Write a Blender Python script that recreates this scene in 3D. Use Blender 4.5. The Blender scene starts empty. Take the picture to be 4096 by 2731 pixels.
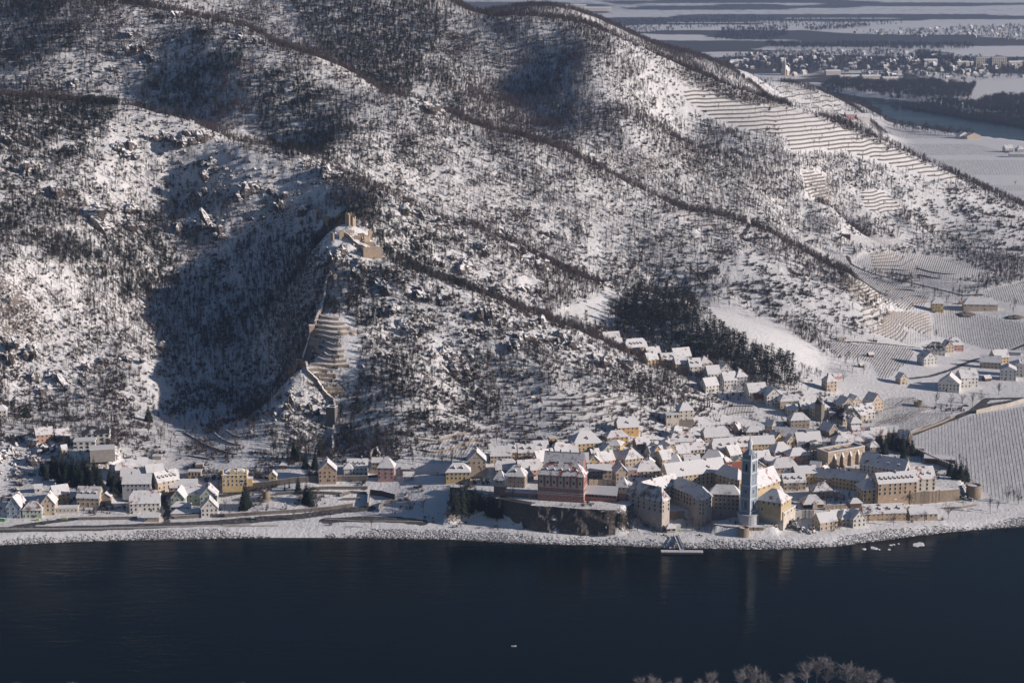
import bpy, bmesh, math, random
import numpy as np
from math import radians, sin, cos, tan, atan2, pi, hypot

# ------------------------------------------------------------------ camera, sky, sun, exposure
SC = bpy.context.scene
COL = SC.collection
F = 7600.0; PITCH = radians(12.0); HC = 400.0          # focal length and position read off the photograph (4096 px wide)
CP, SP = cos(PITCH), sin(PITCH)
cam_d = bpy.data.cameras.new('camera'); cam = bpy.data.objects.new('camera', cam_d); COL.objects.link(cam)
cam.location = (0, 0, HC); cam.rotation_euler = (radians(90) - PITCH, 0, 0)
cam_d.sensor_width = 36.0; cam_d.lens = 36.0 * F / 4096.0
cam_d.clip_start = 1.0; cam_d.clip_end = 80000.0
SC.camera = cam

SUN_EL, SUN_AZ = radians(19.5), radians(-12)              # azimuth from +x, towards the viewer
world = bpy.data.worlds.new('World'); SC.world = world; world.use_nodes = True
wn = world.node_tree.nodes; wl = world.node_tree.links
sky = wn.new('ShaderNodeTexSky'); sky.sky_type = 'NISHITA'; sky.sun_disc = False
sky.sun_elevation = SUN_EL; sky.sun_rotation = pi / 2 - SUN_AZ
sky.altitude = 200; sky.air_density = 1.0; sky.dust_density = 0.6; sky.ozone_density = 4.0
wl.new(sky.outputs[0], wn['Background'].inputs[0]); wn['Background'].inputs[1].default_value = 0.05
sun_d = bpy.data.lights.new('sun', 'SUN'); sun = bpy.data.objects.new('sun', sun_d); COL.objects.link(sun)
sun_d.energy = 5.0; sun_d.angle = radians(0.5); sun_d.color = (1.0, 0.89, 0.81)
sx, sy, sz = cos(SUN_EL) * cos(SUN_AZ), cos(SUN_EL) * sin(SUN_AZ), sin(SUN_EL)
sun.rotation_euler = (pi / 2 - SUN_EL, 0, atan2(sy, sx) + pi / 2)
sun.location = (sx * 3000, sy * 3000, sz * 3000)
SC.view_settings.view_transform = 'Standard'; SC.view_settings.look = 'None'
SC.view_settings.gamma = 1.0; SC.view_settings.use_curve_mapping = False
SC.view_settings.exposure = 0.04
SC.cycles.max_bounces = 4; SC.cycles.diffuse_bounces = 2; SC.cycles.glossy_bounces = 2
SC.cycles.transmission_bounces = 2; SC.cycles.volume_bounces = 0; SC.cycles.transparent_max_bounces = 4
SC.cycles.use_denoising = True; SC.cycles.denoiser = 'OPENIMAGEDENOISE'; SC.cycles.denoising_prefilter = 'ACCURATE'; SC.cycles.denoising_input_passes = 'RGB_ALBEDO_NORMAL'
SC.cycles.caustics_reflective = False; SC.cycles.caustics_refractive = False
random.seed(7); RNG = np.random.default_rng(7)

# ------------------------------------------------------------------ photograph -> place
def ray(px, py):
    u = (px - 2048.0) / F; v = (1365.5 - py) / F
    return u, CP + v * SP, -SP + v * CP
def atz(px, py, z):
    a, b, c = ray(px, py); t = (z - HC) / c
    return a * t, b * t, z
def aty(px, py, Y):
    a, b, c = ray(px, py); t = Y / b
    return a * t, Y, HC + c * t
def pix(x, y, z):
    dz = z - HC
    d = y * CP - dz * SP; up = y * SP + dz * CP
    return 2048.0 + F * x / d, 1365.5 - F * up / d
# ------------------------------------------------------------------ terrain: survey points read off the photograph
CPTS = []
def P(*pts):                    # (px, py, height above the river)
    for a, b, z in pts: CPTS.append(atz(a, b, z))
def Q(*pts):                    # (px column, distance, height): ground that the photograph hides
    for a, Y, z in pts: CPTS.append(((a - 2048.0) / F * Y / 0.985, Y, z))
def R(*pts):                    # (px, py, distance)
    for a, b, Y in pts: CPTS.append(aty(a, b, Y))
SHORE_PX = [(-900,2215),(-400,2195),(0,2178),(400,2162),(1000,2150),(1300,2150),(1800,2156),(2100,2172),(2500,2182),(2700,2190),(3100,2196),
            (3350,2184),(3600,2150),(3800,2126),(4096,2105),(4500,2080),(5200,2040)]
SHORE = np.array([atz(a, b, 0.0)[:2] for a, b in SHORE_PX])
# banks, road, lower village
P((-700,2120,6),(-300,2100,6),(0,2080,6),(500,2052,6.5),(1000,2062,7),(1500,2085,7),(1800,2108,6.5),(2000,2118,6),(2400,2145,5),(2900,2135,5),(3300,2125,5),(3700,2065,5.5),(4096,2010,7),(4500,1985,8))
P((200,1995,9),(0,1950,11),(500,1905,15),(700,1860,18),(930,1880,19),(930,1990,9),(1200,1918,19),(1200,2000,10),(1500,1908,20),(1500,2005,9),(1900,1925,22),(1740,1985,15),(1740,2060,7),(1900,2060,9),
  (350,1765,30),(50,1760,30),(-300,1800,32),(-300,2000,10))
P((2060,2000,22),(2200,2010,22),(2450,2020,20),(2200,1900,23),(2500,1850,19),(2750,2005,9),(2600,2085,6),(2800,1905,12),(3000,1900,11),(3100,2075,6),(3300,2080,7),(3500,1950,10),(3600,1800,10),(3850,1970,9),(3300,1800,13),(3000,1750,15),(2900,1800,16))
P((2700,1650,29),(2300,1720,33),(2000,1780,27),(1900,1650,38),(1900,1500,58),(1500,1780,30),(1600,1650,45),(1650,1450,72),(2200,1500,58),(2500,1560,45),(2900,1600,26),(3200,1620,22))
# right plain, vineyards
P((4000,1650,12),(3700,1980,10),(4096,1800,10),(4096,1500,13),(3750,1450,15),(4500,1500,12),(4600,1850,10),(3500,1550,18),(3600,1250,28),(4096,1250,22),(4700,1250,18),(3800,1100,40),(4096,1045,34),(3643,956,50),(3363,943,56),(3300,1020,52),(3450,1150,38),(4600,1000,25),(3300,1480,24))
# castle spur, wall spur
P((1310,1000,142),(1375,900,158),(1440,880,155),(1500,1020,138),(1700,1160,116),(1900,1230,103),(2080,1270,91),(2280,1330,76),(2480,1440,58),(2600,1500,47),(2750,1550,36))
P((1330,1650,42),(1330,1600,48),(1200,1450,75),(1290,1150,116),(1235,1300,95),(1320,1740,28),(1800,1380,78)); R((1420,1500,1441),(1285,1535,1441),(1440,1300,1501),(1550,1350,1500),(1335,1300,1498),(1310,1400,1466),(1420,1400,1466),(1330,1500,1441),(1380,1580,1436))
# valley left of the wall and slopes beyond
P((800,1760,23),(735,1560,34),(1130,1500,48),(1180,1620,34),(1000,1650,27)); R((775,1350,1605),(880,1180,1690),(1020,1040,1722),(1150,950,1742),(1000,1400,1578),(1100,1200,1640),(620,1440,1545))
P((300,1100,118),(0,1120,125),(400,1350,74),(100,1350,80),(100,1500,54),(400,1550,44),(-300,1300,92),(-300,1000,135))
R((600,1000,1735),(560,860,1790),(400,720,1800),(0,700,1760),(700,760,1825),(500,570,1860),(900,640,1825),(1050,800,1775),(150,800,1735),(250,600,1830),(-400,600,1760),(850,900,1765),(380,900,1715))
# first crest
R((-500,380,1960),(0,390,1940),(260,405,1935),(520,420,1925),(700,465,1905),(835,520,1885),(1030,570,1855),(1200,610,1830),(1340,665,1792),(1480,750,1748),(1700,850,1750),(1915,940,1743),(2090,1010,1765),(2330,1115,1764),(2490,1165,1776))
P((2550,1235,64),(2650,1200,66))
Q((1900,1635,89),(2150,1640,75),(1600,1650,122),(2400,1640,58))
# behind the first crest
Q((-300,2060,222),(200,2040,212),(700,1990,195),(1100,1920,175),(1480,1830,150),(1800,1830,122),(2100,1840,95),(2400,1850,72),(2700,1850,58))
# pine knoll, snow meadow, upper street
P((2440,1385,50),(2700,1460,42),(3000,1550,33),(2750,1250,68),(2900,1270,63),(3080,1320,52),(3200,1390,40),(3370,1480,25),(2600,1330,56),(3000,1430,44))
Q((3000,1770,44),(3250,1760,32))
# second crest and its slopes
P((-400,-200,350),(100,-150,340)); R((350,-50,2330),(630,42,2250),(821,83,2200),(982,113,2160),(1131,185,2130),(1300,238,2090),(1538,381,2040),(1687,405,2020),(1895,524,1985),(2100,570,1970),(2371,667,1978),(2490,726,1976),(2610,786,1974),(2700,827,1970),(2860,860,1968),(2980,890,1966),(3109,945,1945),(3300,1075,1900),(3490,1155,1880),(3541,1240,1872))
Q((100,2500,350),(800,2350,268),(1300,2200,238),(1700,2150,200),(2100,2100,165),(2500,2100,118),(2800,2080,88),(3050,2050,68))
R((950,330,2040),(1230,420,1995),(1400,560,1900),(1150,500,1955),(600,250,2130),(250,200,2150)); P((2900,1100,72),(2700,1000,92))
# third crest
P((1300,-120,340),(1681,-10,315),(1836,36,308),(2133,95,294),(2312,131,284),(2490,196,265),(2610,256,247),(2728,306,231),(2900,360,214),(3078,408,199),(3238,459,184),(3391,529,163),(3556,593,142),(3748,670,116),(3875,733,98),(3977,778,84),(4096,823,69),(4400,930,40))
Q((1300,2950,300),(1700,2800,262),(2133,2620,240),(2490,2600,200),(2800,2600,150),(3100,2600,110),(3391,2580,75),(3700,2570,45),(4000,2560,25),(4300,2450,20),(2600,2750,120),(3000,2750,60))
R((1560,300,2280),(1690,360,2235),(1500,150,2420),(2330,250,2310),(2460,420,2225),(2540,580,2140),(2000,360,2330),(2180,480,2230),(2180,300,2345),(1850,400,2230),(1780,480,2160),(1950,520,2150),(2300,600,2110))
R((2750,560,2270),(2950,560,2275),(3150,560,2290),(2800,760,2130),(3000,760,2150),(3200,880,2150),(3250,700,2250),(3400,760,2270),(3560,800,2290),(3420,880,2225),(3600,860,2265),(3800,860,2295),(3720,930,2255),(3950,950,2240),(3330,830,2185),(3650,880,2235))
# fourth crest, falling to the far river
Q((1700,3300,262),(1500,3100,290),(1900,3250,250),(2200,3600,150),(2133,2950,284),(2431,3000,261),(2700,3200,210),(3008,3500,150),(3150,3680,117),(3238,3800,102),(3340,4050,60),(3400,4250,22),(2133,3500,180),(2700,3800,100),(3008,4100,60),(3300,4500,8),(2000,4200,110),(2500,4600,20))
P((2855,255,192),(3100,420,118),(3230,450,80),(3330,490,30))
# far plain
Q((3500,3500,14),(3800,3100,14),(4200,2800,14),(4700,2700,14),(4100,2620,15),(3600,3000,15),(3300,3300,18),(5200,3000,12),(5200,2200,12),(5200,1700,12),(5200,1450,9),(4600,3600,8),(4000,4300,8),(3400,5200,8),(5000,5000,8),(2800,5600,8),(2200,5800,12),(1200,5600,12),(-800,2600,300),(-1000,2000,260),(-1000,1600,120),(-900,1400,30))
CP3 = np.array(CPTS)

def _tps_kernel(d2):
    return np.where(d2 > 0, 0.5 * d2 * np.log(np.maximum(d2, 1e-12)), 0.0)
_XY = CP3[:, :2] / 500.0; _n = len(_XY)
_K = _tps_kernel(((_XY[:, None] - _XY[None]) ** 2).sum(-1)) + np.eye(_n) * 6e-4
_Pm = np.hstack([np.ones((_n, 1)), _XY])
_A = np.block([[_K, _Pm], [_Pm.T, np.zeros((3, 3))]])
_W = np.linalg.solve(_A, np.concatenate([CP3[:, 2], np.zeros(3)]))
def tps(x, y):
    sh = x.shape; q = np.stack([x.ravel(), y.ravel()], 1) / 500.0
    out = np.empty(len(q))
    for i in range(0, len(q), 40000):
        c = q[i:i + 40000]
        out[i:i + 40000] = _tps_kernel(((c[:, None] - _XY[None]) ** 2).sum(-1)) @ _W[:_n] + _W[_n] + c @ _W[_n + 1:]
    return out.reshape(sh)
def _hash(ix, iy, s):
    h = (ix.astype(np.int64) * 374761393 + iy.astype(np.int64) * 668265263 + s * 974634777) & 0x7fffffff
    h = ((h ^ (h >> 13)) * 1274126177) & 0x7fffffff
    return ((h ^ (h >> 16)) & 0xffff) / 65535.0
def vnoise(x, y, s=0):
    ix = np.floor(x); iy = np.floor(y); fx = x - ix; fy = y - iy
    fx = fx * fx * fx * (fx * (fx * 6 - 15) + 10); fy = fy * fy * fy * (fy * (fy * 6 - 15) + 10)
    a = _hash(ix, iy, s); b = _hash(ix + 1, iy, s); c = _hash(ix, iy + 1, s); d = _hash(ix + 1, iy + 1, s)
    return (a * (1 - fx) + b * fx) * (1 - fy) + (c * (1 - fx) + d * fx) * fy
def fbm(x, y, sc, octv=4, s=0, ridge=False):
    o = np.zeros_like(x); amp = 1.0; tot = 0
    for k in range(octv):
        n = vnoise(x / sc + 17.3 * k, y / sc - 9.1 * k, s + k)
        if ridge: n = 1 - np.abs(2 * n - 1)
        o += amp * n; tot += amp; amp *= 0.5; sc *= 0.5
    return o / tot
def sstep(a, b, x):
    t = np.clip((x - a) / (b - a), 0, 1); return t * t * (3 - 2 * t)
def shore_y(x):
    return np.interp(x, SHORE[:, 0], SHORE[:, 1])

def in_poly(px, py, poly):
    ins = np.zeros(px.shape, bool); n = len(poly)
    for i in range(n):
        x0, y0 = poly[i]; x1, y1 = poly[(i + 1) % n]
        c = ((y0 > py) != (y1 > py)) & (px < (x1 - x0) * (py - y0) / ((y1 - y0) + 1e-9) + x0)
        ins ^= c
    return ins
def poly_dist(px, py, poly):
    d = np.full(px.shape, 1e9); n = len(poly)
    for i in range(n):
        x0, y0 = poly[i]; x1, y1 = poly[(i + 1) % n]
        dx, dy = x1 - x0, y1 - y0; L = dx * dx + dy * dy + 1e-9
        t = np.clip(((px - x0) * dx + (py - y0) * dy) / L, 0, 1)
        d = np.minimum(d, np.hypot(px - x0 - t * dx, py - y0 - t * dy))
    return np.where(in_poly(px, py, poly), -d, d)

# grid: even where the village and the near hills stand, coarser farther off
def grow(a, b, s0, r):
    o = [a]; s = s0
    while abs(o[-1] - a) < abs(b - a): o.append(o[-1] + math.copysign(s, b - a)); s *= r
    return o[1:]
xs = np.arange(-560, 741, 2.5)
XS = np.array(grow(-560, -32000, 3.0, 1.09)[::-1] + list(xs) + grow(740, 32000, 3.0, 1.055))
ys = np.concatenate([np.arange(1190, 2101, 2.4), np.arange(2103, 2460, 3.4)])
YS = np.array(list(ys) + grow(ys[-1], 60000, 4.0, 1.022))
GX, GY = np.meshgrid(XS, YS)
near = (np.abs(GX) < 1400) & (GY < 6500)
Z0 = np.full(GX.shape, 8.0)
Z0[near] = tps(GX[near], GY[near])
fade = sstep(5200, 6300, GY) ; fade = np.maximum(fade, sstep(900, 1350, np.abs(GX)))
Z0 = Z0 * (1 - fade) + (9.0 + 0 * GX) * fade
# the high ground goes on to the left beyond the frame
leftland = sstep(-500, -1100, GX) * sstep(1450, 2000, GY) * sstep(7000, 4000, GY)
Z0 = np.maximum(Z0, leftland * 260)
# ---- shape: folds, rocky relief, bank, platforms
hill = sstep(34, 60, Z0) * (1 - fade)
PXG, PYG = pix(GX, GY, Z0)
VINE_POLYS = [  # (outline in the photograph, row direction in degrees from +x, row spacing, plant spacing)
    ([(3585,1830),(3640,1740),(3900,1660),(4130,1625),(4200,2010),(4000,2000),(3860,1930),(3740,1860)], 78, 2.6, 1.3),
    ([(3490,1700),(3600,1655),(3810,1650),(3810,1680),(3590,1740)], 60, 2.4, 1.3),
    ([(3480,1625),(3560,1595),(3650,1590),(3720,1630),(3600,1700),(3470,1690)], 20, 2.2, 1.3),
    ([(3735,1260),(3790,1235),(4130,1300),(4130,1400),(3960,1400),(3870,1375),(3730,1340)], 80, 2.4, 1.3),
    ([(3930,1170),(4000,1150),(4130,1120),(4130,1230),(4020,1210),(3930,1190)], 82, 2.4, 1.3),
    ([(3400,1060),(3450,1020),(3560,1010),(3760,1030),(3960,1090),(3920,1110),(3800,1125),(3650,1115),(3480,1090)], 75, 2.4, 1.3),
    ([(3640,1140),(3720,1125),(3900,1140),(3900,1160),(3850,1175),(3700,1160)], 10, 2.4, 1.4),
    ([(3270,990),(3400,1050),(3500,1110),(3720,1180),(3700,1230),(3620,1245),(3480,1180),(3380,1080)], 70, 2.4, 1.3),
    ([(3560,1250),(3680,1240),(3720,1300),(3730,1360),(3640,1380),(3520,1340)], 78, 2.4, 1.3),
    ([(3300,1370),(3450,1365),(3590,1385),(3660,1400),(3640,1440),(3560,1510),(3520,1520),(3480,1450),(3330,1420)], 72, 2.2, 1.3),
    ([(3400,940),(3640,960),(3620,985),(3480,1000),(3370,975)], 5, 2.6, 1.5),
    ([(1648,1752),(1915,1738),(1930,1775),(1900,1830),(1690,1830)], 80, 2.2, 1.4),
    ([(2880,1605),(3010,1615),(3020,1665),(2890,1660)], 78, 2.2, 1.4),
    ([(2045,1720),(2145,1725),(2145,1765),(2045,1765)], 5, 2.4, 1.4)]
vine = np.zeros(GX.shape)
for poly, a, b, c in VINE_POLYS: vine = np.maximum(vine, sstep(6, -2, poly_dist(PXG, PYG, poly)))
MEADOW = [[(2770,1250),(2800,1215),(2950,1240),(3130,1310),(3250,1390),(3380,1480),(3330,1490),(3200,1480),(3060,1410),(2900,1330)], [(2210,1270),(2300,1215),(2440,1160),(2540,1165),(2440,1240),(2440,1290),(2330,1290)]]
meadow = np.zeros(GX.shape)
for poly in MEADOW: meadow = np.maximum(meadow, sstep(25, -10, poly_dist(PXG, PYG, poly)))
SCRUB = [[(2880,1060),(3020,1010),(3200,1100),(3400,1180),(3530,1260),(3480,1310),(3350,1320),(3100,1260),(2920,1180)], [(3640,850),(3700,780),(3900,770),(4130,860),(4130,1040),(3950,1000),(3740,930)]]
scrub = np.zeros(GX.shape)
for poly in SCRUB: scrub = np.maximum(scrub, sstep(25, -25, poly_dist(PXG, PYG, poly)))
TERRACED = [[(1255,1255),(1405,1268),(1440,1350),(1410,1470),(1390,1590),(1330,1605),(1205,1465),(1240,1340)], [(2734,357),(2855,383),(3008,440),(3129,434),(3289,472),(3391,542),(3556,612),(3862,733),(3748,722),(3556,660),(3365,606),(3161,606),(3148,548),(3008,529),(2842,472),(2747,408)],
            [(3206,689),(3290,695),(3312,790),(3300,820),(3240,800),(3215,740)], [(3455,772),(3530,765),(3590,810),(3612,852),(3480,855),(3440,800)], [(2180,1590),(2400,1570),(2540,1590),(2560,1690),(2400,1720),(2180,1700)], [(1650,1740),(1930,1730),(1950,1830),(1690,1830)], [(640,1690),(760,1680),(960,1740),(960,1830),(800,1845),(660,1800)]]
terraced = np.zeros(GX.shape)
for poly in TERRACED: terraced = np.maximum(terraced, sstep(20, -6, poly_dist(PXG, PYG, poly)))
smooth = np.clip(np.maximum(np.maximum(meadow, vine), 0.95 * terraced) + 0.6 * scrub, 0, 1)
big = fbm(GX, GY, 130, 3, 11) - 0.5
mid = fbm(GX + 0.4 * GY, GY, 46, 3, 5, True) - 0.62
rough = fbm(GX, GY, 13, 3, 23, True) - 0.6
nearer = 1 - 0.55 * sstep(1780, 1980, GY) - 0.2 * sstep(2600, 2900, GY)
amp = hill * (1 - smooth) * sstep(5200, 3600, GY)
fold = fbm(GX + 0.30 * GY, GY * 0.20, 120, 2, 15) - 0.5      # gullies running down the slopes
Z = Z0 + amp * (nearer * (13 * fold * sstep(1480, 1700, GY) + 8 * big + 6.5 * mid) + 4.0 * rough * (0.4 + 0.6 * nearer)) + 0.25 * (1 - hill) * (fbm(GX, GY, 9, 2, 3) - 0.5)
# river bank
SHY = shore_y(GX) + 2.6 * (fbm(GX, GX * 0 + 3.0, 26, 3, 71) - 0.5)
dsh = GY - SHY
prof = np.where(dsh < 0, dsh * 0.3, np.where(dsh < 9, dsh * 0.42, 3.8 + (dsh - 9) * 0.12))
wb = sstep(34, 14, dsh)
Z = np.where(GY < 1500, prof * wb + Z * (1 - wb), Z)
# platforms cut or built into the ground: (outline in the photograph at its level, level, edge width)
PLATS = [([(1790,2000),(1900,1985),(2040,1990),(2100,2012),(2230,2022),(2420,2034),(2490,2032),(2560,1980),(2500,1900),(2200,1880),(2060,1870),(1960,1900),(1880,1910)], 21.5, 3.0),
         ([(400,1955),(800,1925),(1250,1912),(1550,1905),(1800,1912),(1990,1935),(1990,1918),(1800,1896),(1500,1892),(1200,1900),(800,1908),(400,1935)], 18.5, 3.0),
         ([(3610,1975),(3730,1968),(3850,1950),(3850,1915),(3740,1895),(3640,1880),(3560,1915),(3510,1965)], 15.5, 2.5),
         ([(2680,2045),(2760,2040),(2790,2000),(2720,1960),(2660,1990)], 12.5, 2.5),
         ([(2855,2106),(2960,2112),(3105,2112),(3110,2085),(2960,2060),(2850,2085)], 9.0, 1.5),
         ([(250,1795),(290,1760),(450,1755),(470,1790),(410,1815),(350,1820)], 30, 3.0)]
for poly, lv, ew in PLATS:
    wpoly = [atz(a, b, lv)[:2] for a, b in poly]
    box = (GX > min(p[0] for p in wpoly) - 20) & (GX < max(p[0] for p in wpoly) + 20) & (GY > min(p[1] for p in wpoly) - 20) & (GY < max(p[1] for p in wpoly) + 20)
    d = poly_dist(GX[box], GY[box], wpoly); w = sstep(ew, -0.5, d); Z[box] = Z[box] * (1 - w) + lv * w
# the distant plain is flat
PLAIN = [(770,2560),(715,3000),(700,3500),(745,3900),(830,4300),(760,4800),(300,5400),(-600,6300),(-600,9000),(4000,9000),(4000,2200),(1000,2430)]
w = sstep(60, -60, poly_dist(GX, GY, PLAIN)); Z = Z * (1 - w) + 10.0 * w
# distant river: a bed sunk into the plain
FARRIV = [atz(a, b, 4)[:2] for a, b in [(3235,352),(3330,368),(3420,386),(3632,404),(3866,458),(4096,490),(4400,530),(4800,600),(4900,760),(4500,640),(4096,568),(3841,541),(3637,500),(3500,480),(3429,463),(3373,424),(3300,390)]]
d = poly_dist(GX, GY, FARRIV); w = sstep(25, -15, d); Z = Z * (1 - w) + (-2.0) * w
# distant hills closing the plain
farh = sstep(9000, 15000, GY) * (40 + 260 * fbm(GX, GY, 5200, 3, 91)) * sstep(-200, 900, GX * 0 + 900)
Z = Z + farh * 0.35
ZG = Z

def ground(x, y):
    x = np.asarray(x, float); y = np.asarray(y, float)
    i = np.clip(np.searchsorted(XS, x) - 1, 0, len(XS) - 2); j = np.clip(np.searchsorted(YS, y) - 1, 0, len(YS) - 2)
    fx = np.clip((x - XS[i]) / (XS[i + 1] - XS[i]), 0, 1); fy = np.clip((y - YS[j]) / (YS[j + 1] - YS[j]), 0, 1)
    return (ZG[j, i] * (1 - fx) + ZG[j, i + 1] * fx) * (1 - fy) + (ZG[j + 1, i] * (1 - fx) + ZG[j + 1, i + 1] * fx) * fy
_MARCH = np.concatenate([np.arange(1195, 2600, 0.8), np.arange(2600, 9000, 5.0)])
def hit(px, py, h=0.0, y0=1195.0):
    """the place on the ground that the photograph shows at (px, py); h: the point stands that far above its ground"""
    a, b, c = ray(px, py); t = _MARCH[_MARCH >= y0] / b
    X, Yv, Zv = a * t, b * t, HC + c * t - h
    below = np.nonzero(Zv <= np.maximum(ground(X, Yv), 0.0))[0]
    k = below[0] if len(below) else len(t) - 1
    return float(X[k]), float(Yv[k]), float(max(ground(X[k], Yv[k]), 0.0))

# ------------------------------------------------------------------ materials
def mat(name):
    m = bpy.data.materials.new(name); m.use_nodes = True
    nt = m.node_tree; b = nt.nodes['Principled BSDF']; b.inputs['Roughness'].default_value = 0.85
    b.inputs['Specular IOR Level'].default_value = 0.2
    return m, nt, b
def nd(nt, t, **kw):
    n = nt.nodes.new(t)
    for k, v in kw.items():
        if k.startswith('i_'): n.inputs[k[2:]].default_value = v
        else: setattr(n, k, v)
    return n
def mixc(nt, fac, a, b):
    n = nt.nodes.new('ShaderNodeMix'); n.data_type = 'RGBA'
    for s, v in ((0, fac), (6, a), (7, b)):
        if hasattr(v, 'links'): nt.links.new(v, n.inputs[s])
        else: n.inputs[s].default_value = v if s == 0 else (*v, 1)
    return n.outputs[2]
def noise(nt, scale, detail=3, rough=0.6, coord=None):
    n = nd(nt, 'ShaderNodeTexNoise'); n.inputs['Scale'].default_value = scale; n.inputs['Detail'].default_value = detail; n.inputs['Roughness'].default_value = rough
    if coord is not None: nt.links.new(coord, n.inputs['Vector'])
    return n.outputs[0]
def ramp(nt, v, lo, hi):
    n = nd(nt, 'ShaderNodeMapRange'); n.inputs[1].default_value = lo; n.inputs[2].default_value = hi
    if hasattr(lo, 'links'): pass
    nt.links.new(v, n.inputs[0]); return n.outputs[0]
def math_n(nt, op, a, b=None):
    n = nd(nt, 'ShaderNodeMath', operation=op)
    for i, v in enumerate((a, b)):
        if v is None: continue
        if hasattr(v, 'links'): nt.links.new(v, n.inputs[i])
        else: n.inputs[i].default_value = v
    return n.outputs[0]
SNOW = (0.80, 0.79, 0.80)
def terrain_material():
    m, nt, b = mat('snowy_ground'); L = nt.links
    geo = nd(nt, 'ShaderNodeNewGeometry'); pos = geo.outputs['Position']
    sep = nd(nt, 'ShaderNodeSeparateXYZ'); L.new(geo.outputs['Normal'], sep.inputs[0])
    def attr(n):
        a = nd(nt, 'ShaderNodeAttribute'); a.attribute_name = n; return a.outputs['Fac']
    wild = attr('wild')                                   # how much scrub, litter and stones stick out of the snow
    n1 = noise(nt, 0.42, 4, 0.72, pos); n2 = noise(nt, 0.035, 3, 0.6, pos)
    f = math_n(nt, 'ADD', n1, math_n(nt, 'MULTIPLY', math_n(nt, 'SUBTRACT', n2, 0.5), 0.7))
    thr = math_n(nt, 'SUBTRACT', 0.86, math_n(nt, 'MULTIPLY', wild, 0.36))
    bare = nd(nt, 'ShaderNodeMapRange'); L.new(math_n(nt, 'SUBTRACT', f, thr), bare.inputs[0]); bare.inputs[1].default_value = -0.02; bare.inputs[2].default_value = 0.10
    litter = mixc(nt, noise(nt, 0.9, 2, 0.5, pos), (0.050, 0.040, 0.036), (0.135, 0.105, 0.088))
    snow = mixc(nt, ramp(nt, noise(nt, 0.09, 3, 0.6, pos), 0.3, 0.75), SNOW, (0.70, 0.69, 0.69))
    c = mixc(nt, bare.outputs[0], snow, litter)
    rockc = mixc(nt, noise(nt, 0.6, 4, 0.7, pos), (0.09, 0.082, 0.080), (0.30, 0.25, 0.215))
    steep = math_n(nt, 'ADD', sep.outputs[2], math_n(nt, 'MULTIPLY', math_n(nt, 'SUBTRACT', noise(nt, 0.55, 5, 0.75, pos), 0.5), 1.3))
    rk = nd(nt, 'ShaderNodeMapRange'); L.new(steep, rk.inputs[0]); rk.inputs[1].default_value = 0.60; rk.inputs[2].default_value = 0.52
    c = mixc(nt, rk.outputs[0], c, rockc)
    road = attr('road')
    asph = mixc(nt, ramp(nt, noise(nt, 0.5, 3, 0.6, pos), 0.5, 0.8), (0.075, 0.072, 0.072), (0.30, 0.29, 0.29))
    rd = nd(nt, 'ShaderNodeMapRange'); L.new(math_n(nt, 'ADD', road, math_n(nt, 'MULTIPLY', math_n(nt, 'SUBTRACT', n1, 0.5), 0.5)), rd.inputs[0]); rd.inputs[1].default_value = 0.45; rd.inputs[2].default_value = 0.6
    c = mixc(nt, rd.outputs[0], c, asph)
    wood = attr('wood')                                   # distant leafless woods and ploughed strips on the plain
    wf = math_n(nt, 'ADD', wood, math_n(nt, 'MULTIPLY', math_n(nt, 'SUBTRACT', noise(nt, 0.02, 4, 0.7, pos), 0.5), 0.8))
    wr = nd(nt, 'ShaderNodeMapRange'); L.new(wf, wr.inputs[0]); wr.inputs[1].default_value = 0.40; wr.inputs[2].default_value = 0.62
    c = mixc(nt, wr.outputs[0], c, (0.085, 0.075, 0.072))
    L.new(c, b.inputs['Base Color'])
    bp = nd(nt, 'ShaderNodeBump'); bp.inputs['Strength'].default_value = 0.55; bp.inputs['Distance'].default_value = 1.6
    L.new(noise(nt, 0.33, 4, 0.65, pos), bp.inputs['Height']); L.new(bp.outputs[0], b.inputs['Normal'])
    return m
def grid_object(name, X, Y, Zz, material, attrs=()):
    me = bpy.data.meshes.new(name); ny, nx = X.shape
    me.vertices.add(nx * ny); me.vertices.foreach_set('co', np.stack([X, Y, Zz], -1).astype(np.float32).ravel())
    i = np.arange(nx * ny).reshape(ny, nx); q = np.stack([i[:-1, :-1], i[:-1, 1:], i[1:, 1:], i[1:, :-1]], -1).reshape(-1, 4)
    me.loops.add(q.size); me.loops.foreach_set('vertex_index', q.ravel().astype(np.int32)); me.polygons.add(len(q))
    me.polygons.foreach_set('loop_start', np.arange(0, q.size, 4, dtype=np.int32))
    me.polygons.foreach_set('use_smooth', np.ones(len(q), bool))
    me.update()
    for n, v in attrs:
        a = me.attributes.new(n, 'FLOAT', 'POINT'); a.data.foreach_set('value', v.astype(np.float32).ravel())
    me.materials.append(material)
    o = bpy.data.objects.new(name, me); COL.objects.link(o); o['kind'] = 'structure'
    return o
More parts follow.
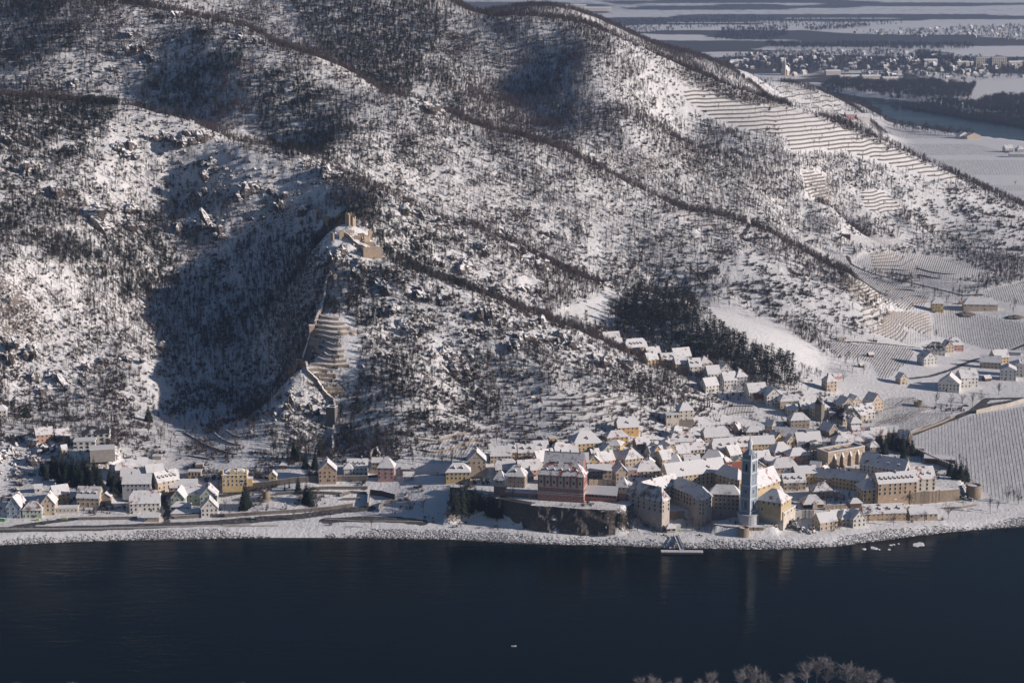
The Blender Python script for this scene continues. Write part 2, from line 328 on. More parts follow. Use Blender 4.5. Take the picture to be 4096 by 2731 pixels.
# cover of the ground
wild = hill * (0.74 + 0.5 * (fbm(GX, GY, 70, 3, 41) - 0.5)) * (1 - meadow) * (1 - 0.75 * vine) * (1 - 0.25 * scrub) * (1 - 0.8 * terraced) + 0.05
wild = np.maximum(wild, (1 - hill) * 0.16 * (1 - vine))
wild = np.maximum(wild, (1 - vine) * (1 - meadow) * 0.40 * (GY < 1620) * (dsh > 12) * (GX < 330))
PXF, PYF = pix(GX, GY, Z)
ROADS = [  # (centre line in the photograph, half width in metres)
    ([(-300,2118),(0,2106),(400,2096),(800,2082),(1000,2072),(1200,2060),(1310,2048),(1380,2040),(1480,2036)], 4.6, 7.0),
    ([(1300,2072),(1450,2068),(1600,2073),(1690,2080)], 4.2, 7.0),
    ([(60,2090),(180,2075),(300,2062)], 3.0, 8.0), ([(660,2060),(668,2010),(640,1960),(620,1930)], 2.2, 12.0),
    ([(870,1935),(1100,1922),(1400,1912),(1700,1912),(1980,1932)], 2.2, 18.5),
    ([(3610,1748),(3700,1715),(3800,1680),(3880,1652),(3960,1625),(4130,1600)], 3.2, 11.0),
    ([(3640,1524),(3720,1510),(3800,1480),(3900,1420),(4000,1385),(4130,1345)], 2.2, 15.0),
    ([(3880,1650),(3950,1600),(4130,1595)], 3.2, 12.0), ([(3430,1360),(3200,1320)], 1.2, 30.0), ([(3388,1025),(3405,1058),(3480,1092),(3600,1122),(3720,1150),(3850,1182),(3930,1180)], 1.7, None), ([(3300,1362),(3420,1368),(3560,1378),(3680,1392)], 1.3, None), ([(3010,885),(2990,920),(2960,945),(2985,965),(3080,950)], 2.0, None)]
road = np.zeros(GX.shape)
for line, hw, lv in ROADS:
    pts = [atz(a, b, lv)[:2] if lv else hit(a, b)[:2] for a, b in line]
    for (x0, y0), (x1, y1) in zip(pts[:-1], pts[1:]):
        bx = (GX > min(x0, x1) - 12) & (GX < max(x0, x1) + 12) & (GY > min(y0, y1) - 12) & (GY < max(y0, y1) + 12)
        if not bx.any(): continue
        gx, gy = GX[bx], GY[bx]; dx, dy = x1 - x0, y1 - y0
        t = np.clip(((gx - x0) * dx + (gy - y0) * dy) / (dx * dx + dy * dy + 1e-9), 0, 1)
        road[bx] = np.maximum(road[bx], sstep(hw + 1.4, hw - 1.0, np.hypot(gx - x0 - t * dx, gy - y0 - t * dy)))
plain = sstep(2550, 3000, GY) * sstep(30, 15, np.where(GY > 8000, 10, Z))
wood = plain * sstep(0.50, 0.60, fbm(GX * 0.35, GY, 420, 3, 77)) * sstep(3300, 4200, GY) * 0.9
wood = np.maximum(wood, sstep(7600, 9500, GY) * (0.26 + 0.22 * fbm(GX * 0.3, GY, 900, 3, 177)))  # far woods kept sparse, so paler ground stands in for thicker haze
TERRAIN = grid_object('ground', GX, GY, Z, terrain_material(), (('wild', np.clip(wild, 0, 1)), ('road', road), ('wood', wood)))

# ------------------------------------------------------------------ river
def water_material():
    m, nt, b = mat('river_water'); L = nt.links
    b.inputs['Base Color'].default_value = (0.001, 0.005, 0.007, 1); b.inputs['Roughness'].default_value = 0.10
    b.inputs['IOR'].default_value = 1.33; b.inputs['Specular IOR Level'].default_value = 0.09
    geo = nd(nt, 'ShaderNodeNewGeometry'); mp = nd(nt, 'ShaderNodeMapping'); mp.inputs['Scale'].default_value = (0.35, 1.0, 1); L.new(geo.outputs['Position'], mp.inputs[0])
    a = noise(nt, 0.16, 4, 0.65, mp.outputs[0]); c = noise(nt, 0.018, 3, 0.6, mp.outputs[0])
    L.new(math_n(nt, 'ADD', 0.04, math_n(nt, 'MULTIPLY', ramp(nt, noise(nt, 0.011, 4, 0.65, mp.outputs[0]), 0.35, 0.7), 0.22)), b.inputs['Roughness'])
    bp = nd(nt, 'ShaderNodeBump'); bp.inputs['Distance'].default_value = 0.5
    L.new(ramp(nt, c, 0.2, 0.8), bp.inputs['Strength']); L.new(a, bp.inputs['Height']); L.new(bp.outputs[0], b.inputs['Normal'])
    return m
WATER = water_material()
wx = np.array([-32000, -3000, -800, 0, 800, 1700.0]); wy = np.array([700.0, 900, 1100, 1300, 1420])
o = grid_object('river', *np.meshgrid(wx, wy), np.zeros((5, 6)), WATER)
wx = np.array([300.0, 900, 1600, 2400]); wy = np.array([2300.0, 3500, 5000, 6500])
o = grid_object('river', *np.meshgrid(wx, wy), np.full((4, 4), 4.0), WATER)
# near bank below the frame
bx_, by_ = np.meshgrid(np.linspace(-900, 900, 60), np.linspace(-600, 985, 60))
nearedge = 968 + 9 * np.sin(bx_ * 0.02) + 6 * np.sin(bx_ * 0.051)
bz = np.clip((nearedge - by_) * 0.25, -3, 4) + 0.8 * fbm(bx_, by_, 40, 2, 8)
NEARBANK = grid_object('near_bank', bx_, by_, bz - 0.4, TERRAIN.data.materials[0], (('wild', np.full(bx_.shape, 0.4)), ('road', 0 * bx_), ('wood', 0 * bx_)))

# ------------------------------------------------------------------ air
hz = bpy.data.meshes.new('haze'); bm = bmesh.new(); bmesh.ops.create_cube(bm, size=1.0); bm.to_mesh(hz); bm.free()
HAZE = bpy.data.objects.new('haze', hz); COL.objects.link(HAZE); HAZE['kind'] = 'stuff'
HAZE.scale = (90000, 80000, 450); HAZE.location = (0, 35000, 203)
print('extent', XS[0], XS[-1], YS[-1], Z.min(), Z.max())
HAZE['label'] = 'pale winter haze over river, hills and plain'; HAZE['category'] = 'haze'
hm = bpy.data.materials.new('haze'); hm.use_nodes = True; hm.node_tree.nodes.clear()
pv = hm.node_tree.nodes.new('ShaderNodeVolumePrincipled'); ho = hm.node_tree.nodes.new('ShaderNodeOutputMaterial')
pv.inputs['Color'].default_value = (0.48, 0.65, 1.0, 1); pv.inputs['Density'].default_value = 5.2e-5; pv.inputs['Anisotropy'].default_value = 0.3
hm.node_tree.links.new(pv.outputs[0], ho.inputs['Volume']); hz.materials.append(hm)
# ------------------------------------------------------------------ mesh helpers
KEEP_OUT = []       # (x, y, radius) of the buildings
def simple(name, col, rough=0.9, var=None):
    m, nt, b = mat(name); b.inputs['Base Color'].default_value = (*col, 1); b.inputs['Roughness'].default_value = rough
    if var:
        geo = nd(nt, 'ShaderNodeNewGeometry'); oi = nd(nt, 'ShaderNodeObjectInfo')
        c = mixc(nt, oi.outputs['Random'], col, var); nt.links.new(c, b.inputs['Base Color'])
    return m
class MB:
    def __init__(s): s.v = []; s.f = []; s.m = []
    def tube(s, a, b, ra, rb, n=3, mi=0):
        a = np.array(a, float); b = np.array(b, float); d = b - a; d /= np.linalg.norm(d) + 1e-9
        p = np.cross(d, (0.3, 0.1, 1) if abs(d[2]) < 0.9 else (1, 0.2, 0)); p /= np.linalg.norm(p); q = np.cross(d, p)
        k = len(s.v)
        for r, c in ((ra, a), (rb, b)):
            for i in range(n):
                t = 2 * pi * i / n; s.v.append(tuple(c + r * (cos(t) * p + sin(t) * q)))
        for i in range(n):
            j = (i + 1) % n; s.f.append((k + i, k + j, k + n + j, k + n + i)); s.m.append(mi)
    def tri(s, a, b, c, mi=0):
        k = len(s.v); s.v += [tuple(a), tuple(b), tuple(c)]; s.f.append((k, k + 1, k + 2)); s.m.append(mi)
    def quad(s, a, b, c, d, mi=0):
        k = len(s.v); s.v += [tuple(a), tuple(b), tuple(c), tuple(d)]; s.f.append((k, k + 1, k + 2, k + 3)); s.m.append(mi)
    def box(s, x0, x1, y0, y1, z0, z1, mi=0, bottom=False):
        k = len(s.v); s.v += [(x0,y0,z0),(x1,y0,z0),(x1,y1,z0),(x0,y1,z0),(x0,y0,z1),(x1,y0,z1),(x1,y1,z1),(x0,y1,z1)]
        fs = [(0,1,5,4),(1,2,6,5),(2,3,7,6),(3,0,4,7),(4,5,6,7)] + ([(3,2,1,0)] if bottom else [])
        for f in fs: s.f.append(tuple(k + i for i in f)); s.m.append(mi)
    def mesh(s, name, mats, smooth=False):
        me = bpy.data.meshes.new(name); me.from_pydata([tuple(float(c) for c in v) for v in s.v], [], s.f)
        for m in mats: me.materials.append(m)
        if len(mats) > 1: me.polygons.foreach_set('material_index', s.m)
        if smooth: me.polygons.foreach_set('use_smooth', [True] * len(s.f))
        me.update(); return me
def newobj(name, me, parent=None, loc=None, rz=None, scale=None):
    o = bpy.data.objects.new(name, me); COL.objects.link(o)
    if parent is not None: o.parent = parent
    if loc is not None: o.location = loc
    if rz is not None: o.rotation_euler = (0, 0, rz)
    if scale is not None: o.scale = scale if hasattr(scale, '__len__') else (scale,) * 3
    return o
def tag(o, label, cat, group=None, kind=None):
    o['label'] = label; o['category'] = cat
    if group: o['group'] = group
    o['kind'] = kind or 'thing'
    return o

# ------------------------------------------------------------------ building materials
_PL = {}
def plaster(col, name='plaster'):
    k = (name, tuple(col))
    if k in _PL: return _PL[k]
    m, nt, b = mat(name); geo = nd(nt, 'ShaderNodeNewGeometry'); pos = geo.outputs['Position']
    dk = tuple(c * 0.72 for c in col); lt = tuple(min(1, c * 1.08) for c in col)
    c = mixc(nt, ramp(nt, noise(nt, 0.35, 5, 0.7, pos), 0.30, 0.72), dk, lt)
    nt.links.new(c, b.inputs['Base Color']); _PL[k] = m; return m
def stone(name, a, b2, scale=1.2):
    m, nt, b = mat(name); geo = nd(nt, 'ShaderNodeNewGeometry'); pos = geo.outputs['Position']
    br = noise(nt, scale, 5, 0.75, pos); c = mixc(nt, ramp(nt, br, 0.3, 0.7), a, b2)
    nt.links.new(c, b.inputs['Base Color'])
    bp = nd(nt, 'ShaderNodeBump'); bp.inputs['Distance'].default_value = 0.4; nt.links.new(br, bp.inputs['Height']); nt.links.new(bp.outputs[0], b.inputs['Normal'])
    return m
def rooftop(name, tile_a, tile_b, cover, patch=0.35):
    """tiles under snow; cover: how much of them the snow hides"""
    m, nt, b = mat(name); L = nt.links; geo = nd(nt, 'ShaderNodeNewGeometry'); pos = geo.outputs['Position']; tc = nd(nt, 'ShaderNodeTexCoord')
    sep = nd(nt, 'ShaderNodeSeparateXYZ'); L.new(tc.outputs['Object'], sep.inputs[0])
    rows = nd(nt, 'ShaderNodeMath', operation='SINE'); L.new(math_n(nt, 'MULTIPLY', sep.outputs[2], 17.0), rows.inputs[0])
    tile = mixc(nt, noise(nt, 1.4, 3, 0.6, pos), tile_a, tile_b)
    n = math_n(nt, 'ADD', noise(nt, 0.22, 4, 0.65, pos), math_n(nt, 'ADD', math_n(nt, 'MULTIPLY', noise(nt, 2.2, 3, 0.7, pos), 0.35), math_n(nt, 'MULTIPLY', rows.outputs[0], 0.02)))
    mr = nd(nt, 'ShaderNodeMapRange'); L.new(n, mr.inputs[0]); mr.inputs[1].default_value = 1.02 - cover * 0.75; mr.inputs[2].default_value = 1.02 - cover * 0.75 + patch * 0.22
    sn = mixc(nt, ramp(nt, noise(nt, 0.8, 3, 0.6, pos), 0.35, 0.8), (0.78, 0.77, 0.78), (0.66, 0.65, 0.66))
    L.new(mixc(nt, mr.outputs[0], tile, sn), b.inputs['Base Color'])
    bp = nd(nt, 'ShaderNodeBump'); bp.inputs['Distance'].default_value = 0.12; bp.inputs['Strength'].default_value = 0.5; L.new(math_n(nt, 'ADD', n, math_n(nt, 'MULTIPLY', rows.outputs[0], 0.15)), bp.inputs['Height']); L.new(bp.outputs[0], b.inputs['Normal'])
    return m
TR, TD = (0.23, 0.075, 0.055), (0.33, 0.13, 0.095)
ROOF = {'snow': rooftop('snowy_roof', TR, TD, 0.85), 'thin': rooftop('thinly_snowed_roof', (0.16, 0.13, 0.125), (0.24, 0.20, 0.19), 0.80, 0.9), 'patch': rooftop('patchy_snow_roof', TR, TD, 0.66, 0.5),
        'snowb': rooftop('half_melted_roof', TR, TD, 0.66, 0.35), 'pal': rooftop('palace_roof', TR, TD, 0.56, 0.4), 'red': rooftop('red_tile_roof', TR, TD, 0.30, 0.4), 'brown': rooftop('brown_tile_roof', (0.13, 0.075, 0.065), (0.22, 0.14, 0.12), 0.62, 0.9), 'dark': rooftop('dark_slate_roof', (0.028, 0.03, 0.036), (0.05, 0.05, 0.058), 0.42, 0.5)}
M_GLASS, _nt, _b = mat('window_glass'); _b.inputs['Base Color'].default_value = (0.016, 0.018, 0.024, 1); _b.inputs['Roughness'].default_value = 0.12; _b.inputs['Specular IOR Level'].default_value = 0.5
M_TRIM = plaster((0.62, 0.58, 0.52), 'window_trim'); M_TRIMW = plaster((0.72, 0.72, 0.72), 'white_trim')
M_CHIM = plaster((0.34, 0.27, 0.23), 'chimney_brick'); M_SNOWCAP = simple('snow_cap', (0.80, 0.79, 0.80))
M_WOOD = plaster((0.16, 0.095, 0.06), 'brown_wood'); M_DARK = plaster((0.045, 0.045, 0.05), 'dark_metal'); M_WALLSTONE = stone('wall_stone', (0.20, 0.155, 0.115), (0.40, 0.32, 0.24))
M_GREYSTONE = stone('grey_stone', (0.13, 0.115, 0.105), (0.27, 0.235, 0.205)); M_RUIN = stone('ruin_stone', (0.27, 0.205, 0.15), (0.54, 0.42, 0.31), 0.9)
WC = dict(cream=(0.62, 0.51, 0.39), yellow=(0.66, 0.50, 0.27), orange=(0.68, 0.42, 0.17), white=(0.74, 0.71, 0.67), beige=(0.52, 0.43, 0.34), pink=(0.55, 0.32, 0.30), blue=(0.42, 0.50, 0.60), green=(0.50, 0.56, 0.47),
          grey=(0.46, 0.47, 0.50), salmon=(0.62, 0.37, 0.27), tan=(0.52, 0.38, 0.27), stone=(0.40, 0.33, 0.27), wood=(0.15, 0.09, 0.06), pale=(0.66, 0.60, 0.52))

def window_mesh(w, h, trim, name='window', arch=False):
    m = MB(); m.box(-w/2 - .16, w/2 + .16, -.07, .03, -h/2 - .16, h/2 + .16, 0); m.box(-w/2, -.04, -.10, .02, -h/2, h/2, 1); m.box(.04, w/2, -.10, .02, -h/2, h/2, 1)
    m.box(-w/2 - .2, w/2 + .2, -.16, .02, -h/2 - .26, -h/2 - .16, 0)
    if arch:
        k = len(m.v); n = 7; m.v += [(w/2 * cos(pi * i / n), -.10, h/2 + w/2 * sin(pi * i / n)) for i in range(n + 1)]; m.f.append(tuple(range(k, k + n + 1))); m.m.append(1)
    return m.mesh(name, [trim, M_GLASS])
WIN = {'n': window_mesh(0.95, 1.45, M_TRIM), 'w': window_mesh(0.95, 1.45, M_TRIMW), 's': window_mesh(0.75, 0.9, M_TRIM), 'b': window_mesh(1.15, 2.0, M_TRIM), 'a': window_mesh(1.1, 1.9, M_TRIM, arch=True), 'p': window_mesh(2.2, 1.4, M_TRIMW)}
def dormer_mesh(shed, wallm):
    m = MB(); w, h, dp = 0.75, 1.35, 2.6
    m.box(-w, w, 0, dp, -1.2, h, 0); m.box(-w + .2, w - .2, -.05, .02, .15, h - .1, 2)
    if shed:
        k = len(m.v); m.v += [(-w - .25, -.35, h), (w + .25, -.35, h), (w + .25, dp + .5, h + .85), (-w - .25, dp + .5, h + .85), (-w - .25, -.35, h + .3), (w + .25, -.35, h + .3), (w + .25, dp + .5, h + 1.15), (-w - .25, dp + .5, h + 1.15)]
        for f in ((4,5,6,7),(0,1,5,4),(1,2,6,5),(3,0,4,7)): m.f.append(tuple(k + i for i in f)); m.m.append(1)
    else:
        k = len(m.v); m.v += [(-w - .3, -.3, h - .1), (0, -.3, h + .8), (w + .3, -.3, h - .1), (-w - .3, dp, h - .1), (0, dp, h + .8), (w + .3, dp, h - .1)]
        for f, mi in (((0,1,4,3),1),((1,2,5,4),1),((0,2,1),0)): m.f.append(tuple(k + i for i in f)); m.m.append(mi)
    return m.mesh('dormer', [wallm, M_SNOWCAP, M_GLASS])
_DM = {}
def chimney_mesh(h):
    m = MB(); m.box(-.42, .42, -.42, .42, -1.5, h, 0); m.box(-.52, .52, -.52, .52, h, h + .22, 0); m.box(-.46, .46, -.46, .46, h + .22, h + .42, 1); return m.mesh('chimney', [M_CHIM, M_SNOWCAP])
CHIM = [chimney_mesh(1.2), chimney_mesh(1.8)]

def roof_polys(kind, W, D, He, Hr, ov=0.55, og=0.4):
    s = Hr / (D / 2); hd = D / 2 + ov; ze = He - ov * s; zr = He + Hr
    if kind == 'g':
        hw = W / 2 + og; return [[(-hw,-hd,ze),(hw,-hd,ze),(hw,0,zr),(-hw,0,zr)], [(hw,hd,ze),(-hw,hd,ze),(-hw,0,zr),(hw,0,zr)]]
    if kind == 'h':
        hw = W / 2 + ov; rl = max(W / 2 - D / 2 * 0.85, 0.25)
        return [[(-hw,-hd,ze),(hw,-hd,ze),(rl,0,zr),(-rl,0,zr)], [(hw,hd,ze),(-hw,hd,ze),(-rl,0,zr),(rl,0,zr)], [(hw,-hd,ze),(hw,hd,ze),(rl,0,zr)], [(-hw,hd,ze),(-hw,-hd,ze),(-rl,0,zr)]]
    if kind == 'hh':
        hw = W / 2 + og; c = 0.55; zc = ze + (zr - ze) * c; yc = hd * (1 - c); rl = hw - yc * 0.8
        return [[(-hw,-hd,ze),(hw,-hd,ze),(hw,-yc,zc),(rl,0,zr),(-rl,0,zr),(-hw,-yc,zc)], [(hw,hd,ze),(-hw,hd,ze),(-hw,yc,zc),(-rl,0,zr),(rl,0,zr),(hw,yc,zc)], [(hw,-yc,zc),(hw,yc,zc),(rl,0,zr)], [(-hw,yc,zc),(-hw,-yc,zc),(-rl,0,zr)]]
    if kind == 'm':
        hw = W / 2 + ov; a = 1.6; z1 = He + Hr * 0.62; iw, idp = W / 2 - a, D / 2 - a; rl = max(iw - idp * .8, .3)
        lo = [[(-hw,-hd,He),(hw,-hd,He),(iw,-idp,z1),(-iw,-idp,z1)], [(hw,-hd,He),(hw,hd,He),(iw,idp,z1),(iw,-idp,z1)], [(hw,hd,He),(-hw,hd,He),(-iw,idp,z1),(iw,idp,z1)], [(-hw,hd,He),(-hw,-hd,He),(-iw,-idp,z1),(-iw,idp,z1)]]
        return lo + [[(-iw,-idp,z1),(iw,-idp,z1),(rl,0,zr),(-rl,0,zr)], [(iw,idp,z1),(-iw,idp,z1),(-rl,0,zr),(rl,0,zr)], [(iw,-idp,z1),(iw,idp,z1),(rl,0,zr)], [(-iw,idp,z1),(-iw,-idp,z1),(-rl,0,zr)]]
    hw = W / 2 + .3; hd = D / 2 + .3; return [[(-hw,-hd,He+.1),(hw,-hd,He+.1),(hw,hd,He+.1),(-hw,hd,He+.1)]]
def slabs(polys, up=0.22, dn=0.16):
    m = MB()
    for p in polys:
        n = len(p); k = len(m.v); m.v += [(x, y, z + up) for x, y, z in p] + [(x, y, z - dn) for x, y, z in p]
        m.f.append(tuple(range(k, k + n))); m.m.append(0); m.f.append(tuple(range(k + 2 * n - 1, k + n - 1, -1))); m.m.append(0)
        for i in range(n): j = (i + 1) % n; m.f.append((k + i, k + n + i, k + n + j, k + j)); m.m.append(0)
    return m
def wall_body(kind, W, D, He, Hr, below=5.0):
    m = MB(); hw, hd = W / 2, D / 2; m.box(-hw, hw, -hd, hd, -below, He)
    if kind in ('g', 'hh'):
        c = 1.0 if kind == 'g' else 0.5
        for sgn in (-1, 1):
            x = sgn * hw; k = len(m.v)
            if kind == 'g': m.v += [(x, -hd, He), (x, hd, He), (x, 0, He + Hr - .1)]; m.f.append((k, k+1, k+2) if sgn > 0 else (k+2, k+1, k)); m.m.append(0)
            else: m.v += [(x, -hd, He), (x, hd, He), (x, hd*(1-c), He + Hr*c), (x, -hd*(1-c), He + Hr*c)]; m.f.append((k, k+1, k+2, k+3) if sgn > 0 else (k+3, k+2, k+1, k)); m.m.append(0)
    return m
def rot_poly(polys): return [[(y, -x, z) for x, y, z in p] for p in polys]
CROPS = {1: (0, 1600, 2.352), 2: (900, 1600, 2.352), 3: (1800, 1600, 2.352), 4: (2500, 1550, 2.4125), 5: (3200, 1550, 2.412), 6: (2300, 1200, 2.352), 7: (3300, 1000, 2.613), 0: (0, 0, 1.0), 8: (2600, 0, 1.568)}
def cpx(c, x, y):
    a, b, s = CROPS[c]; return a + x / s, b + y / s
def empty(name, loc, rz=0.0):
    o = bpy.data.objects.new(name, None); COL.objects.link(o); o.location = loc; o.rotation_euler = (0, 0, rz); o.empty_display_size = 2; return o
def add_windows(root, rows, wmesh, faces, W, D, zs, rot, spacing=2.9, margin=1.3, jitter=0.0, rg=None):
    """windows on the walls that look towards the river side"""
    for face in faces:
        Lf = W if face in 'fb' else D; n = max(1, int((Lf - 2 * margin) / spacing) + 1)
        for z in zs:
            for i in range(n):
                if rg and rg.random() < 0.08: continue
                t = 0 if n == 1 else -Lf / 2 + margin + (Lf - 2 * margin) * i / (n - 1)
                if face == 'f': loc, rz = (t, -D / 2, z), 0
                elif face == 'r': loc, rz = (W / 2, t, z), pi / 2
                elif face == 'l': loc, rz = (-W / 2, t, z), -pi / 2
                newobj('window', wmesh, root, loc, rz)
def visible_faces(rot, x, y):
    r = radians(rot); vx, vy = -x, -y; L = hypot(vx, vy); vx /= L; vy /= L; out = ''
    for f, (nx, ny) in (('f', (sin(r), -cos(r))), ('r', (cos(r), sin(r))), ('l', (-cos(r), -sin(r)))):
        if nx * vx + ny * vy > 0.10: out += f
    return out
NH = [0]
def H(crop, cx, cy, W, D, He, Hr, rot, kind, wall, roof, label, name='house', cat='house', dorm=0, chim=1, ridge='x', win='n', st=None, group='houses of the riverside town', wins=True, shed=True, spacing=2.9, zbase=None, gw=True):
    k_ = 1.10 if crop in (3, 4) and zbase is None else 1.05 if zbase is None else 1.0
    W *= k_; D *= k_; px, py = cpx(crop, cx, cy); NH[0] += 1; rg = random.Random(NH[0] * 31 + 5)
    if zbase is None: x, y, z = hit(px, py, He)
    else: x, y, z = atz(px, py, zbase + He); z = zbase
    root = empty(name, (x, y, z), radians(rot)); tag(root, label, cat, group)
    if roof == 'snow' and kind != 'f' and rg.random() < .34: roof = 'snowb'
    KEEP_OUT.append((x, y, 0.5 * hypot(W, D) + 1.5))
    wm = wall if not isinstance(wall, str) else (M_WALLSTONE if wall == 'rubble' else plaster(WC[wall]))
    a, b = (W, D) if ridge == 'x' else (D, W)
    body = wall_body(kind, a, b, He, Hr); polys = roof_polys(kind, a, b, He, Hr)
    if ridge == 'y': body.v = [(yy, -xx, zz) for xx, yy, zz in body.v]; polys = rot_poly(polys)
    newobj('wall', body.mesh('wall', [wm]), root)
    rf = newobj('roof', slabs(polys, 0.22 if kind != 'f' else 0.3).mesh('roof', [ROOF[roof] if isinstance(roof, str) else roof]), root)
    faces = visible_faces(rot, x, y)
    if wins:
        n = st or max(1, int(round((He - 0.4) / 3.0))); zs = [He - 1.65 - 2.95 * k for k in range(n)]
        add_windows(root, n, WIN[win], faces, W, D, [q for q in zs if q > 0.3], rot, spacing, rg=rg)
        if kind in ('g', 'hh') and Hr > 3.6 and gw:
            gz = He + Hr * 0.3
            if ridge == 'x':
                if 'r' in faces: newobj('window', WIN['s'], root, (W / 2, 0, gz), pi / 2)
                if 'l' in faces: newobj('window', WIN['s'], root, (-W / 2, 0, gz), -pi / 2)
            else:
                for t in (-1, 1): newobj('window', WIN['s'], root, (t * 1.1, -D / 2, gz), 0)
        if 'f' in faces and He > 4 and rg.random() < .6:
            newobj('door', DOOR, root, (rg.uniform(-W * .3, W * .3), -D / 2, 1.05))
    s = Hr / (b / 2)
    if dorm:
        key = (id(wm), shed)
        if key not in _DM: _DM[key] = dormer_mesh(shed, wm)
        for i in range(dorm):
            t = (i + 0.5) / dorm - 0.5
            if ridge == 'x': yy = -D / 2 * 0.72; newobj('dormer', _DM[key], rf, (t * W * (0.9 if kind == 'g' else 0.66), yy, He + s * (D / 2 * 0.28) + .1))
            else: newobj('dormer', _DM[key], rf, (W / 2 * 0.72, t * D * .85, He + s * (W / 2 * .28) + .1), pi / 2)
    for i in range(chim):
        t = rg.uniform(-.3, .3); q = rg.uniform(-.12, .12)
        lx, ly = (t * W, q * D) if ridge == 'x' else (q * W, t * D)
        if kind == 'f': zc = He
        else: zc = He + Hr - abs(q) * b * s - .15
        newobj('chimney', CHIM[rg.randrange(2)], rf, (lx, ly, zc))
    return root
_d = MB(); _d.box(-.75, .75, -.06, .02, -1.05, 1.15, 0); _d.box(-.55, .55, -.12, .02, -1.05, 1.0, 1); DOOR = _d.mesh('door', [M_TRIM, M_WOOD])
# ------------------------------------------------------------------ houses, west end along the river road
H(1,155,975, 9.5,13,8,7, -4,'g','blue','patch','pale blue gable house beside the river road',ridge='y',chim=2,win='w')
H(1,313,1010, 12.5,10,6,4.6, 3,'h','green','brown','pale green hipped house with brown roof next to the blue gable house',spacing=2.6,win='w')
H(1,463,950, 9,12,8,6, 4,'g','cream','thin','cream gable house with dark loggia, right of the green hipped house',ridge='y')
H(1,560,862, 11,10,7,5, 28,'g','yellow','thin','yellow gable house set back behind the cream loggia house',gw=True)
H(1,630,1006, 15,6,3.6,.3, 4,'f','pale','snow','long low flat-roofed garage range beside the river road',name='garage',cat='garage',chim=0,spacing=2.4,win='s')
H(1,848,895, 15.5,10,7,6.5, -6,'g','cream','patch','cream house with red roof and three tall dormers above the garden wall',dorm=3,chim=2,shed=True)
H(1,998,898, 7,6,4,2.6, 0,'g','stone','snow','open garden shed with snowy gable beside the dormer house',name='shed',cat='shed',chim=0,ridge='y',wins=False)
H(1,1297,778, 19,13,7,5, 2,'g','grey','thin','grey house with solar panels on a broad snowy roof',chim=1,spacing=2.6)
H(1,1368,940, 20,13,6.5,7, 6,'hh','white','snow','big white house with a front cross gable above the riverside garden')
H(1,1435,1088, 9.5,6,3.4,1.6, 0,'g','beige','snow','small beige lodge on the garden wall beside the river road',name='lodge',cat='lodge',chim=0,st=1,spacing=4)
H(1,1290,603, 15,10,4.5,4.5, 14,'g','cream','thin','grey-roofed house highest in the lane below the concrete terrace')
H(1,1165,655, 12,9,4,5, 18,'hh','cream','patch','low house with snow-patched red roof behind the solar roof house')
H(1,1258,693, 17,10,4.5,4.2, 5,'g','pale','snow','wide snow-roofed house directly behind the solar roof house')
H(1,1450,655, 12,9,6.5,4.4, 22,'g','cream','thin','cream house with gable towards the lane, uphill of the row-dormer house')
H(1,1552,752, 16,10,5.5,6, 38,'g','cream','thin','house with a row of little dormers and red gable end in the lane',dorm=5,chim=2)
H(1,1605,700, 10,8,4,3.5, 20,'g','pale','snow','small snow-roofed house tucked beside the row-dormer house')
H(1,1732,805, 18,10,5.5,4.4, 3,'g','salmon','thin','salmon house with long thinly snowed roof at the lane corner')
H(1,1690,893, 9,13,8,5.5, -3,'g','green','thin','narrow greenish house with gable to the river, left of the long green house',ridge='y')
H(1,1870,865, 19,10,7,4.2, 2,'g','green','snow','long pale green house with snowy roof facing the river')
H(1,1968,880, 11,13,6.5,6, 3,'g','green','thin','pale green cross wing with broad gable at the right end of the green house',ridge='y',chim=2)
H(1,1705,985, 12,7,5,2.4, 0,'h','pale','snow','glazed veranda pavilion with hipped snowy roof below the green house',name='pavilion',cat='pavilion',win='p',spacing=2.8,chim=0)
H(1,1710,1050, 13,7,2.6,2, 3,'h','beige','snow','lower terrace pavilion with hipped snowy roof beside the road',name='pavilion',cat='pavilion',chim=0,wins=False)
H(1,1972,995, 11,10,6.5,6.5, 8,'g','white','patch','small white house with red roof next to the garden wall',ridge='y',chim=1)
H(1,1835,1040, 6,5,2.6,1.6, 0,'g','grey','snow','little grey shed between veranda pavilion and white house',name='shed',cat='shed',chim=0,wins=False)
H(1,410,305, 12,9,7,4.2, 22,'g','salmon','snow','salmon brick house on the rocky knoll')
H(1,580,318, 10,8,4.2,4.2, 26,'g','wood','snow','dark timber cabin beside the modern villa',name='cabin',cat='cabin',chim=1,wins=False)
H(1,4,85, 9,9,8,4, 12,'h','white','snow','white hipped house at the edge of the knoll, cut by the frame')
H(1,10,1005, 9,8,6,3.5, 0,'g','blue','snow','pale blue house cut by the frame beside the road junction')
H(1,362,820, 5,4.4,3,2.4, 10,'g','white','snow','tiny white garden hut under the dark firs',name='hut',cat='hut',chim=0,st=1)
H(1,600,462, 4,4,3.4,3, 30,'g','yellow','patch','tiny yellow wayside chapel on the slope below the modern villa',name='chapel',cat='chapel',chim=0,st=1)
H(1,1480,520, 6,4,2.6,.4, 0,'f','stone','snow','flat-roofed hut at the foot of the shaded vineyard terraces',name='hut',cat='hut',chim=0,wins=False)
H(1,1880,600, 5,4,2.6,.4, 0,'f','beige','snow','small flat-roofed garden house left of the stepped-gable villa',name='hut',cat='hut',chim=0,wins=False)
H(1,1835,665, 9,6,4,.4, 0,'f','yellow','snow','yellow garden pavilion with flat snowy roof beside the stepped-gable villa',name='pavilion',cat='pavilion',chim=0,win='b',spacing=2)
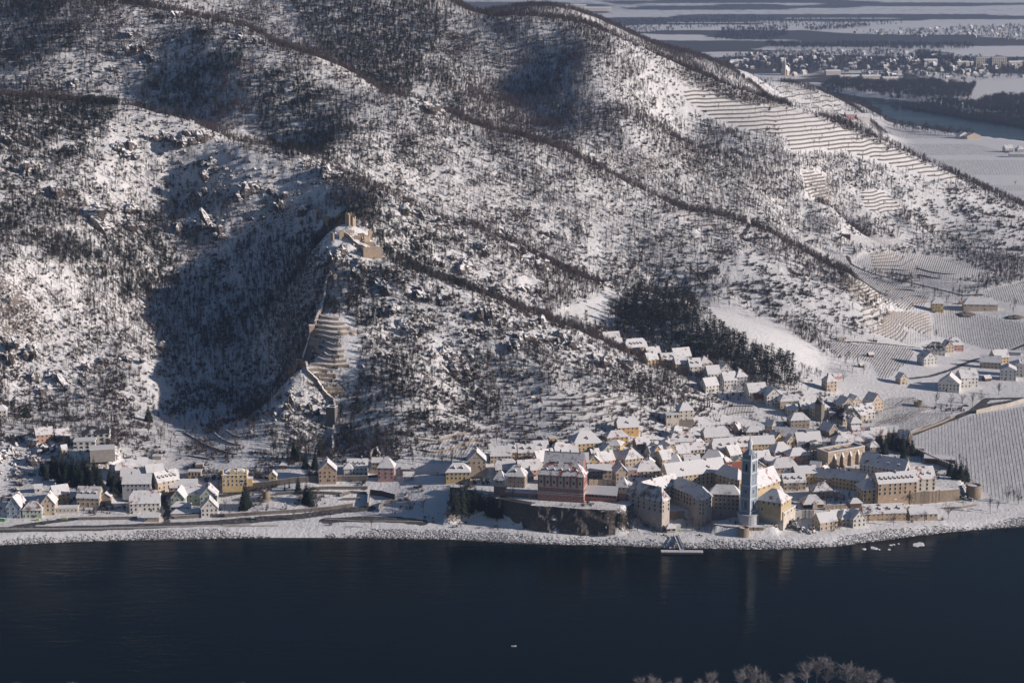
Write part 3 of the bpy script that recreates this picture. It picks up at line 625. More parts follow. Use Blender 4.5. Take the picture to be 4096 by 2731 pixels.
# along the upper road
H(2,452,705, 5,5,4,2.8, 0,'g','yellow','snow','small yellow garden lodge with decorated gable by the upper road',name='lodge',cat='lodge',ridge='y',chim=0,st=1)
H(2,550,600, 4.6,4.6,3,1.6, 0,'h','wood','snow','hipped garden gazebo on the shaded slope above the upper road',name='gazebo',cat='gazebo',chim=0,wins=False)
H(2,965,640, 12,11,8.5,6, 4,'g','tan','thin','tan villa with decorated front gable on the upper road',ridge='y',chim=2,spacing=2.7)
H(2,1248,612, 14,10,7.5,5, 2,'g','white','thin','white house with four round dormers on the upper road',dorm=4,win='w')
H(2,1163,626, 6,9,7.5,3, 2,'h','white','snow','white hipped corner pavilion of the four-dormer house',name='pavilion',cat='pavilion',chim=0,win='w')
H(2,1522,612, 11,10,9,6, -4,'h','pink','thin','tall pink hipped house beside the ruined town wall',chim=1,spacing=3.4)
H(2,1440,585, 8,7,6,2.5, -4,'g','stone','snow','shaded annex on the left of the pink hipped house',name='annex',cat='annex')
H(2,1727,705, 7,5,3.2,2.4, 0,'g','grey','snow','small grey hut with snowy gable roof by the upper road',name='hut',cat='hut',chim=0,st=1,spacing=4)
H(2,1700,640, 6,4,2.6,.4, 0,'f','wood','snow','flat shed above the small grey hut',name='shed',cat='shed',chim=0,wins=False)
H(2,2193,655, 16.5,11,7,5, 2,'h','yellow','snow','pale yellow hipped house with two dormers on the upper road',dorm=2,shed=False)
# town, west part
H(3,250,548, 12,13,7,6.5, 2,'g','beige','thin','beige house with curved baroque front gable',ridge='y',chim=2,spacing=3.2)
H(3,478,503, 14,9,6.5,6, 2,'g','cream','patch','cream house with timber balcony and red strip on its snowy roof',chim=0,spacing=2.4)
H(3,600,468, 7,9,6,5, 4,'g','cream','snow','narrow cream row house with one dormer in the upper terrace row',dorm=1,shed=False)
H(3,718,472, 11.5,9,6,5, 5,'g','beige','snow','beige row house with two dormers in the upper terrace row',dorm=2,shed=False)
H(3,850,442, 10,9,6,5, 8,'g','cream','snow','last row house on the right of the upper terrace row',dorm=1,shed=False)
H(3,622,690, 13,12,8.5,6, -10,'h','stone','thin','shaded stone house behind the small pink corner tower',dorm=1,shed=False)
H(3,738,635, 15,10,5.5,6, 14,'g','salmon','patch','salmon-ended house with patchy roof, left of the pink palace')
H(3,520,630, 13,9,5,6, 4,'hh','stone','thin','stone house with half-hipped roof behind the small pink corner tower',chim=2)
H(3,878,548, 14,8,5,6.5, 34,'g','pale','thin','pale house with two-tiered dark roof behind the pink palace')
H(3,1032,472, 9,10,5,6, 18,'hh','cream','snow','steep-roofed cream house beside the yellow hipped granary house')
H(3,1140,470, 8,8,4.5,5, 10,'g','beige','patch','small beige house with mottled roof left of the yellow hipped granary house')
H(3,1272,378, 20,14,6.5,7, 14,'h','yellow','snow','large yellow hipped granary house with one dormer',dorm=1,chim=0,shed=False)
H(3,966,352, 5.5,5,3.6,.3, 12,'f','orange','snow','little orange cube house below the vineyard steps',chim=0,st=1)
H(3,1562,332, 15,9,6,3.6, 14,'h','orange','snow','orange hipped house under the orange hillside house')
H(3,1545,405, 11,10,6.5,3, -18,'h','yellow','thin','yellow house with shaded grey roof in front of the orange hipped house')
H(3,1660,232, 15,10,6,6.5, 12,'hh','orange','snow','orange hillside house with a single dormer above the terraces',dorm=1,chim=1,win='w')
H(3,1470,460, 10,10,5.5,5, 22,'g','green','thin','pale green gable house in the middle of the crowded roofs',ridge='y')
H(3,1700,528, 13,11,6.5,7, 22,'h','cream','patch','cream house whose hip end shows red tiles',ridge='y',chim=2)
H(3,1618,535, 12,8,4.5,5, -22,'g','beige','thin','shaded beige house left of the red-hipped house')
H(3,1448,550, 12,9,4.5,5.5, 28,'g','salmon','thin','small salmon gable house below the pale green gable house')
H(3,1180,562, 17,9,5.5,5.5, 2,'g','pale','snow','long snow-roofed house directly behind the pink palace',chim=2)
H(3,1355,562, 7,7,6,4, 4,'g','yellow','thin','little yellow gable house to the right behind the pink palace',ridge='y')
H(3,1602,655, 8,13,10,5, 8,'g','cream','thin','tall narrow cream house with few windows behind the arcade wall',ridge='y',spacing=4)
H(3,1405,645, 16,8,6.5,3.4, 4,'g','stone','snow','low shaded annex with bare tree in front, right of the pink palace',name='annex',cat='annex')
H(3,1850,642, 16,10,5,6, 10,'h','cream','snow','broad snow-roofed hipped house between tall cream house and abbey')
H(3,1705,645, 7,6,5,.3, 6,'f','pink','snow','reddish flat-roofed house beside the tall cream house',chim=0)
H(3,1925,492, 9,11,6.5,6.5, 20,'g','orange','patch','orange gable house with red roof edges amid the roofs',ridge='y')
H(3,2032,485, 14,12,5.5,7, 24,'g','cream','snow','steep snow-roofed house right of the orange gable house',ridge='y')
H(3,2180,368, 20,10,6,6, 10,'h','beige','patch','beige hipped house with two dormers and red ridge below the upper villa',dorm=2,chim=2,shed=False)
H(3,1800,395, 10,7,4,4, 20,'g','stone','snow','small stone house behind the orange gable house')
# town, centre
H(4,868,450, 18,11,5.5,6, 11,'hh','beige','thin','big half-hipped house at the upper rim of the town',chim=1)
H(4,640,580, 16,10,7.5,4, 18,'g','cream','snow','cream house with plain window rows right of the crowded roofs',win='b')
H(4,950,575, 18,10,6,7, 13,'hh','cream','snow','half-hipped house with a pair of dormers in the town centre',dorm=2,shed=False)
H(4,1130,545, 11,9,6.5,6, 13,'g','salmon','patch','salmon house with two white dormers left of the yellow town house',dorm=2,chim=2)
H(4,1318,525, 17,9,7.5,5, 9,'g','yellow','snow','long yellow town house with a row of attic openings',spacing=2.4)
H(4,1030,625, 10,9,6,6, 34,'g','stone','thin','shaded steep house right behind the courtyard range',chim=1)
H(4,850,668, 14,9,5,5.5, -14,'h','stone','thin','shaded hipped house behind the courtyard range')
H(4,545,615, 9,8,6.5,5, 20,'g','beige','thin','small beige house between the cream row and the crowded roofs')
H(4,385,668, 10,9,6.5,5.5, 30,'g','cream','thin','cream house with shaded steep roof amid the crowded roofs')
H(4,480,700, 9,9,5,5.5, -10,'h','stone','snow','small hipped house close behind the abbey range')
H(4,640,700, 11,8,5,4.5, 10,'g','pale','snow','pale low house close behind the abbey courtyard range')
H(4,290,640, 10,9,6,6, 22,'g','beige','thin','beige house with shaded roof beside the orange gable house')
H(4,1050,770, 12,7,7,4, 13,'g','yellow','red','narrow house with bright red roof left of the church tower')
H(4,1312,668, 11,9,6,5, 20,'g','cream','thin','cream house right behind the church tower')
H(4,1500,598, 14,12,6.5,6, 18,'h','beige','snow','beige hipped house with roof light in the eastern town')
H(4,1655,628, 15,11,7.5,4, 18,'h','salmon','snow','salmon hipped house with round corner balcony')
H(4,1458,488, 9,10,5.5,5.5, 24,'g','yellow','patch','yellow gable house with red roof tip in the eastern town',ridge='y')
H(4,1545,448, 16,9,5.5,5.5, -18,'g','stone','thin','long shaded roof left of the snowy double roof')
H(4,1758,498, 18,10,5.5,6, 11,'g','cream','snow','snowy double-roofed house below the town gate tower',chim=2)
H(4,1820,570, 13,11,8.5,5, 18,'h','pale','dark','house with dark melted slate roof beside the roofless church')
H(4,1530,748, 18,10,4.5,6, 8,'h','stone','thin','low broad hipped roof behind the church nave')
H(4,1728,805, 15,11,8.5,4, 10,'g','yellow','snow','yellow house with green shutters right of the church nave')
H(4,1620,890, 15,10,6.5,5, 8,'g','beige','snow','beige house with three dormers right of the church nave',dorm=3,chim=0)
H(4,1840,750, 7,6,3.6,3, -20,'g','stone','snow','small outbuilding at the foot of the roofless church',name='outbuilding',cat='outbuilding',wins=False,chim=0)
H(4,1420,700, 12,7,6,3, 14,'g','pale','snow','pale lean-to house between church nave and eastern roofs')
H(4,1805,1098, 13,10,3,5, 4,'h','wood','snow','open garden pavilion with big hipped roof right of the chapel',name='pavilion',cat='pavilion',chim=0,wins=False)
# hillside houses above the town
H(4,1240,410, 12,8,5,3.5, 6,'h','stone','snow','shaded house with terrace above the yellow town house')
H(6,335,350, 14,9,5.5,5, 16,'g','cream','snow','topmost cream house on the hillside lane below the pine wood')
H(6,388,398, 9,7,4.5,3.6, 20,'g','cream','thin','small cream gable house below the topmost lane house')
H(6,560,428, 18,11,6.5,6, 20,'hh','yellow','snow','long yellow half-hipped house with four dormers below the pine wood',dorm=4,chim=2)
H(6,725,492, 12,9,4.5,5, 22,'g','pink','thin','pink-gabled house on the hillside lane',chim=1)
H(6,712,548, 10,8,5.5,5, 26,'g','yellow','thin','little yellow gable house under the pink-gabled house')
H(6,572,480, 8,6,3.5,3, 20,'g','wood','dark','dark-roofed shed below the long yellow house',name='shed',cat='shed',chim=0,wins=False)
H(6,875,550, 13,9,6.5,5, 14,'g','cream','thin','cream lane house with two dormers left of the greenish house',dorm=2)
H(6,990,515, 15,10,8.5,6, 22,'g','green','snow','tall greenish gable house below the pine wood')
H(6,985,582, 10,9,8,5, 16,'g','cream','thin','cream lane house in front of the tall greenish house')
H(6,1118,610, 10,10,8,6, 14,'g','white','thin','white lane house with two dark dormers',dorm=2)
H(6,1215,578, 9,12,9,5, 14,'h','beige','patch','balconied house with red and white roof behind the white lane house')
H(6,1290,680, 11,10,7.5,6, 16,'g','white','thin','white lane house with roof lights right of the balconied house')
H(6,1402,640, 9,10,7,5, 16,'g','white','patch','white house with red and snow striped roof under the pines',ridge='y')
H(6,1440,740, 11,10,7.5,6, 18,'g','white','thin','white gable house with red balcony on the hillside lane',win='w')
H(6,1550,705, 9,9,8.5,5, 18,'h','grey','snow','grey hipped house behind the red balcony house')
H(6,1262,790, 12,9,6,5.5, 28,'g','white','thin','white gable house standing below the hillside lane')
H(6,1700,848, 15,11,7,6, 14,'g','white','thin','twin white house with arched gable window, left half')
H(6,1850,885, 12,11,8,6, 14,'g','white','thin','twin white house with balcony gable, right half',ridge='y')
H(6,1712,915, 8,7,3.5,4, 24,'g','beige','red','small house with bright red roof below the twin white house')
H(6,2005,940, 16,10,7,4.5, 11,'m','beige','thin','beige mansard house with dormers above the town gate',dorm=3,chim=2)
H(6,2035,1018, 9,7,5,3.5, 12,'g','cream','snow','small cream house below the mansard house')
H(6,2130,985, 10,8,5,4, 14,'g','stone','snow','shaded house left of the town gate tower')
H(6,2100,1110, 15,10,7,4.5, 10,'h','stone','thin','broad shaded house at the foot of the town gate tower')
# east end
H(5,245,845, 12,8,6.5,5, -30,'g','tan','thin','shaded house at the left end of the gallery wing')
H(5,450,858, 29,8,8,4.2, -32,'g','yellow','thin','long yellow gallery wing with arcade, facing the garden',chim=3,spacing=2.6)
H(5,822,748, 34,11,7.5,7, -35,'g','pale','thin','long shaded wing with dormers running to the roofless church',dorm=4,chim=3)
H(5,912,905, 28,11,12,6, 13,'g','tan','snow','tan hotel range with eight sharp dormers above the ramparts',dorm=8,chim=1,win='b',st=3,spacing=3.4)
H(5,1160,852, 17,12,9.5,7, 13,'g','pale','snow','pale hotel wing with three dormers at the garden end of the ramparts',dorm=3,chim=1,win='b',spacing=5)
H(5,655,950, 12,13,11.5,6, 13,'h','yellow','snow','yellow hotel corner block with hipped roof above the river wall',win='b')
H(5,205,978, 14,11,5,5, 8,'h','yellow','snow','yellow hipped garden house among bare trees')
H(5,530,1098, 8,6,4,2.4, 8,'h','wood','snow','small hipped terrace kiosk in the hotel garden',name='kiosk',cat='kiosk',chim=0,wins=False)
H(5,800,1185, 29,9,5.5,5, 7,'g','tan','snow','long tan riverside house with four dormers under the hotel',dorm=4,chim=1,win='s')
H(5,1170,1192, 19,10,4.5,4, 9,'hh','beige','snow','beige half-hipped riverside house under the rampart wall',chim=1)
H(5,540,1240, 9,10,6,5, 18,'g','white','thin','white riverside gable house, right one of a pair',ridge='y')
H(5,432,1240, 9,9,5,5, 18,'h','cream','snow','cream riverside house, left one of a pair')
H(5,240,1270, 13,10,5.5,5, 22,'g','cream','snow','riverside house with red timber gable beside the battlements')
H(5,330,1240, 9,8,4.5,4.5, 14,'g','beige','snow','small snow-roofed house behind the red timber gable')
H(5,560,495, 28,10,5.5,6, 10,'g','cream','snow','long cream range along the town wall behind the roofless church',chim=3)
H(5,385,495, 10,10,6,4, 10,'h','blue','snow','pale blue hipped house at the left of the long town-wall range')
H(5,748,440, 12,9,5.5,5, 10,'g','beige','snow','snow-roofed barn at the town wall corner',name='barn',cat='barn')
H(5,862,412, 13,9,5.5,4, -4,'g','yellow','snow','yellow barn with wide dark gateway outside the town wall',name='barn',cat='barn',chim=0,wins=False)
H(5,1350,672, 22,11,4,.5, -14,'f','wood','snow','flat-roofed open restaurant pavilion beside the vineyard',name='pavilion',cat='pavilion',chim=0,wins=False)
H(5,1150,580, 7,5,3,.4, -14,'f','stone','snow','small flat kiosk behind the restaurant pavilion',name='kiosk',cat='kiosk',chim=0,wins=False)
H(5,1005,470, 9,8,4,5, -30,'g','wood','thin','half-hidden gable house among the dark firs by the vineyard road')
H(5,455,275, 17,14,4.5,10, 24,'h','beige','dark','house with tall dark pyramid roof beside the gate tower',chim=1)
H(5,540,250, 12,10,6,6, 22,'g','cream','thin','row house with tiny dormers right of the pyramid roof house',dorm=4)
H(5,622,220, 13,10,6.5,6, 20,'g','white','patch','white row house with three dormers and red ridge',dorm=3)
H(5,705,130, 12,11,7,7, 30,'g','cream','patch','cream house with steep red roof at the end of the lane',ridge='y',chim=2)
H(5,430,155, 12,10,6,6, 28,'g','beige','snow','beige gable house with white barge boards above the pyramid roof house',ridge='y')
H(5,515,125, 8,9,7,5, 28,'g','cream','thin','cream gable house right of the barge board house',ridge='y')
H(5,180,180, 13,10,9,4, 22,'h','cream','snow','tall cream hipped house beside the gate tower',chim=3)
H(5,40,185, 9,9,5,5, 20,'g','stone','thin','shaded house left of the tall cream hipped house')
H(5,528,325, 9,8,7,4, 12,'h','beige','snow','beige hipped house in front of the row houses')
H(5,640,365, 12,8,4.5,.3, 14,'f','pink','snow','flat-roofed walled house at the terrace foot',chim=0,wins=False)
H(5,275,395, 8,12,5,5, 30,'g','stone','snow','steep gable house leaning against the gate tower',ridge='y',wins=False)
H(5,930,1060, 7,6,3,2.4, 20,'g','wood','snow','lean-to with snowy roof under the hotel',name='outbuilding',cat='outbuilding',chim=0,wins=False)
# eastern outskirts and vineyards
G2 = 'houses among the eastern vineyards'
H(7,45,1355, 9,9,9,5, 20,'h','cream','snow','cream tower-like house at the foot of the snowy meadow',group=G2)
H(7,1172,548, 11,10,9,5, -4,'h','yellow','snow','yellow winery villa with baroque gable in the vineyards',group=G2,spacing=2.6)
H(7,1620,555, 33,12,6.5,6, -4,'h','cream','thin','long winery barn with hipped grey roof in the vineyards',name='barn',cat='barn',group=G2,spacing=6,st=1)
H(7,1350,975, 15,10,6.5,6, 6,'h','pink','thin','pink hipped house beside the vineyard lane',dorm=2,chim=2,group=G2)
H(7,1158,1025, 16,11,5.5,6, -8,'h','white','dark','white house with dark melted roof beside the vineyard lane',chim=1,group=G2)
H(7,1280,995, 8,9,6.5,5, 16,'g','cream','snow','narrow cream gable house between dark roof and pink hipped house',ridge='y',group=G2)
H(7,1068,1115, 13,12,7.5,6, 18,'g','white','patch','white gable house with roof light at the vineyard edge',ridge='y',chim=2,group=G2,win='w')
H(7,800,1328, 7,7,5.5,4, 26,'g','cream','snow','lone cream press house at the vineyard corner',ridge='y',chim=0,group=G2,spacing=5)
H(7,1305,1375, 17,14,7.5,7, -18,'g','white','snow','big white gable house with long roof lights beside the main road',ridge='y',group=G2,chim=1)
H(7,1482,1315, 15,12,10,6, 12,'g','white','thin','white guest house with balconies behind the big gable house',group=G2)
H(7,1730,1155, 18,12,6.5,5, -14,'g','beige','thin','beige house with balcony among the eastern houses',group=G2)
H(7,1820,1105, 14,10,7,6, 14,'g','yellow','snow','yellow gable house with red roof edge among the eastern houses',group=G2)
H(7,1915,1235, 13,14,10,3, -12,'g','white','snow','white apartment house, left of two by the edge',ridge='y',group=G2,win='w')
H(7,2030,1195, 17,14,10,3, -12,'g','white','snow','white apartment house with dormers, right of two by the edge',ridge='y',group=G2,win='w',dorm=3)
H(7,1960,1060, 14,8,3,.4, -12,'f','grey','snow','flat-roofed carport beside the eastern road',name='carport',cat='carport',chim=0,wins=False,group=G2)
H(7,1690,1330, 6,5,3,2, 20,'g','wood','snow','little dark garden shed between the eastern houses',name='shed',cat='shed',chim=0,wins=False,group=G2)
H(7,160,910, 7,5,3.2,.5, 6,'f','cream','snow','cream vineyard hut on the track above the press house',name='hut',cat='hut',chim=0,st=1,group=G2)
H(7,525,930, 3,3,2.6,1.2, 6,'g','wood','snow','tiny dark vineyard hut on the upper track',name='hut',cat='hut',chim=0,wins=False,group=G2)
H(7,475,1085, 5,4,2.8,1.6, 20,'g','wood','snow','dark vineyard hut in the middle of the vine rows',name='hut',cat='hut',chim=0,wins=False,group=G2)
H(7,380,1195, 4,3.5,2.6,1.4, 20,'g','wood','snow','dark vineyard hut below the vine rows',name='hut',cat='hut',chim=0,wins=False,group=G2)
H(7,120,1310, 7,5,3,1.6, 20,'g','pink','snow','reddish shed behind the cream tower-like house',name='shed',cat='shed',chim=0,wins=False,group=G2)
H(8,1235,1470, 8,5,3.4,.5, -10,'f','wood','snow','flat-roofed vineyard shelter at the mouth of the wooded valley',name='shelter',cat='shelter',chim=0,wins=False,group=G2)
G3 = 'farm buildings beside the distant river'
H(8,1962,846, 22,14,7,6, 20,'g','white','snow','distant white farm barn, left of two by the far river',name='barn',cat='barn',ridge='y',chim=0,wins=False,group=G3)
H(8,2018,852, 30,16,6,6, 20,'g','beige','snow','distant broad farm barn, right of two by the far river',name='barn',cat='barn',ridge='y',chim=0,wins=False,group=G3)
H(8,1332,738, 24,14,8,7, 10,'hh','white','snow','distant white house by itself on the far river bank',chim=0,wins=False,group=G3)
H(8,1250,718, 16,10,7,5, 10,'g','pink','snow','distant reddish house at the foot of the far vineyard nose',chim=0,wins=False,group=G3)
H(8,2245,930, 15,12,7,6, 10,'g','white','thin','distant gable house by the far road bend',group=G3)
H(8,2300,965, 26,14,6,3, -10,'g','white','snow','distant long snow-roofed hall by the far road bend',group=G3,wins=False,chim=0)
H(8,2320,935, 14,12,7,5, 10,'h','grey','thin','distant hipped house behind the long hall by the far road bend',group=G3)
# ------------------------------------------------------------------ abbey, church and palace
GA = 'abbey buildings on the quay'
ABB = plaster((0.50, 0.43, 0.39)); ABY = plaster((0.58, 0.455, 0.29)); PALE_BLUE = plaster((0.29, 0.345, 0.40), 'pale_blue_plaster'); BLUE_TRIM = plaster((0.66, 0.70, 0.76), 'blue_white_trim')
def AB(cx, cy, W, D, He, Hr, rot, kind, wall, roof, label, zb, **kw):
    kw.setdefault('win', 'b'); kw.setdefault('chim', 2); kw.setdefault('spacing', 3.3)
    return H(4, cx, cy, W, D, He, Hr, rot, kind, wall, roof, label, name='abbey_wing', cat='abbey wing', group=GA, zbase=zb, **kw)
AB(655,803, 47,13,10,8, 23,'g',ABY,'snow','long yellow courtyard range with wide snowy roof in the abbey',12,chim=2,dorm=2)
AB(1020,838, 22,9,11,6, -50,'h',ABY,'thin','shaded abbey wing joining the courtyard range to the church',11)
AB(315,945, 33,10,16,6, 42,'g',ABB,'snow','abbey wing with snowy roof facing the small forecourt',10,st=3,chim=3)
AB(632,985, 36,10,15,6, -58,'h',ABB,'thin','shaded abbey wing behind the forecourt with hipped roof end',10,st=3)
AB(965,1003, 20,9,16,5, -8,'h',plaster((0.42,0.33,0.29)),'thin','brownish abbey front wing left of the blue tower',9,st=4,chim=1,spacing=2.8)
AB(728,1050, 7.5,7,20,6.5, -40,'h',ABB,'patch','slim abbey corner tower with curved pyramid roof',5,st=4,chim=0,spacing=3)
AB(221,1036, 30,9,22,7.5, -39,'h',ABB,'brown','abbey river wing with streaked hipped roof and red hip end',5,st=3,chim=1,spacing=4.2)
nave = H(4,1318,905, 26,13,15,9, 46,'g',ABY,'patch','yellow church nave with arched windows and steep snowy roof',name='church_nave',cat='church',group=GA,zbase=10,win='a',st=1,chim=0,spacing=5)
H(4,1440,1062, 18,17,7.5,6.5, -32,'h',ABY,'patch','yellow domed chapel block on the terrace right of the blue tower',name='chapel',cat='chapel',group=GA,zbase=18,win='a',st=1,chim=0,spacing=3.8)
H(4,1440,1146, 23,20,13,.3, -32,'f','pale','snow','pale rusticated terrace bastion carrying the yellow chapel',name='bastion',cat='bastion',group=GA,zbase=5,win='n',st=1,chim=0,spacing=5)
# blue tower
cx_, cy_, _ = atz(*cpx(4, 1198, 1325), 9.0)
TW = empty('church_tower', (cx_, cy_ + 5.9, 9.0), radians(-42)); tag(TW, 'tall pale blue baroque church tower with clock and lantern spire', 'church tower'); TW.scale = (.86, .86, 1.0); KEEP_OUT.append((cx_, cy_ + 6, 9))
def ring(name, prof, n, material, parent, square=False, loc=None):
    m = MB()
    for r, z in prof:
        for i in range(n):
            t = 2 * pi * (i + 0.5) / n; k = 1.0
            m.v.append((r * cos(t) * k, r * sin(t) * k, z))
    for j in range(len(prof) - 1):
        for i in range(n):
            a = j * n + i; b = j * n + (i + 1) % n; m.f.append((a, b, b + n, a + n)); m.m.append(0)
    m.f.append(tuple(range((len(prof) - 1) * n, len(prof) * n))); m.m.append(0)
    return newobj(name, m.mesh(name, [material]), parent, loc)
def boxpart(name, x0, x1, y0, y1, z0, z1, material, parent):
    m = MB(); m.box(x0, x1, y0, y1, z0, z1, bottom=True); return newobj(name, m.mesh(name, [material]), parent)
ring('podium', [(8.6, -4), (8.4, 6.2), (8.9, 6.4), (8.9, 7.0), (8.2, 7.2)], 24, plaster((0.50, 0.50, 0.52)), TW)
SHAFT = [(4.4, 7, 26.5), (4.1, 27.3, 45.5)]
for hw_, z0, z1 in SHAFT: boxpart('shaft', -hw_, hw_, -hw_, hw_, z0, z1, PALE_BLUE, TW)
for hw_, z0, z1 in ((5.0, 26.5, 27.3), (4.8, 44.2, 45.6), (4.9, 8.5, 9.2), (4.7, 17.6, 18.2), (4.5, 35.5, 36.0)): boxpart('cornice', -hw_, hw_, -hw_, hw_, z0, z1, BLUE_TRIM, TW)
for sx_ in (-1, 1):
    for sy_ in (-1, 1):
        boxpart('pilaster', sx_ * 4.35 - .55, sx_ * 4.35 + .55, sy_ * 4.35 - .55, sy_ * 4.35 + .55, 7, 26.5, BLUE_TRIM, TW)
        boxpart('pilaster', sx_ * 4.05 - .45, sx_ * 4.05 + .45, sy_ * 4.05 - .45, sy_ * 4.05 + .45, 27.3, 44.2, BLUE_TRIM, TW)
        ring('obelisk', [(.55, 45.6), (.35, 46.6), (.3, 49.5), (.02, 51)], 6, BLUE_TRIM, TW, loc=(sx_ * 3.9, sy_ * 3.9, 0))
        ring('statue', [(.5, 9.2), (.55, 10.4), (.35, 11.6), (.42, 12.2), (.05, 13)], 7, BLUE_TRIM, TW, loc=(sx_ * 5.0, sy_ * 5.0, 0))
_w = MB(); _w.box(-.9, .9, -.25, .02, -2.3, 2.0, 0)
_k = len(_w.v); _w.v += [(.9 * cos(pi * i / 8), -.25, 2.0 + .9 * sin(pi * i / 8)) for i in range(9)]; _w.f.append(tuple(range(_k, _k + 9))); _w.m.append(0)
BELL = _w.mesh('belfry_opening', [M_GLASS]); _c = MB(); _k = 0; _c.v = [(1.5 * cos(2 * pi * i / 20), -.22, 1.5 * sin(2 * pi * i / 20)) for i in range(20)] + [(1.15 * cos(2 * pi * i / 20), -.30, 1.15 * sin(2 * pi * i / 20)) for i in range(20)]
_c.f = [tuple(range(20)), tuple(range(20, 40))]; _c.m = [0, 1]; CLOCK = _c.mesh('clock_face', [BLUE_TRIM, plaster((0.2, 0.2, 0.23))])
for face in range(4):
    rz = face * pi / 2; nx_, ny_ = sin(rz), -cos(rz)
    for hw_, z, me in ((4.1, 39.4, BELL), (4.1, 31.0, WIN['s']), (4.4, 13.2, BELL), (4.4, 22.3, WIN['a']), (4.1, 33.4, WIN['s'])): newobj('opening' if me is BELL else 'window', me, TW, (nx_ * hw_, ny_ * hw_, z), rz)
    newobj('clock', CLOCK, TW, (nx_ * 4.1, ny_ * 4.1, 47.0), rz)
boxpart('clock_stage', -3.7, 3.7, -3.7, 3.7, 45.6, 48.6, PALE_BLUE, TW)
ring('dome', [(4.6, 48.6), (3.9, 49.2), (3.0, 50.6), (2.3, 51.4), (2.0, 52.0)], 8, PALE_BLUE, TW)
ring('lantern', [(1.8, 52.0), (1.75, 55.2), (2.3, 55.4), (2.1, 55.9), (1.9, 57.2), (1.0, 58.3), (.35, 59.2), (.25, 61.6), (.03, 62.4)], 8, BLUE_TRIM, TW)
# palace of pink and cream
PINK = stone('pink_brick', (0.28, 0.125, 0.10), (0.45, 0.235, 0.19), 0.8); CREAMP = plaster((0.66, 0.56, 0.44), 'cream_panel')
GP = 'pink palace on the rock'
def palace_block(name, label, crop, cx, cy, zb, W, D, He, Hr, rot, kind, roof, cat='palace', **kw):
    px, py = cpx(crop, cx, cy); x, y, z = atz(px, py, zb); r = radians(rot); x += -sin(r) * D / 2; y += cos(r) * D / 2
    root = empty(name, (x, y, zb), r); tag(root, label, cat, GP); KEEP_OUT.append((x, y, hypot(W, D) / 2 + 1))
    newobj('wall', wall_body(kind, W, D, He, Hr, 4).mesh('wall', [PINK]), root)
    rf = newobj('roof', slabs(roof_polys(kind, W, D, He, Hr, 0.7)).mesh('roof', [ROOF[roof]]), root)
    return root, rf
pal, prf = palace_block('palace', 'large pink and cream palace with dormered red roof on the river cliff', 3, 1040, 952, 21.5, 32, 13, 19, 7, -13, 'h', 'pal')
for k_ in range(7):
    xk = -13.6 + k_ * 27.2 / 6
    boxpart('cream_panel', xk - 1.45, xk + 1.45, -6.56, -6.4, 10.2, 18.6, CREAMP, pal)
    for zz, me in ((17.3, 's'), (13.4, 'b'), (7.6, 'n'), (2.6, 'n')): newobj('window', WIN[me], pal, (xk, -6.58, zz))
for k_ in range(3):
    for zz, me in ((17.3, 's'), (13.4, 'b'), (7.6, 'n')): newobj('window', WIN[me], pal, (16, -4 + k_ * 4, zz), pi / 2)
for z0 in (4.7, 6.0, 9.6, 18.6): boxpart('string_course', -16.25, 16.25, -6.75, 6.75, z0, z0 + .35, M_TRIMW, pal)
_pd = dormer_mesh(False, CREAMP)
for k_ in range(5): newobj('dormer', _pd, prf, (-10.4 + k_ * 5.2, -4.6, 20.6))
for a_, b_ in ((-9, 1), (-3, -.5), (6, 0), (11, 1)): newobj('chimney', CHIM[1], prf, (a_, b_, 25.2))
rear, rrf = palace_block('palace_rear_wing', 'rear wing of the pink palace with higher snowy ridge', 3, 1065, 800, 21.5, 28, 10, 15, 8, -13, 'g', 'patch', 'palace')
for a_ in (-11, -3, 4, 11): newobj('chimney', CHIM[1], rrf, (a_, 0, 22.6))
def pink_tower(label, cx, cy, zb, W, He, Hr, rot):
    root, rf = palace_block('palace_corner_tower', label, 3, cx, cy, zb, W, W, He, Hr, rot, 'h', 'patch', 'tower')
    boxpart('cream_panel', -W / 2 - .06, W / 2 + .06, -W / 2 - .06, W / 2 + .06, He - 5, He - .3, CREAMP, root)
    boxpart('string_course', -W / 2 - .2, W / 2 + .2, -W / 2 - .2, W / 2 + .2, He - 5.3, He - 5, M_TRIMW, root)
    for zz in (He - 2, He - 7.2, He - 10.5):
        if zz < 1: continue
        for xx in (-1.4, 1.4):
            newobj('window', WIN['n'], root, (xx, -W / 2 - .1, zz)); newobj('window', WIN['n'], root, (W / 2 + .1, xx, zz), pi / 2)
    return root
pink_tower('small pink and cream corner tower left of the palace', 462, 905, 21.5, 7.6, 12.5, 5.5, -13)
pink_tower('tall pink and cream corner tower right of the palace loggia', 1612, 1068, 12, 7.6, 20, 5.5, -13)
lw, lrf = palace_block('palace_loggia', 'low pink palace wing with open loggia and snowy roof', 3, 1410, 990, 18.5, 23, 8, 8.5, 4, -13, 'g', 'snow')
for k_ in range(9):
    boxpart('loggia_shade_panel', -10.8 + k_ * 2.45, -8.7 + k_ * 2.45, -4.08, -3.9, 5.8, 7.9, M_GLASS, lw)  # dark glass panels stand in for the shade inside the loggia
tw_, trf_ = palace_block('palace_terrace_wing', 'low pink terrace building with white band between corner tower and palace', 3, 660, 930, 20, 25, 6, 5, .3, -9, 'f', 'snow')
for k_ in range(8): newobj('window', WIN['n'], tw_, (-10.8 + k_ * 3.1, -3.05, 2.0))
boxpart('string_course', -12.8, 12.8, -3.3, 3.3, 4.2, 4.55, M_TRIMW, tw_)

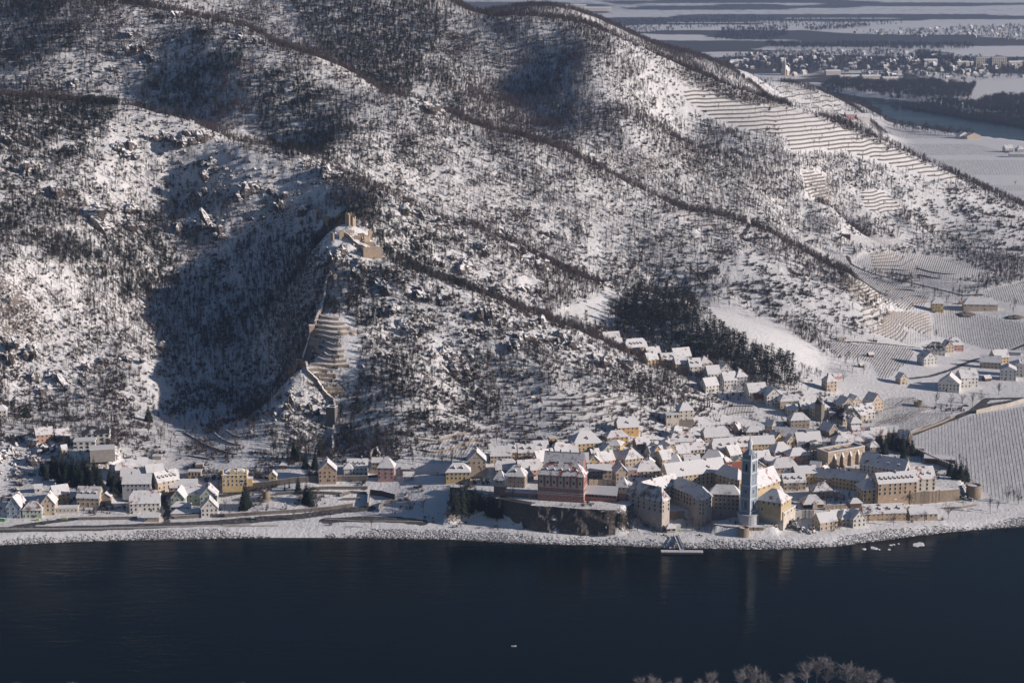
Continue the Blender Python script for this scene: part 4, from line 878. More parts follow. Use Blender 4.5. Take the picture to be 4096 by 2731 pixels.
# ------------------------------------------------------------------ roofless church
x, y, z = atz(*cpx(5, 272, 625), 24.5); r = radians(31)
RC = empty('roofless_church', (x + 18 * cos(r) - 6.5 * sin(r), y + 18 * sin(r) + 6.5 * cos(r), 10.5), r); tag(RC, 'bare roofless Gothic church with tall buttressed walls and sawtooth inner roofs', 'church ruin'); KEEP_OUT.append((RC.location.x, RC.location.y, 20))
GOTH = stone('gothic_plaster', (0.30, 0.235, 0.175), (0.56, 0.455, 0.35), 0.5)
for nm, a in (('long_wall', (-18, 18, -6.5, -5.3)), ('long_wall', (-18, 18, 5.3, 6.5)), ('end_wall', (-18, -16.8, -5.3, 5.3)), ('end_wall', (16.8, 18, -5.3, 5.3))):
    boxpart(nm, a[0], a[1], a[2], a[3], -4, 14, GOTH, RC); boxpart('wall_coping_snow', a[0] - .1, a[1] + .1, a[2] - .1, a[3] + .1, 14.004, 14.3, M_SNOWCAP, RC)
for k_ in range(4):
    xk = -11.5 + k_ * 7.6; m = MB(); m.v = [(xk - .7, -6.5, -4), (xk + .7, -6.5, -4), (xk + .7, -8.9, -4), (xk - .7, -8.9, -4), (xk - .7, -6.5, 12), (xk + .7, -6.5, 12), (xk + .7, -8.2, 8.5), (xk - .7, -8.2, 8.5)]
    m.f = [(3, 2, 6, 7), (7, 6, 5, 4), (0, 3, 7, 4), (2, 1, 5, 6)]; m.m = [0, 1, 0, 0]; newobj('buttress', m.mesh('buttress', [GOTH, M_SNOWCAP]), RC)
    for zz in (10.8, 5.5): newobj('window', WIN['s'], RC, (xk + 3.8, -6.5, zz))
for k_ in range(4):
    x0 = -16.6 + k_ * 8.3; m = MB(); m.v = [(x0, -5.2, 9.5), (x0, 5.2, 9.5), (x0 + 8.1, -5.2, 9.5), (x0 + 8.1, 5.2, 9.5), (x0 + 6, -5.2, 13.2), (x0 + 6, 5.2, 13.2)]
    m.f = [(0, 4, 5, 1), (4, 2, 3, 5), (0, 2, 4), (1, 5, 3)]; m.m = [0] * 4; newobj('sawtooth_roof', m.mesh('sawtooth_roof', [ROOF['thin']]), RC)
# gate tower
x, y, z = hit(*cpx(5, 192, 330)); GT = empty('gate_tower', (x, y + 3, z - 1), radians(-35)); tag(GT, 'tall grey stone gate tower with broken slate top', 'tower'); KEEP_OUT.append((x, y, 6))
boxpart('wall', -2.9, 2.9, -2.9, 2.9, -4, 15.5, M_GREYSTONE, GT)
m = MB(); m.v = [(-3, -3, 15.5), (3, -3, 15.5), (3, 3, 15.5), (-3, 3, 15.5), (-1.2, -3, 20.5), (-1.2, 3, 20.5)]; m.f = [(0, 1, 4), (1, 2, 5, 4), (2, 3, 5), (3, 0, 4, 5)]; m.m = [0] * 4; newobj('roof', m.mesh('roof', [ROOF['dark']]), GT)
for zz in (13, 8): newobj('window', WIN['s'], GT, (0, -2.9, zz)); newobj('window', WIN['s'], GT, (2.9, 0, zz), pi / 2)

# ------------------------------------------------------------------ stepped-gable villa, upper villa, modern villa
vl = H(2,95,690, 17,10,8,3, 4,'h','yellow','snow','yellow villa with stepped gables and corner turrets on the upper road',name='villa',cat='villa',win='w',spacing=2.7)
def stepped(root, x0, w, zb, y, n=4, hstep=.9):
    for k_ in range(n): boxpart('gable_step', x0 - w / 2 + k_ * w / (2 * n), x0 + w / 2 - k_ * w / (2 * n), y - .25 - .004 * k_, y + .3, zb + k_ * hstep, zb + (k_ + 1) * hstep, plaster(WC['yellow']), root)
stepped(vl, -1.5, 4.6, 8, -5.3, 5, 1.0); stepped(vl, 4.6, 5.4, 7.6, -5.35, 4, .8)
for xx in (-8.3, 8.3, 2.0): ring('turret', [(.7, 6), (.7, 10.5), (.9, 10.6), (.05, 12.4)], 8, plaster(WC['yellow']), vl, loc=(xx, -5.0, 0))
newobj('bay_window', WIN['p'], vl, (5.0, -5.4, 3.2)); boxpart('porch', 8.9, 12.5, -4.5, 1, -1, 4.2, plaster(WC['yellow']), vl); boxpart('porch_snow', 8.6, 12.8, -4.8, 1.3, 4.204, 4.6, M_SNOWCAP, vl)
uv = H(4,575,200, 10,9.5,13,6, 12,'h','pale','snow','tall cream villa with pyramid roof on a stone basement above the town',name='villa',cat='villa',chim=2,st=3)
boxpart('stone_basement', -5.65, 5.65, -5.4, 5.4, -4, 5, M_GREYSTONE, uv)
uw = H(4,448,250, 9.5,7,9,.4, 12,'f','pale','snow','arcaded terrace wing left of the tall cream villa',name='villa_wing',cat='villa',chim=0,win='b',spacing=1.8,st=1)
H(1,905,300, 19,9.5,8.6,4.6, 4,'g','white','dark','modern white villa with dark roof on the concrete terrace',name='villa',cat='villa',chim=1,win='p',spacing=3.6)
H(1,800,372, 15,9,6.2,.3, 4,'f','white','snow','flat white front wing of the modern villa',name='villa_wing',cat='villa',chim=0,win='p',spacing=3.8)
H(1,960,452, 17,11,4.5,.3, 14,'f',plaster((0.36,0.33,0.30)),'snow','concrete garage terrace below the modern villa',name='garage',cat='garage',chim=0,wins=False)

# ------------------------------------------------------------------ walls
def drop_line(pts, step=2.5, crop=0, h=0.0):
    w = [hit(*cpx(crop, a, b), h) for a, b in pts]; out = []
    for (x0, y0, _), (x1, y1, _) in zip(w[:-1], w[1:]):
        n = max(1, int(hypot(x1 - x0, y1 - y0) / step))
        for i in range(n): out.append((x0 + (x1 - x0) * i / n, y0 + (y1 - y0) * i / n))
    out.append(w[-1][:2]); return out
def wall_mesh(name, line, h, th, material, below=2.0, jag=0.0, merlon=False, level=None, seed=1, snow=True):
    """a wall along a line on the ground, with a snow-capped, optionally broken or crenellated top"""
    rg = random.Random(seed); m = MB(); n = len(line); zz = [float(ground(*p)) for p in line] if level is None else [level] * n
    tops = [zz[i] + h * (1 - jag * rg.random()) for i in range(n)]
    for i in range(n - 1):
        (x0, y0), (x1, y1) = line[i], line[i + 1]; dx, dy = x1 - x0, y1 - y0; L = hypot(dx, dy) + 1e-6; ox, oy = -dy / L * th / 2, dx / L * th / 2
        ex, ey = dx / L * th * .25, dy / L * th * .25
        t0, t1 = (tops[i], tops[i + 1]) if not merlon else ((tops[i] + (0.9 if i % 2 else 0)),) * 2
        b0, b1 = zz[i] - below, zz[i + 1] - below; k = len(m.v)
        m.v += [(x0 - ox - ex, y0 - oy - ey, b0), (x1 - ox + ex, y1 - oy + ey, b1), (x1 + ox + ex, y1 + oy + ey, b1), (x0 + ox - ex, y0 + oy - ey, b0), (x0 - ox - ex, y0 - oy - ey, t0), (x1 - ox + ex, y1 - oy + ey, t1), (x1 + ox + ex, y1 + oy + ey, t1), (x0 + ox - ex, y0 + oy - ey, t0)]
        for f, mi in (((0, 1, 5, 4), 0), ((2, 3, 7, 6), 0), ((1, 2, 6, 5), 0), ((3, 0, 4, 7), 0), ((4, 5, 6, 7), 1 if snow else 0)): m.f.append(tuple(k + q for q in f)); m.m.append(mi)
    return m.mesh(name, [material, M_SNOWCAP])
def WALL(pts, h, th, material, label, crop=0, name='stone_wall', cat='wall', group='garden and road walls', step=2.5, **kw):
    o = newobj(name, wall_mesh(name, drop_line(pts, step, crop), h, th, material, **kw)); tag(o, label, cat, group); return o
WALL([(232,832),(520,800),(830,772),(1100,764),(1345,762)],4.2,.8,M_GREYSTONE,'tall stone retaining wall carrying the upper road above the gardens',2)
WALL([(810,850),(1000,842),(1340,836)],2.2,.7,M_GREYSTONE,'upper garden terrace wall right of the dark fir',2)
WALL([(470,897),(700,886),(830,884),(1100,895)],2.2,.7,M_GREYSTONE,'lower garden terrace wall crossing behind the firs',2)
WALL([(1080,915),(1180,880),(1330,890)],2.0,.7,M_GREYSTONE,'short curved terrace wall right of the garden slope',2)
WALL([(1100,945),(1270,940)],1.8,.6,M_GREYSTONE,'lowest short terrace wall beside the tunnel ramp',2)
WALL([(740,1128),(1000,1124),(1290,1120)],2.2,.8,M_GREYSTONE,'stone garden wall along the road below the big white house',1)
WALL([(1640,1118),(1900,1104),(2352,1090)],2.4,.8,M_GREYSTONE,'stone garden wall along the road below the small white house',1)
WALL([(0,1105),(350,1080),(700,1058),(1000,1030),(1200,1000)],2.6,.8,M_GREYSTONE,'long stone wall along the road below the round garden turret',2)
WALL([(1345,1015),(1350,940),(1362,885),(1480,905),(1598,935)],4.0,.9,plaster((0.10,0.09,0.085)),'dark curved wall around the tunnel mouth',2,name='tunnel_wall')
WALL([(1448,1055),(1455,1020),(1500,985),(1570,965)],2.6,.6,M_GREYSTONE,'curved wall of the snowy planting island at the car park',2)
WALL([(0,1222),(700,1216),(1400,1200),(2352,1178)],0.9,.5,plaster((0.42,0.39,0.37)),'low concrete parapet between road and river bank',1,name='parapet')
WALL([(0,1195),(500,1185)],0.9,.5,plaster((0.42,0.39,0.37)),'low parapet beside the road below the garden slope',2,name='parapet')
WALL([(940,1132),(1300,1148),(1500,1150),(1860,1155)],1.1,.5,M_GREYSTONE,'low hedge-like wall edging the car park',2,name='parapet')
WALL([(1060,1118),(1150,1118),(1240,1112),(1400,1098),(1530,1085)],8.5,1.2,M_WALLSTONE,'high brown rampart wall under the hotel garden',5,name='rampart',group='town fortifications',below=4)
WALL([(125,1225),(135,1170),(185,1150),(240,1140)],3.2,1.0,M_WALLSTONE,'short crenellated wall climbing beside the chapel bastion',5,name='battlement_wall',group='town fortifications',merlon=True,step=1.4)
WALL([(740,448),(800,468),(860,500)],3.4,1.0,M_WALLSTONE,'snowy crenellated town wall running into the dark firs',5,name='battlement_wall',group='town fortifications',merlon=True,step=1.4)
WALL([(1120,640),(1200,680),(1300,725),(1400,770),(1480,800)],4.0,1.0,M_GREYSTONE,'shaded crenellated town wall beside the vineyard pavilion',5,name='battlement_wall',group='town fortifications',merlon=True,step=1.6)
WALL([(1020,465),(1200,408),(1400,330),(1490,285)],1.6,.6,M_WALLSTONE,'low brown wall along the vineyard road',5)
WALL([(1700,250),(1850,215),(2000,185),(2161,135)],3.0,.7,plaster((0.56,0.50,0.42)),'pale curved retaining wall beside the main road',5)
WALL([(1310,800),(1440,800),(1570,800)],4.2,.7,plaster(WC['cream']),'cream arcaded garden wall behind the palace loggia',3)
WALL([(240,1180),(420,1165),(600,1150)],3.2,.8,M_WALLSTONE,'tan garden wall below the hotel terrace',5)
WALL([(1400,1170),(1550,1165),(1700,1140)],1.4,.6,M_WALLSTONE,'low curved wall of the orchard terrace under the round bastion',5)
WALL([(855,1330),(960,1345),(1090,1365)],4.6,1.0,M_WALLSTONE,'tan quay wall left of the round quay bastion',4,name='quay_wall',group='quay walls',level=5.0,snow=True)
WALL([(1190,1375),(1330,1370),(1470,1345)],4.6,1.0,M_WALLSTONE,'tan quay wall right of the round quay bastion',4,name='quay_wall',group='quay walls',level=5.0)
WALL([(385,1300),(470,1285),(565,1262)],7.0,1.0,M_WALLSTONE,'tan retaining wall below the abbey forecourt',4,name='quay_wall',group='quay walls',level=6.0)
WALL([(1590,1285),(1700,1268),(1810,1262)],4.0,1.0,plaster((0.5,0.48,0.46)),'shaded wall linking the chapel bastion to the battlements',4,name='quay_wall',group='quay walls',level=9)
def ROUND(crop, cx, cy, R_, h, material, label, zt, name='round_bastion', hole=True):
    """cx, cy: centre of the rim as the photograph shows it, zt: height of the rim"""
    x, y, z = atz(*cpx(crop, cx, cy), zt) if zt else hit(*cpx(crop, cx, cy), h); zt = zt or z + h; o = empty(name, (x, y, zt - h)); tag(o, label, 'bastion', 'town fortifications'); KEEP_OUT.append((x, y, R_ + 1))
    ring('wall', [(R_ * 1.06, -4), (R_, h), (R_ - .7, h), (R_ - .7, h - 1.0)], 28, material, o)
    ring('snow_floor', [(R_ - .72, h - 1.2), (R_ - .75, h - .85), (.1, h - .75)], 28, M_SNOWCAP, o); return o
ROUND(5,1678,935, 5.2,11, M_WALLSTONE,'round brown bastion at the corner of the vineyard',17.5)
ROUND(5,1140,128, 3.6,4.5, M_WALLSTONE,'small round snow-filled turret above the vine terraces',None)
ROUND(4,1147,1345, 3.6,6, M_WALLSTONE,'round bastion in the middle of the abbey quay wall',10.5)
ROUND(2,388,850, 2.6,5, M_WALLSTONE,'round garden turret with pillar among the garden terraces',17)
ROUND(2,380,915, 5.4,3, M_WALLSTONE,'wide round terrace in front of the garden turret',11.5,name='round_terrace')
# ------------------------------------------------------------------ castle ruin and the long wall
CR = empty('castle_ruin', hit(1400, 960)); KEEP_OUT.append((CR.location.x - 8, CR.location.y + 8, 26)); KEEP_OUT.append((*hit(1375, 905)[:2], 24)); KEEP_OUT.append((*hit(1310, 900)[:2], 14)); KEEP_OUT.append((CR.location.x + 16, CR.location.y - 12, 16)); tag(CR, 'ruined tan stone castle with broken towers on the rocky crag', 'castle ruin')
def fragment(name, px, py, W, h, rot, th=1.4, jag=.5, seed=1, zoff=-1.5):
    x, y, z = hit(px, py); r = radians(rot); n = max(3, int(W / 1.2)); rg = random.Random(seed); m = MB()
    for i in range(n):
        a = -W / 2 + W * i / n; b = a + W / n + .02; t = h * (1 - jag * rg.random() * (0.4 + abs(2 * (i + .5) / n - 1) * .6)); m.box(a, b, -th / 2, th / 2, zoff - 3, t, 0, True)
    o = newobj(name, m.mesh(name, [M_RUIN]), CR); o.location = (x - CR.location.x, y - CR.location.y, z - CR.location.z); o.rotation_euler = (0, 0, r); return o
for i, a in enumerate([(1272,866,3,10,20,.7), (1310,905,9,9,-30,.25), (1360,893,6.5,9.5,15,.2), (1352,885,6,8,-60,.3), (1391,900,6,10.5,-50,.3), (1415,905,4.5,9,60,.7), (1405,885,7,8,10,.4), (1366,958,4,8,20,.3), (1335,900,7,5,5,.5),
                       (1482,958,3.5,9,30,.4), (1466,968,6,6,45,.5), (1478,985,9,3.5,12,.4), (1430,960,8,4,8,.5), (1400,940,7,4,20,.6), (1445,945,6,3,0,.5), (1330,960,3,7,-40,.5), (1340,1118,3.5,5,15,.5), (1322,1110,3,6,-40,.5)]):
    fragment('broken_wall', a[0], a[1], a[2], a[3], a[4], 1.5, a[5], i + 3)
for i, (a, b) in enumerate([((1379,945),(1420,985)), ((1420,985),(1462,1008))]):
    ln = drop_line([a, b], 2.0); me = wall_mesh('curtain_wall', ln, 4.5, 1.4, M_RUIN, below=3, jag=.3, seed=i); o = newobj('curtain_wall', me, CR); o.location = (-CR.location.x, -CR.location.y, -CR.location.z)
x, y, z = hit(1490, 1036); r = radians(18); gb = MB(); gb.box(-8, 8, -1, 1, -5, 9.5, 0, True); gb.box(-8, -6, 1, 9, -5, 9.0, 0, True); gb.box(-5.9, 7.9, 1.02, 8.5, 6, 8.6, 1, True)
o = newobj('gate_block', gb.mesh('gate_block', [M_RUIN, M_SNOWCAP]), CR); o.location = (x - CR.location.x, y + 1 - CR.location.y, z - CR.location.z); o.rotation_euler = (0, 0, r)
LW = newobj('hill_wall', wall_mesh('hill_wall', drop_line([(1320,1112),(1305,1140),(1300,1180),(1285,1255),(1262,1305),(1247,1335),(1232,1385),(1212,1452),(1200,1470),(1232,1500),(1272,1540),(1292,1570),(1337,1615),(1340,1650)], 3.0), 4.2, 1.6, M_RUIN, below=3, jag=.16, merlon=False, seed=4)); tag(LW, 'long tan stone wall zigzagging down the hillside from the castle', 'wall')
for (a, b), lb in (((1247,1330),'small stone turret halfway along the hillside wall'), ((1199,1468),'small stone turret at the bend of the hillside wall')):
    x, y, z = hit(a, b); o = empty('wall_turret', (x, y, z), .3); tag(o, lb, 'turret'); boxpart('wall', -2.2, 2.2, -2.2, 2.2, -5, 5.8, M_RUIN, o); boxpart('snow_top', -2.3, 2.3, -2.3, 2.3, 5.804, 6.1, M_SNOWCAP, o)
x, y, z = hit(1327, 1712); BT = empty('hill_tower', (x, y + 3.6, z), radians(-14)); tag(BT, 'dark roofless square stone tower at the foot of the hillside wall', 'tower'); KEEP_OUT.append((x, y + 3, 6))
for a in ((-3.6, 3.6, -3.6, -2.5), (-3.6, 3.6, 2.5, 3.6), (-3.6, -2.5, -2.5, 2.5), (2.5, 3.6, -2.5, 2.5)): boxpart('wall', *a, -6, 15.5, M_GREYSTONE, BT); boxpart('wall_top_snow', a[0] - .05, a[1] + .05, a[2] - .05, a[3] + .05, 15.504, 15.8, M_SNOWCAP, BT)
WALL([(1335,1722),(1330,1760),(1335,1800),(1325,1830)],4.5,1.3,M_RUIN,'broken stone wall running down from the square tower to the road',0,name='town_wall',group='town fortifications',jag=.6,below=4)
fr = WALL([(1480,1835),(1500,1812),(1520,1830)],6,1.2,M_RUIN,'ruined wall stump beside the pink hipped house',0,name='town_wall',group='town fortifications',jag=.6,below=3,step=1.5)

# small outbuildings squeezed into the gaps of the town
def free(x, y, r_): return all((x - a) ** 2 + (y - b) ** 2 > (max(q * .62, 2) + r_) ** 2 for a, b, q in KEEP_OUT)
rgf = random.Random(77); nf = 0
for _ in range(4000):
    if nf >= 34: break
    a, b = rgf.uniform(2060, 3560), rgf.uniform(1690, 2000)
    if not in_poly(np.array([a]), np.array([b]), [(2060,1760),(2300,1740),(2700,1700),(3050,1690),(3300,1640),(3540,1690),(3560,1760),(3440,1800),(3300,1900),(3240,1990),(3000,1960),(2700,1880),(2480,1900),(2350,1960),(2100,1900)])[0]: continue
    x, y, z = hit(a, b, 4)
    if not free(x, y, 3.6) or hypot(x - RC.location.x, y - RC.location.y) < 17: continue
    nf += 1; w_, d_, h_ = rgf.uniform(6, 9), rgf.uniform(5, 7.5), rgf.uniform(3.6, 6.5)
    H(0, a, b, w_, d_, h_, rgf.uniform(2.8, 4.6), rgf.choice([12, 18, 25, -20, -35]), rgf.choice(['g', 'g', 'h', 'hh']), rgf.choice(['cream', 'yellow', 'beige', 'tan', 'salmon', 'stone']), rgf.choice(['snow', 'snowb', 'thin', 'patch']), 'small snow-roofed outbuilding squeezed between the town houses', name='outbuilding', cat='outbuilding', group='outbuildings between the town houses', ridge=rgf.choice('xy'), st=1)
# ------------------------------------------------------------------ landing stage
M_HULL = plaster((0.10, 0.11, 0.12), 'hull_steel'); M_GREEN = plaster((0.05, 0.25, 0.16), 'green_paint')
x, y, _ = atz(2728, 2206, 1.0); PT = empty('landing_pontoon', (x, y, 0), radians(-1.5)); tag(PT, 'long snow-covered landing pontoon moored at the river bank', 'pontoon')
boxpart('hull', -14, 14, -2.6, 2.6, -.8, 1.1, M_HULL, PT); boxpart('snow_deck', -13.9, 13.9, -2.5, 2.5, 1.104, 1.4, M_SNOWCAP, PT)
for k_ in range(15): boxpart('railing_post', -13.8 + k_ * 1.97 - .07, -13.8 + k_ * 1.97 + .07, -2.75, -2.6, -.2, 2.5, M_DARK, PT)
boxpart('hand_rail', -13.9, 13.9, -2.76, -2.62, 2.4, 2.6, M_TRIMW, PT); boxpart('hand_rail', -13.9, 13.9, -2.76, -2.62, 1.7, 1.8, M_TRIMW, PT)
for xx in (-7.6, 8.6): boxpart('sign_board', xx - .7, xx + .7, 2.3, 2.5, 2.6, 3.6, M_TRIMW, PT)
x0, y0, z0 = hit(2703, 2146); GW = empty('gangway', (x, y + 2, 1.2)); tag(GW, 'snowy steel gangway bridging from the bank to the pontoon', 'gangway')
gx, gy, gz = x0 - x, y0 - y - 2, max(z0 - .6, 2.0)
def beam(name, a, b, w, material, parent):
    m = MB(); a = np.array(a, float); b = np.array(b, float); d = b - a; d /= np.linalg.norm(d); s_ = np.cross(d, (0, 0, 1)); s_ /= np.linalg.norm(s_) + 1e-9; u = np.cross(s_, d); k = len(m.v)
    for p in (a, b):
        for i, j in ((-1, -1), (1, -1), (1, 1), (-1, 1)): m.v.append(tuple(p + s_ * i * w[0] + u * j * w[1]))
    m.f = [(0, 1, 5, 4), (1, 2, 6, 5), (2, 3, 7, 6), (3, 0, 4, 7), (0, 3, 2, 1), (4, 5, 6, 7)]; m.m = [0] * 6
    return newobj(name, m.mesh(name, [material]), parent)
beam('deck', (0, 0, 0.3), (gx, gy, gz), (1.6, .15), M_HULL, GW); beam('deck_snow', (0, 0, 0.56), (gx, gy, gz + .26), (1.4, .1), M_SNOWCAP, GW)
for s_ in (-1, 1): beam('side_truss', (s_ * 1.65, 0, 1.2), (gx + s_ * 1.65, gy, gz + .9), (.08, .35), M_HULL, GW)
for px_, lb in ((2655, 'left'), (2798, 'right')):
    a, b, _ = atz(px_, 2196, 0.5); o = empty('mooring_mast', (a, b + 3, 0)); tag(o, f'dark steel mooring mast with cross arm at the {lb} end of the pontoon', 'mast', 'mooring masts')
    beam('post', (0, 0, -3), (0, 0, 9.6), (.35, .35), M_DARK, o); beam('cross_arm', (-2.2, 0, 9.2), (2.2, 0, 9.2), (.15, .25), M_DARK, o); beam('brace', (0, 0, 7.4), (1.6, 0, 9), (.1, .1), M_DARK, o); beam('brace', (0, 0, 7.4), (-1.6, 0, 9), (.1, .1), M_DARK, o); boxpart('lamp_head', -.5, .5, -.5, .5, 9.6, 10.2, M_DARK, o)
# kiosk on the quay
H(4,440,1340, 6,4.5,3.2,2.2, 10,'h','tan','snow','little tan ticket kiosk with snowy hipped roof on the quay',name='kiosk',cat='kiosk',chim=0,st=1,win='p',spacing=2.6,zbase=5.2)
H(4,495,1325, 5,4,3.4,.3, 10,'f','green','snow','green glazed shelter beside the ticket kiosk',name='shelter',cat='shelter',chim=0,wins=False,zbase=5.2)
for (cr, a, b, lb) in ((4, 545, 1415, 'tall thin flagpole behind the ticket kiosk'), (3, 996, 1200, 'white pole standing in front of the cliff')):
    x, y, z = hit(*cpx(cr, a, b)); o = empty('pole', (x, y, z)); tag(o, lb, 'pole'); beam('shaft', (0, 0, 0), (0, 0, 7.5), (.10, .10), M_TRIMW, o); beam('foot', (0, 0, -.2), (0, 0, .5), (.22, .22), M_TRIM, o)
# green traffic gantry
x, y, z = hit(*cpx(2, 258, 1200)); o = empty('traffic_sign', (x, y, z)); tag(o, 'green painted navigation sign post on the river bank', 'sign'); beam('post', (0, 0, 0), (0, 0, 5.2), (.2, .2), M_GREEN, o); boxpart('sign_board', -.6, .6, -.2, .2, 4.0, 5.6, M_GREEN, o)
# vehicles
M_TYRE = plaster((0.02, 0.02, 0.02), 'tyre')
def car(crop, cx, cy, rot, col, label, cat='car', L_=4.4, w=1.8, h=1.45, van=False, z=None):
    x, y, zz = hit(*cpx(crop, cx, cy)); o = empty('parked_car' if cat == 'car' else cat.replace(' ', '_'), (x, y, zz + .05), radians(rot)); tag(o, label, cat)
    m, nt, b = mat('car_paint'); b.inputs['Base Color'].default_value = (*col, 1); b.inputs['Roughness'].default_value = .3
    p = MB(); hood = .58 * h; roof0, roof1 = (-L_ * .46, L_ * .34) if van else (-L_ * .38, L_ * .12)
    prof = [(-L_/2, .28), (L_/2, .28), (L_/2, hood * .9), (L_ * .28 if not van else L_ * .42, hood), (roof1, h), (roof0, h), (-L_ * (.48 if not van else .5), hood)]
    n = len(prof); p.v = [(a_, -w/2, c_) for a_, c_ in prof] + [(a_, w/2, c_) for a_, c_ in prof]
    p.f = [tuple(range(n)), tuple(range(2 * n - 1, n - 1, -1))] + [(i, n + i, n + (i + 1) % n, (i + 1) % n) for i in range(n)]; p.m = [0] * len(p.f)
    newobj('body', p.mesh('body', [m]), o)
    boxpart('side_windows', roof0 + .25, roof1 - .05, -w/2 - .02, w/2 + .02, hood + .08, h - .15, M_GLASS, o); boxpart('roof_snow', roof0, roof1, -w/2 + .08, w/2 - .08, h + .004, h + .12, M_SNOWCAP, o)
    for sx_ in (-1, 1):
        for sy_ in (-1, 1):
            wv = MB(); wv.tube((sx_ * L_ * .31, sy_ * w/2 - sy_ * .22, .3), (sx_ * L_ * .31, sy_ * w/2 + sy_ * .03, .3), .32, .32, 10); wv.f.append(tuple(range(10, 20))); wv.m.append(0); newobj('wheel', wv.mesh('wheel', [M_TYRE]), o)
    return o
car(2,268,1128, 3,(.03,.035,.045),'dark car driving on the river road below the gardens')
car(5,1482,215, 10,(.7,.7,.7),'white van parked by the main road under bare trees','van',5.2,2.0,2.2,True)
car(5,1600,180, -12,(.04,.04,.05),'dark car parked under trees by the main road')
car(5,712,250, 35,(.05,.05,.06),'dark car parked in the lane below the red-ridged row house')
car(5,668,282, 35,(.45,.45,.48),'silver car parked in the lane near the terrace foot')
car(1,1650,1108, 4,(.05,.05,.06),'dark car waiting at the side street mouth')
car(1,20,1140, 0,(.06,.35,.1),'green van at the road junction cut by the frame','van',4.8,1.9,2.0,True)
car(7,1430,565, 10,(.60,.16,.05),'orange excavator truck beside the winery barn','truck',5.5,2.3,2.6,True)
car(7,1135,655, -15,(.05,.05,.06),'dark car parked beside the yellow winery villa')
for i, (a, b, c_) in enumerate(((355,1135,'left'), (605,1125,'right'))):
    x, y, z = hit(*cpx(1, a, b)); o = empty('recycling_bin', (x, y, z)); tag(o, f'lime green recycling container, {c_} one of two along the hedge', 'container', 'recycling containers'); boxpart('body', -1.0 - i, 1.0 + i, -.7, .7, 0, 1.4, plaster((0.35, 0.5, 0.05)), o); boxpart('lid_snow', -1.05 - i, 1.05 + i, -.75, .75, 1.404, 1.55, M_SNOWCAP, o)
# rubble heaps by the winery
for (a, b, s_, lb) in ((1470,672,9,'dark snow-dusted earth heap beside the winery yard'), (1990,700,8,'snowy rubble heap at the far end of the winery yard')):
    x, y, z = hit(*cpx(7, a, b)); m = MB(); rg = random.Random(int(a)); n = 16
    m.v = [(0, 0, s_ * .32)]; 
    for j in range(1, 5):
        for i in range(n): rr = s_ * j / 4 * rg.uniform(.85, 1.15); m.v.append((rr * 1.3 * cos(2 * pi * i / n), rr * sin(2 * pi * i / n), s_ * .32 * (1 - j / 4) * rg.uniform(.6, 1.2) - (.5 if j == 4 else 0)))
    for i in range(n): m.f.append((0, 1 + i, 1 + (i + 1) % n)); m.m.append(0)
    for j in range(3):
        for i in range(n): p_ = 1 + j * n + i; q_ = 1 + j * n + (i + 1) % n; m.f.append((p_, p_ + n, q_ + n, q_)); m.m.append(0)
    o = newobj('rubble_heap', m.mesh('rubble_heap', [M_GREYSTONE]), None, (x, y, z)); tag(o, lb, 'heap')
# ice floes
for i, (a, b, s_) in enumerate([(1140,1512,4.2), (1118,1525,2.6), (1160,1498,2.2), (880,1518,1.6), (905,1512,1.1), (720,1552,2.6), (700,1540,1.8), (860,1560,1.5), (620,1556,2.0), (950,1505,.9), (760,1560,1.2)]):
    x, y, _ = atz(*cpx(5, a, b), 0.1); rg = random.Random(i); n = 9; m = MB()
    pts = [(s_ * rg.uniform(.6, 1.1) * cos(2 * pi * k_ / n), s_ * rg.uniform(.6, 1.1) * sin(2 * pi * k_ / n)) for k_ in range(n)]
    m.v = [(p_[0], p_[1], -.1) for p_ in pts] + [(p_[0] * .9, p_[1] * .9, .25 + .15 * rg.random()) for p_ in pts]
    m.f = [tuple(range(n, 2 * n))] + [(k_, (k_ + 1) % n, n + (k_ + 1) % n, n + k_) for k_ in range(n)]; m.m = [0] * len(m.f)
    o = newobj('ice_floe', m.mesh('ice_floe', [M_SNOWCAP]), None, (x, y, 0)); tag(o, ['largest white ice floe', 'ice floe just left of the largest one', 'ice floe touching the far side of the largest one', 'small ice floe midway along the drift', 'smaller ice floe right beside the midway one', 'wide ice floe', 'ice floe behind the wide one', 'small ice floe nearest midstream', 'leftmost ice floe', 'tiniest ice floe nearest the bank', 'small ice floe in front of the wide one'][i] + ' drifting off the eastern bank', 'ice floe', 'ice floes by the eastern bank')
x, y, _ = atz(2055, 2583, 0.2); m = MB(); m.v = [(-1.6, 0, .1), (0, -.6, .1), (1.7, 0, .2), (0, .6, .1), (-1.2, 0, .8), (0, 0, .6), (1.3, 0, .9)]; m.f = [(0, 1, 5, 4), (1, 2, 6, 5), (2, 3, 5, 6), (3, 0, 4, 5)]; m.m = [0] * 4
o = newobj('drifting_boat', m.mesh('drifting_boat', [M_TRIMW]), None, (x, y, 0)); tag(o, 'tiny white boat far out in the middle of the river', 'boat')
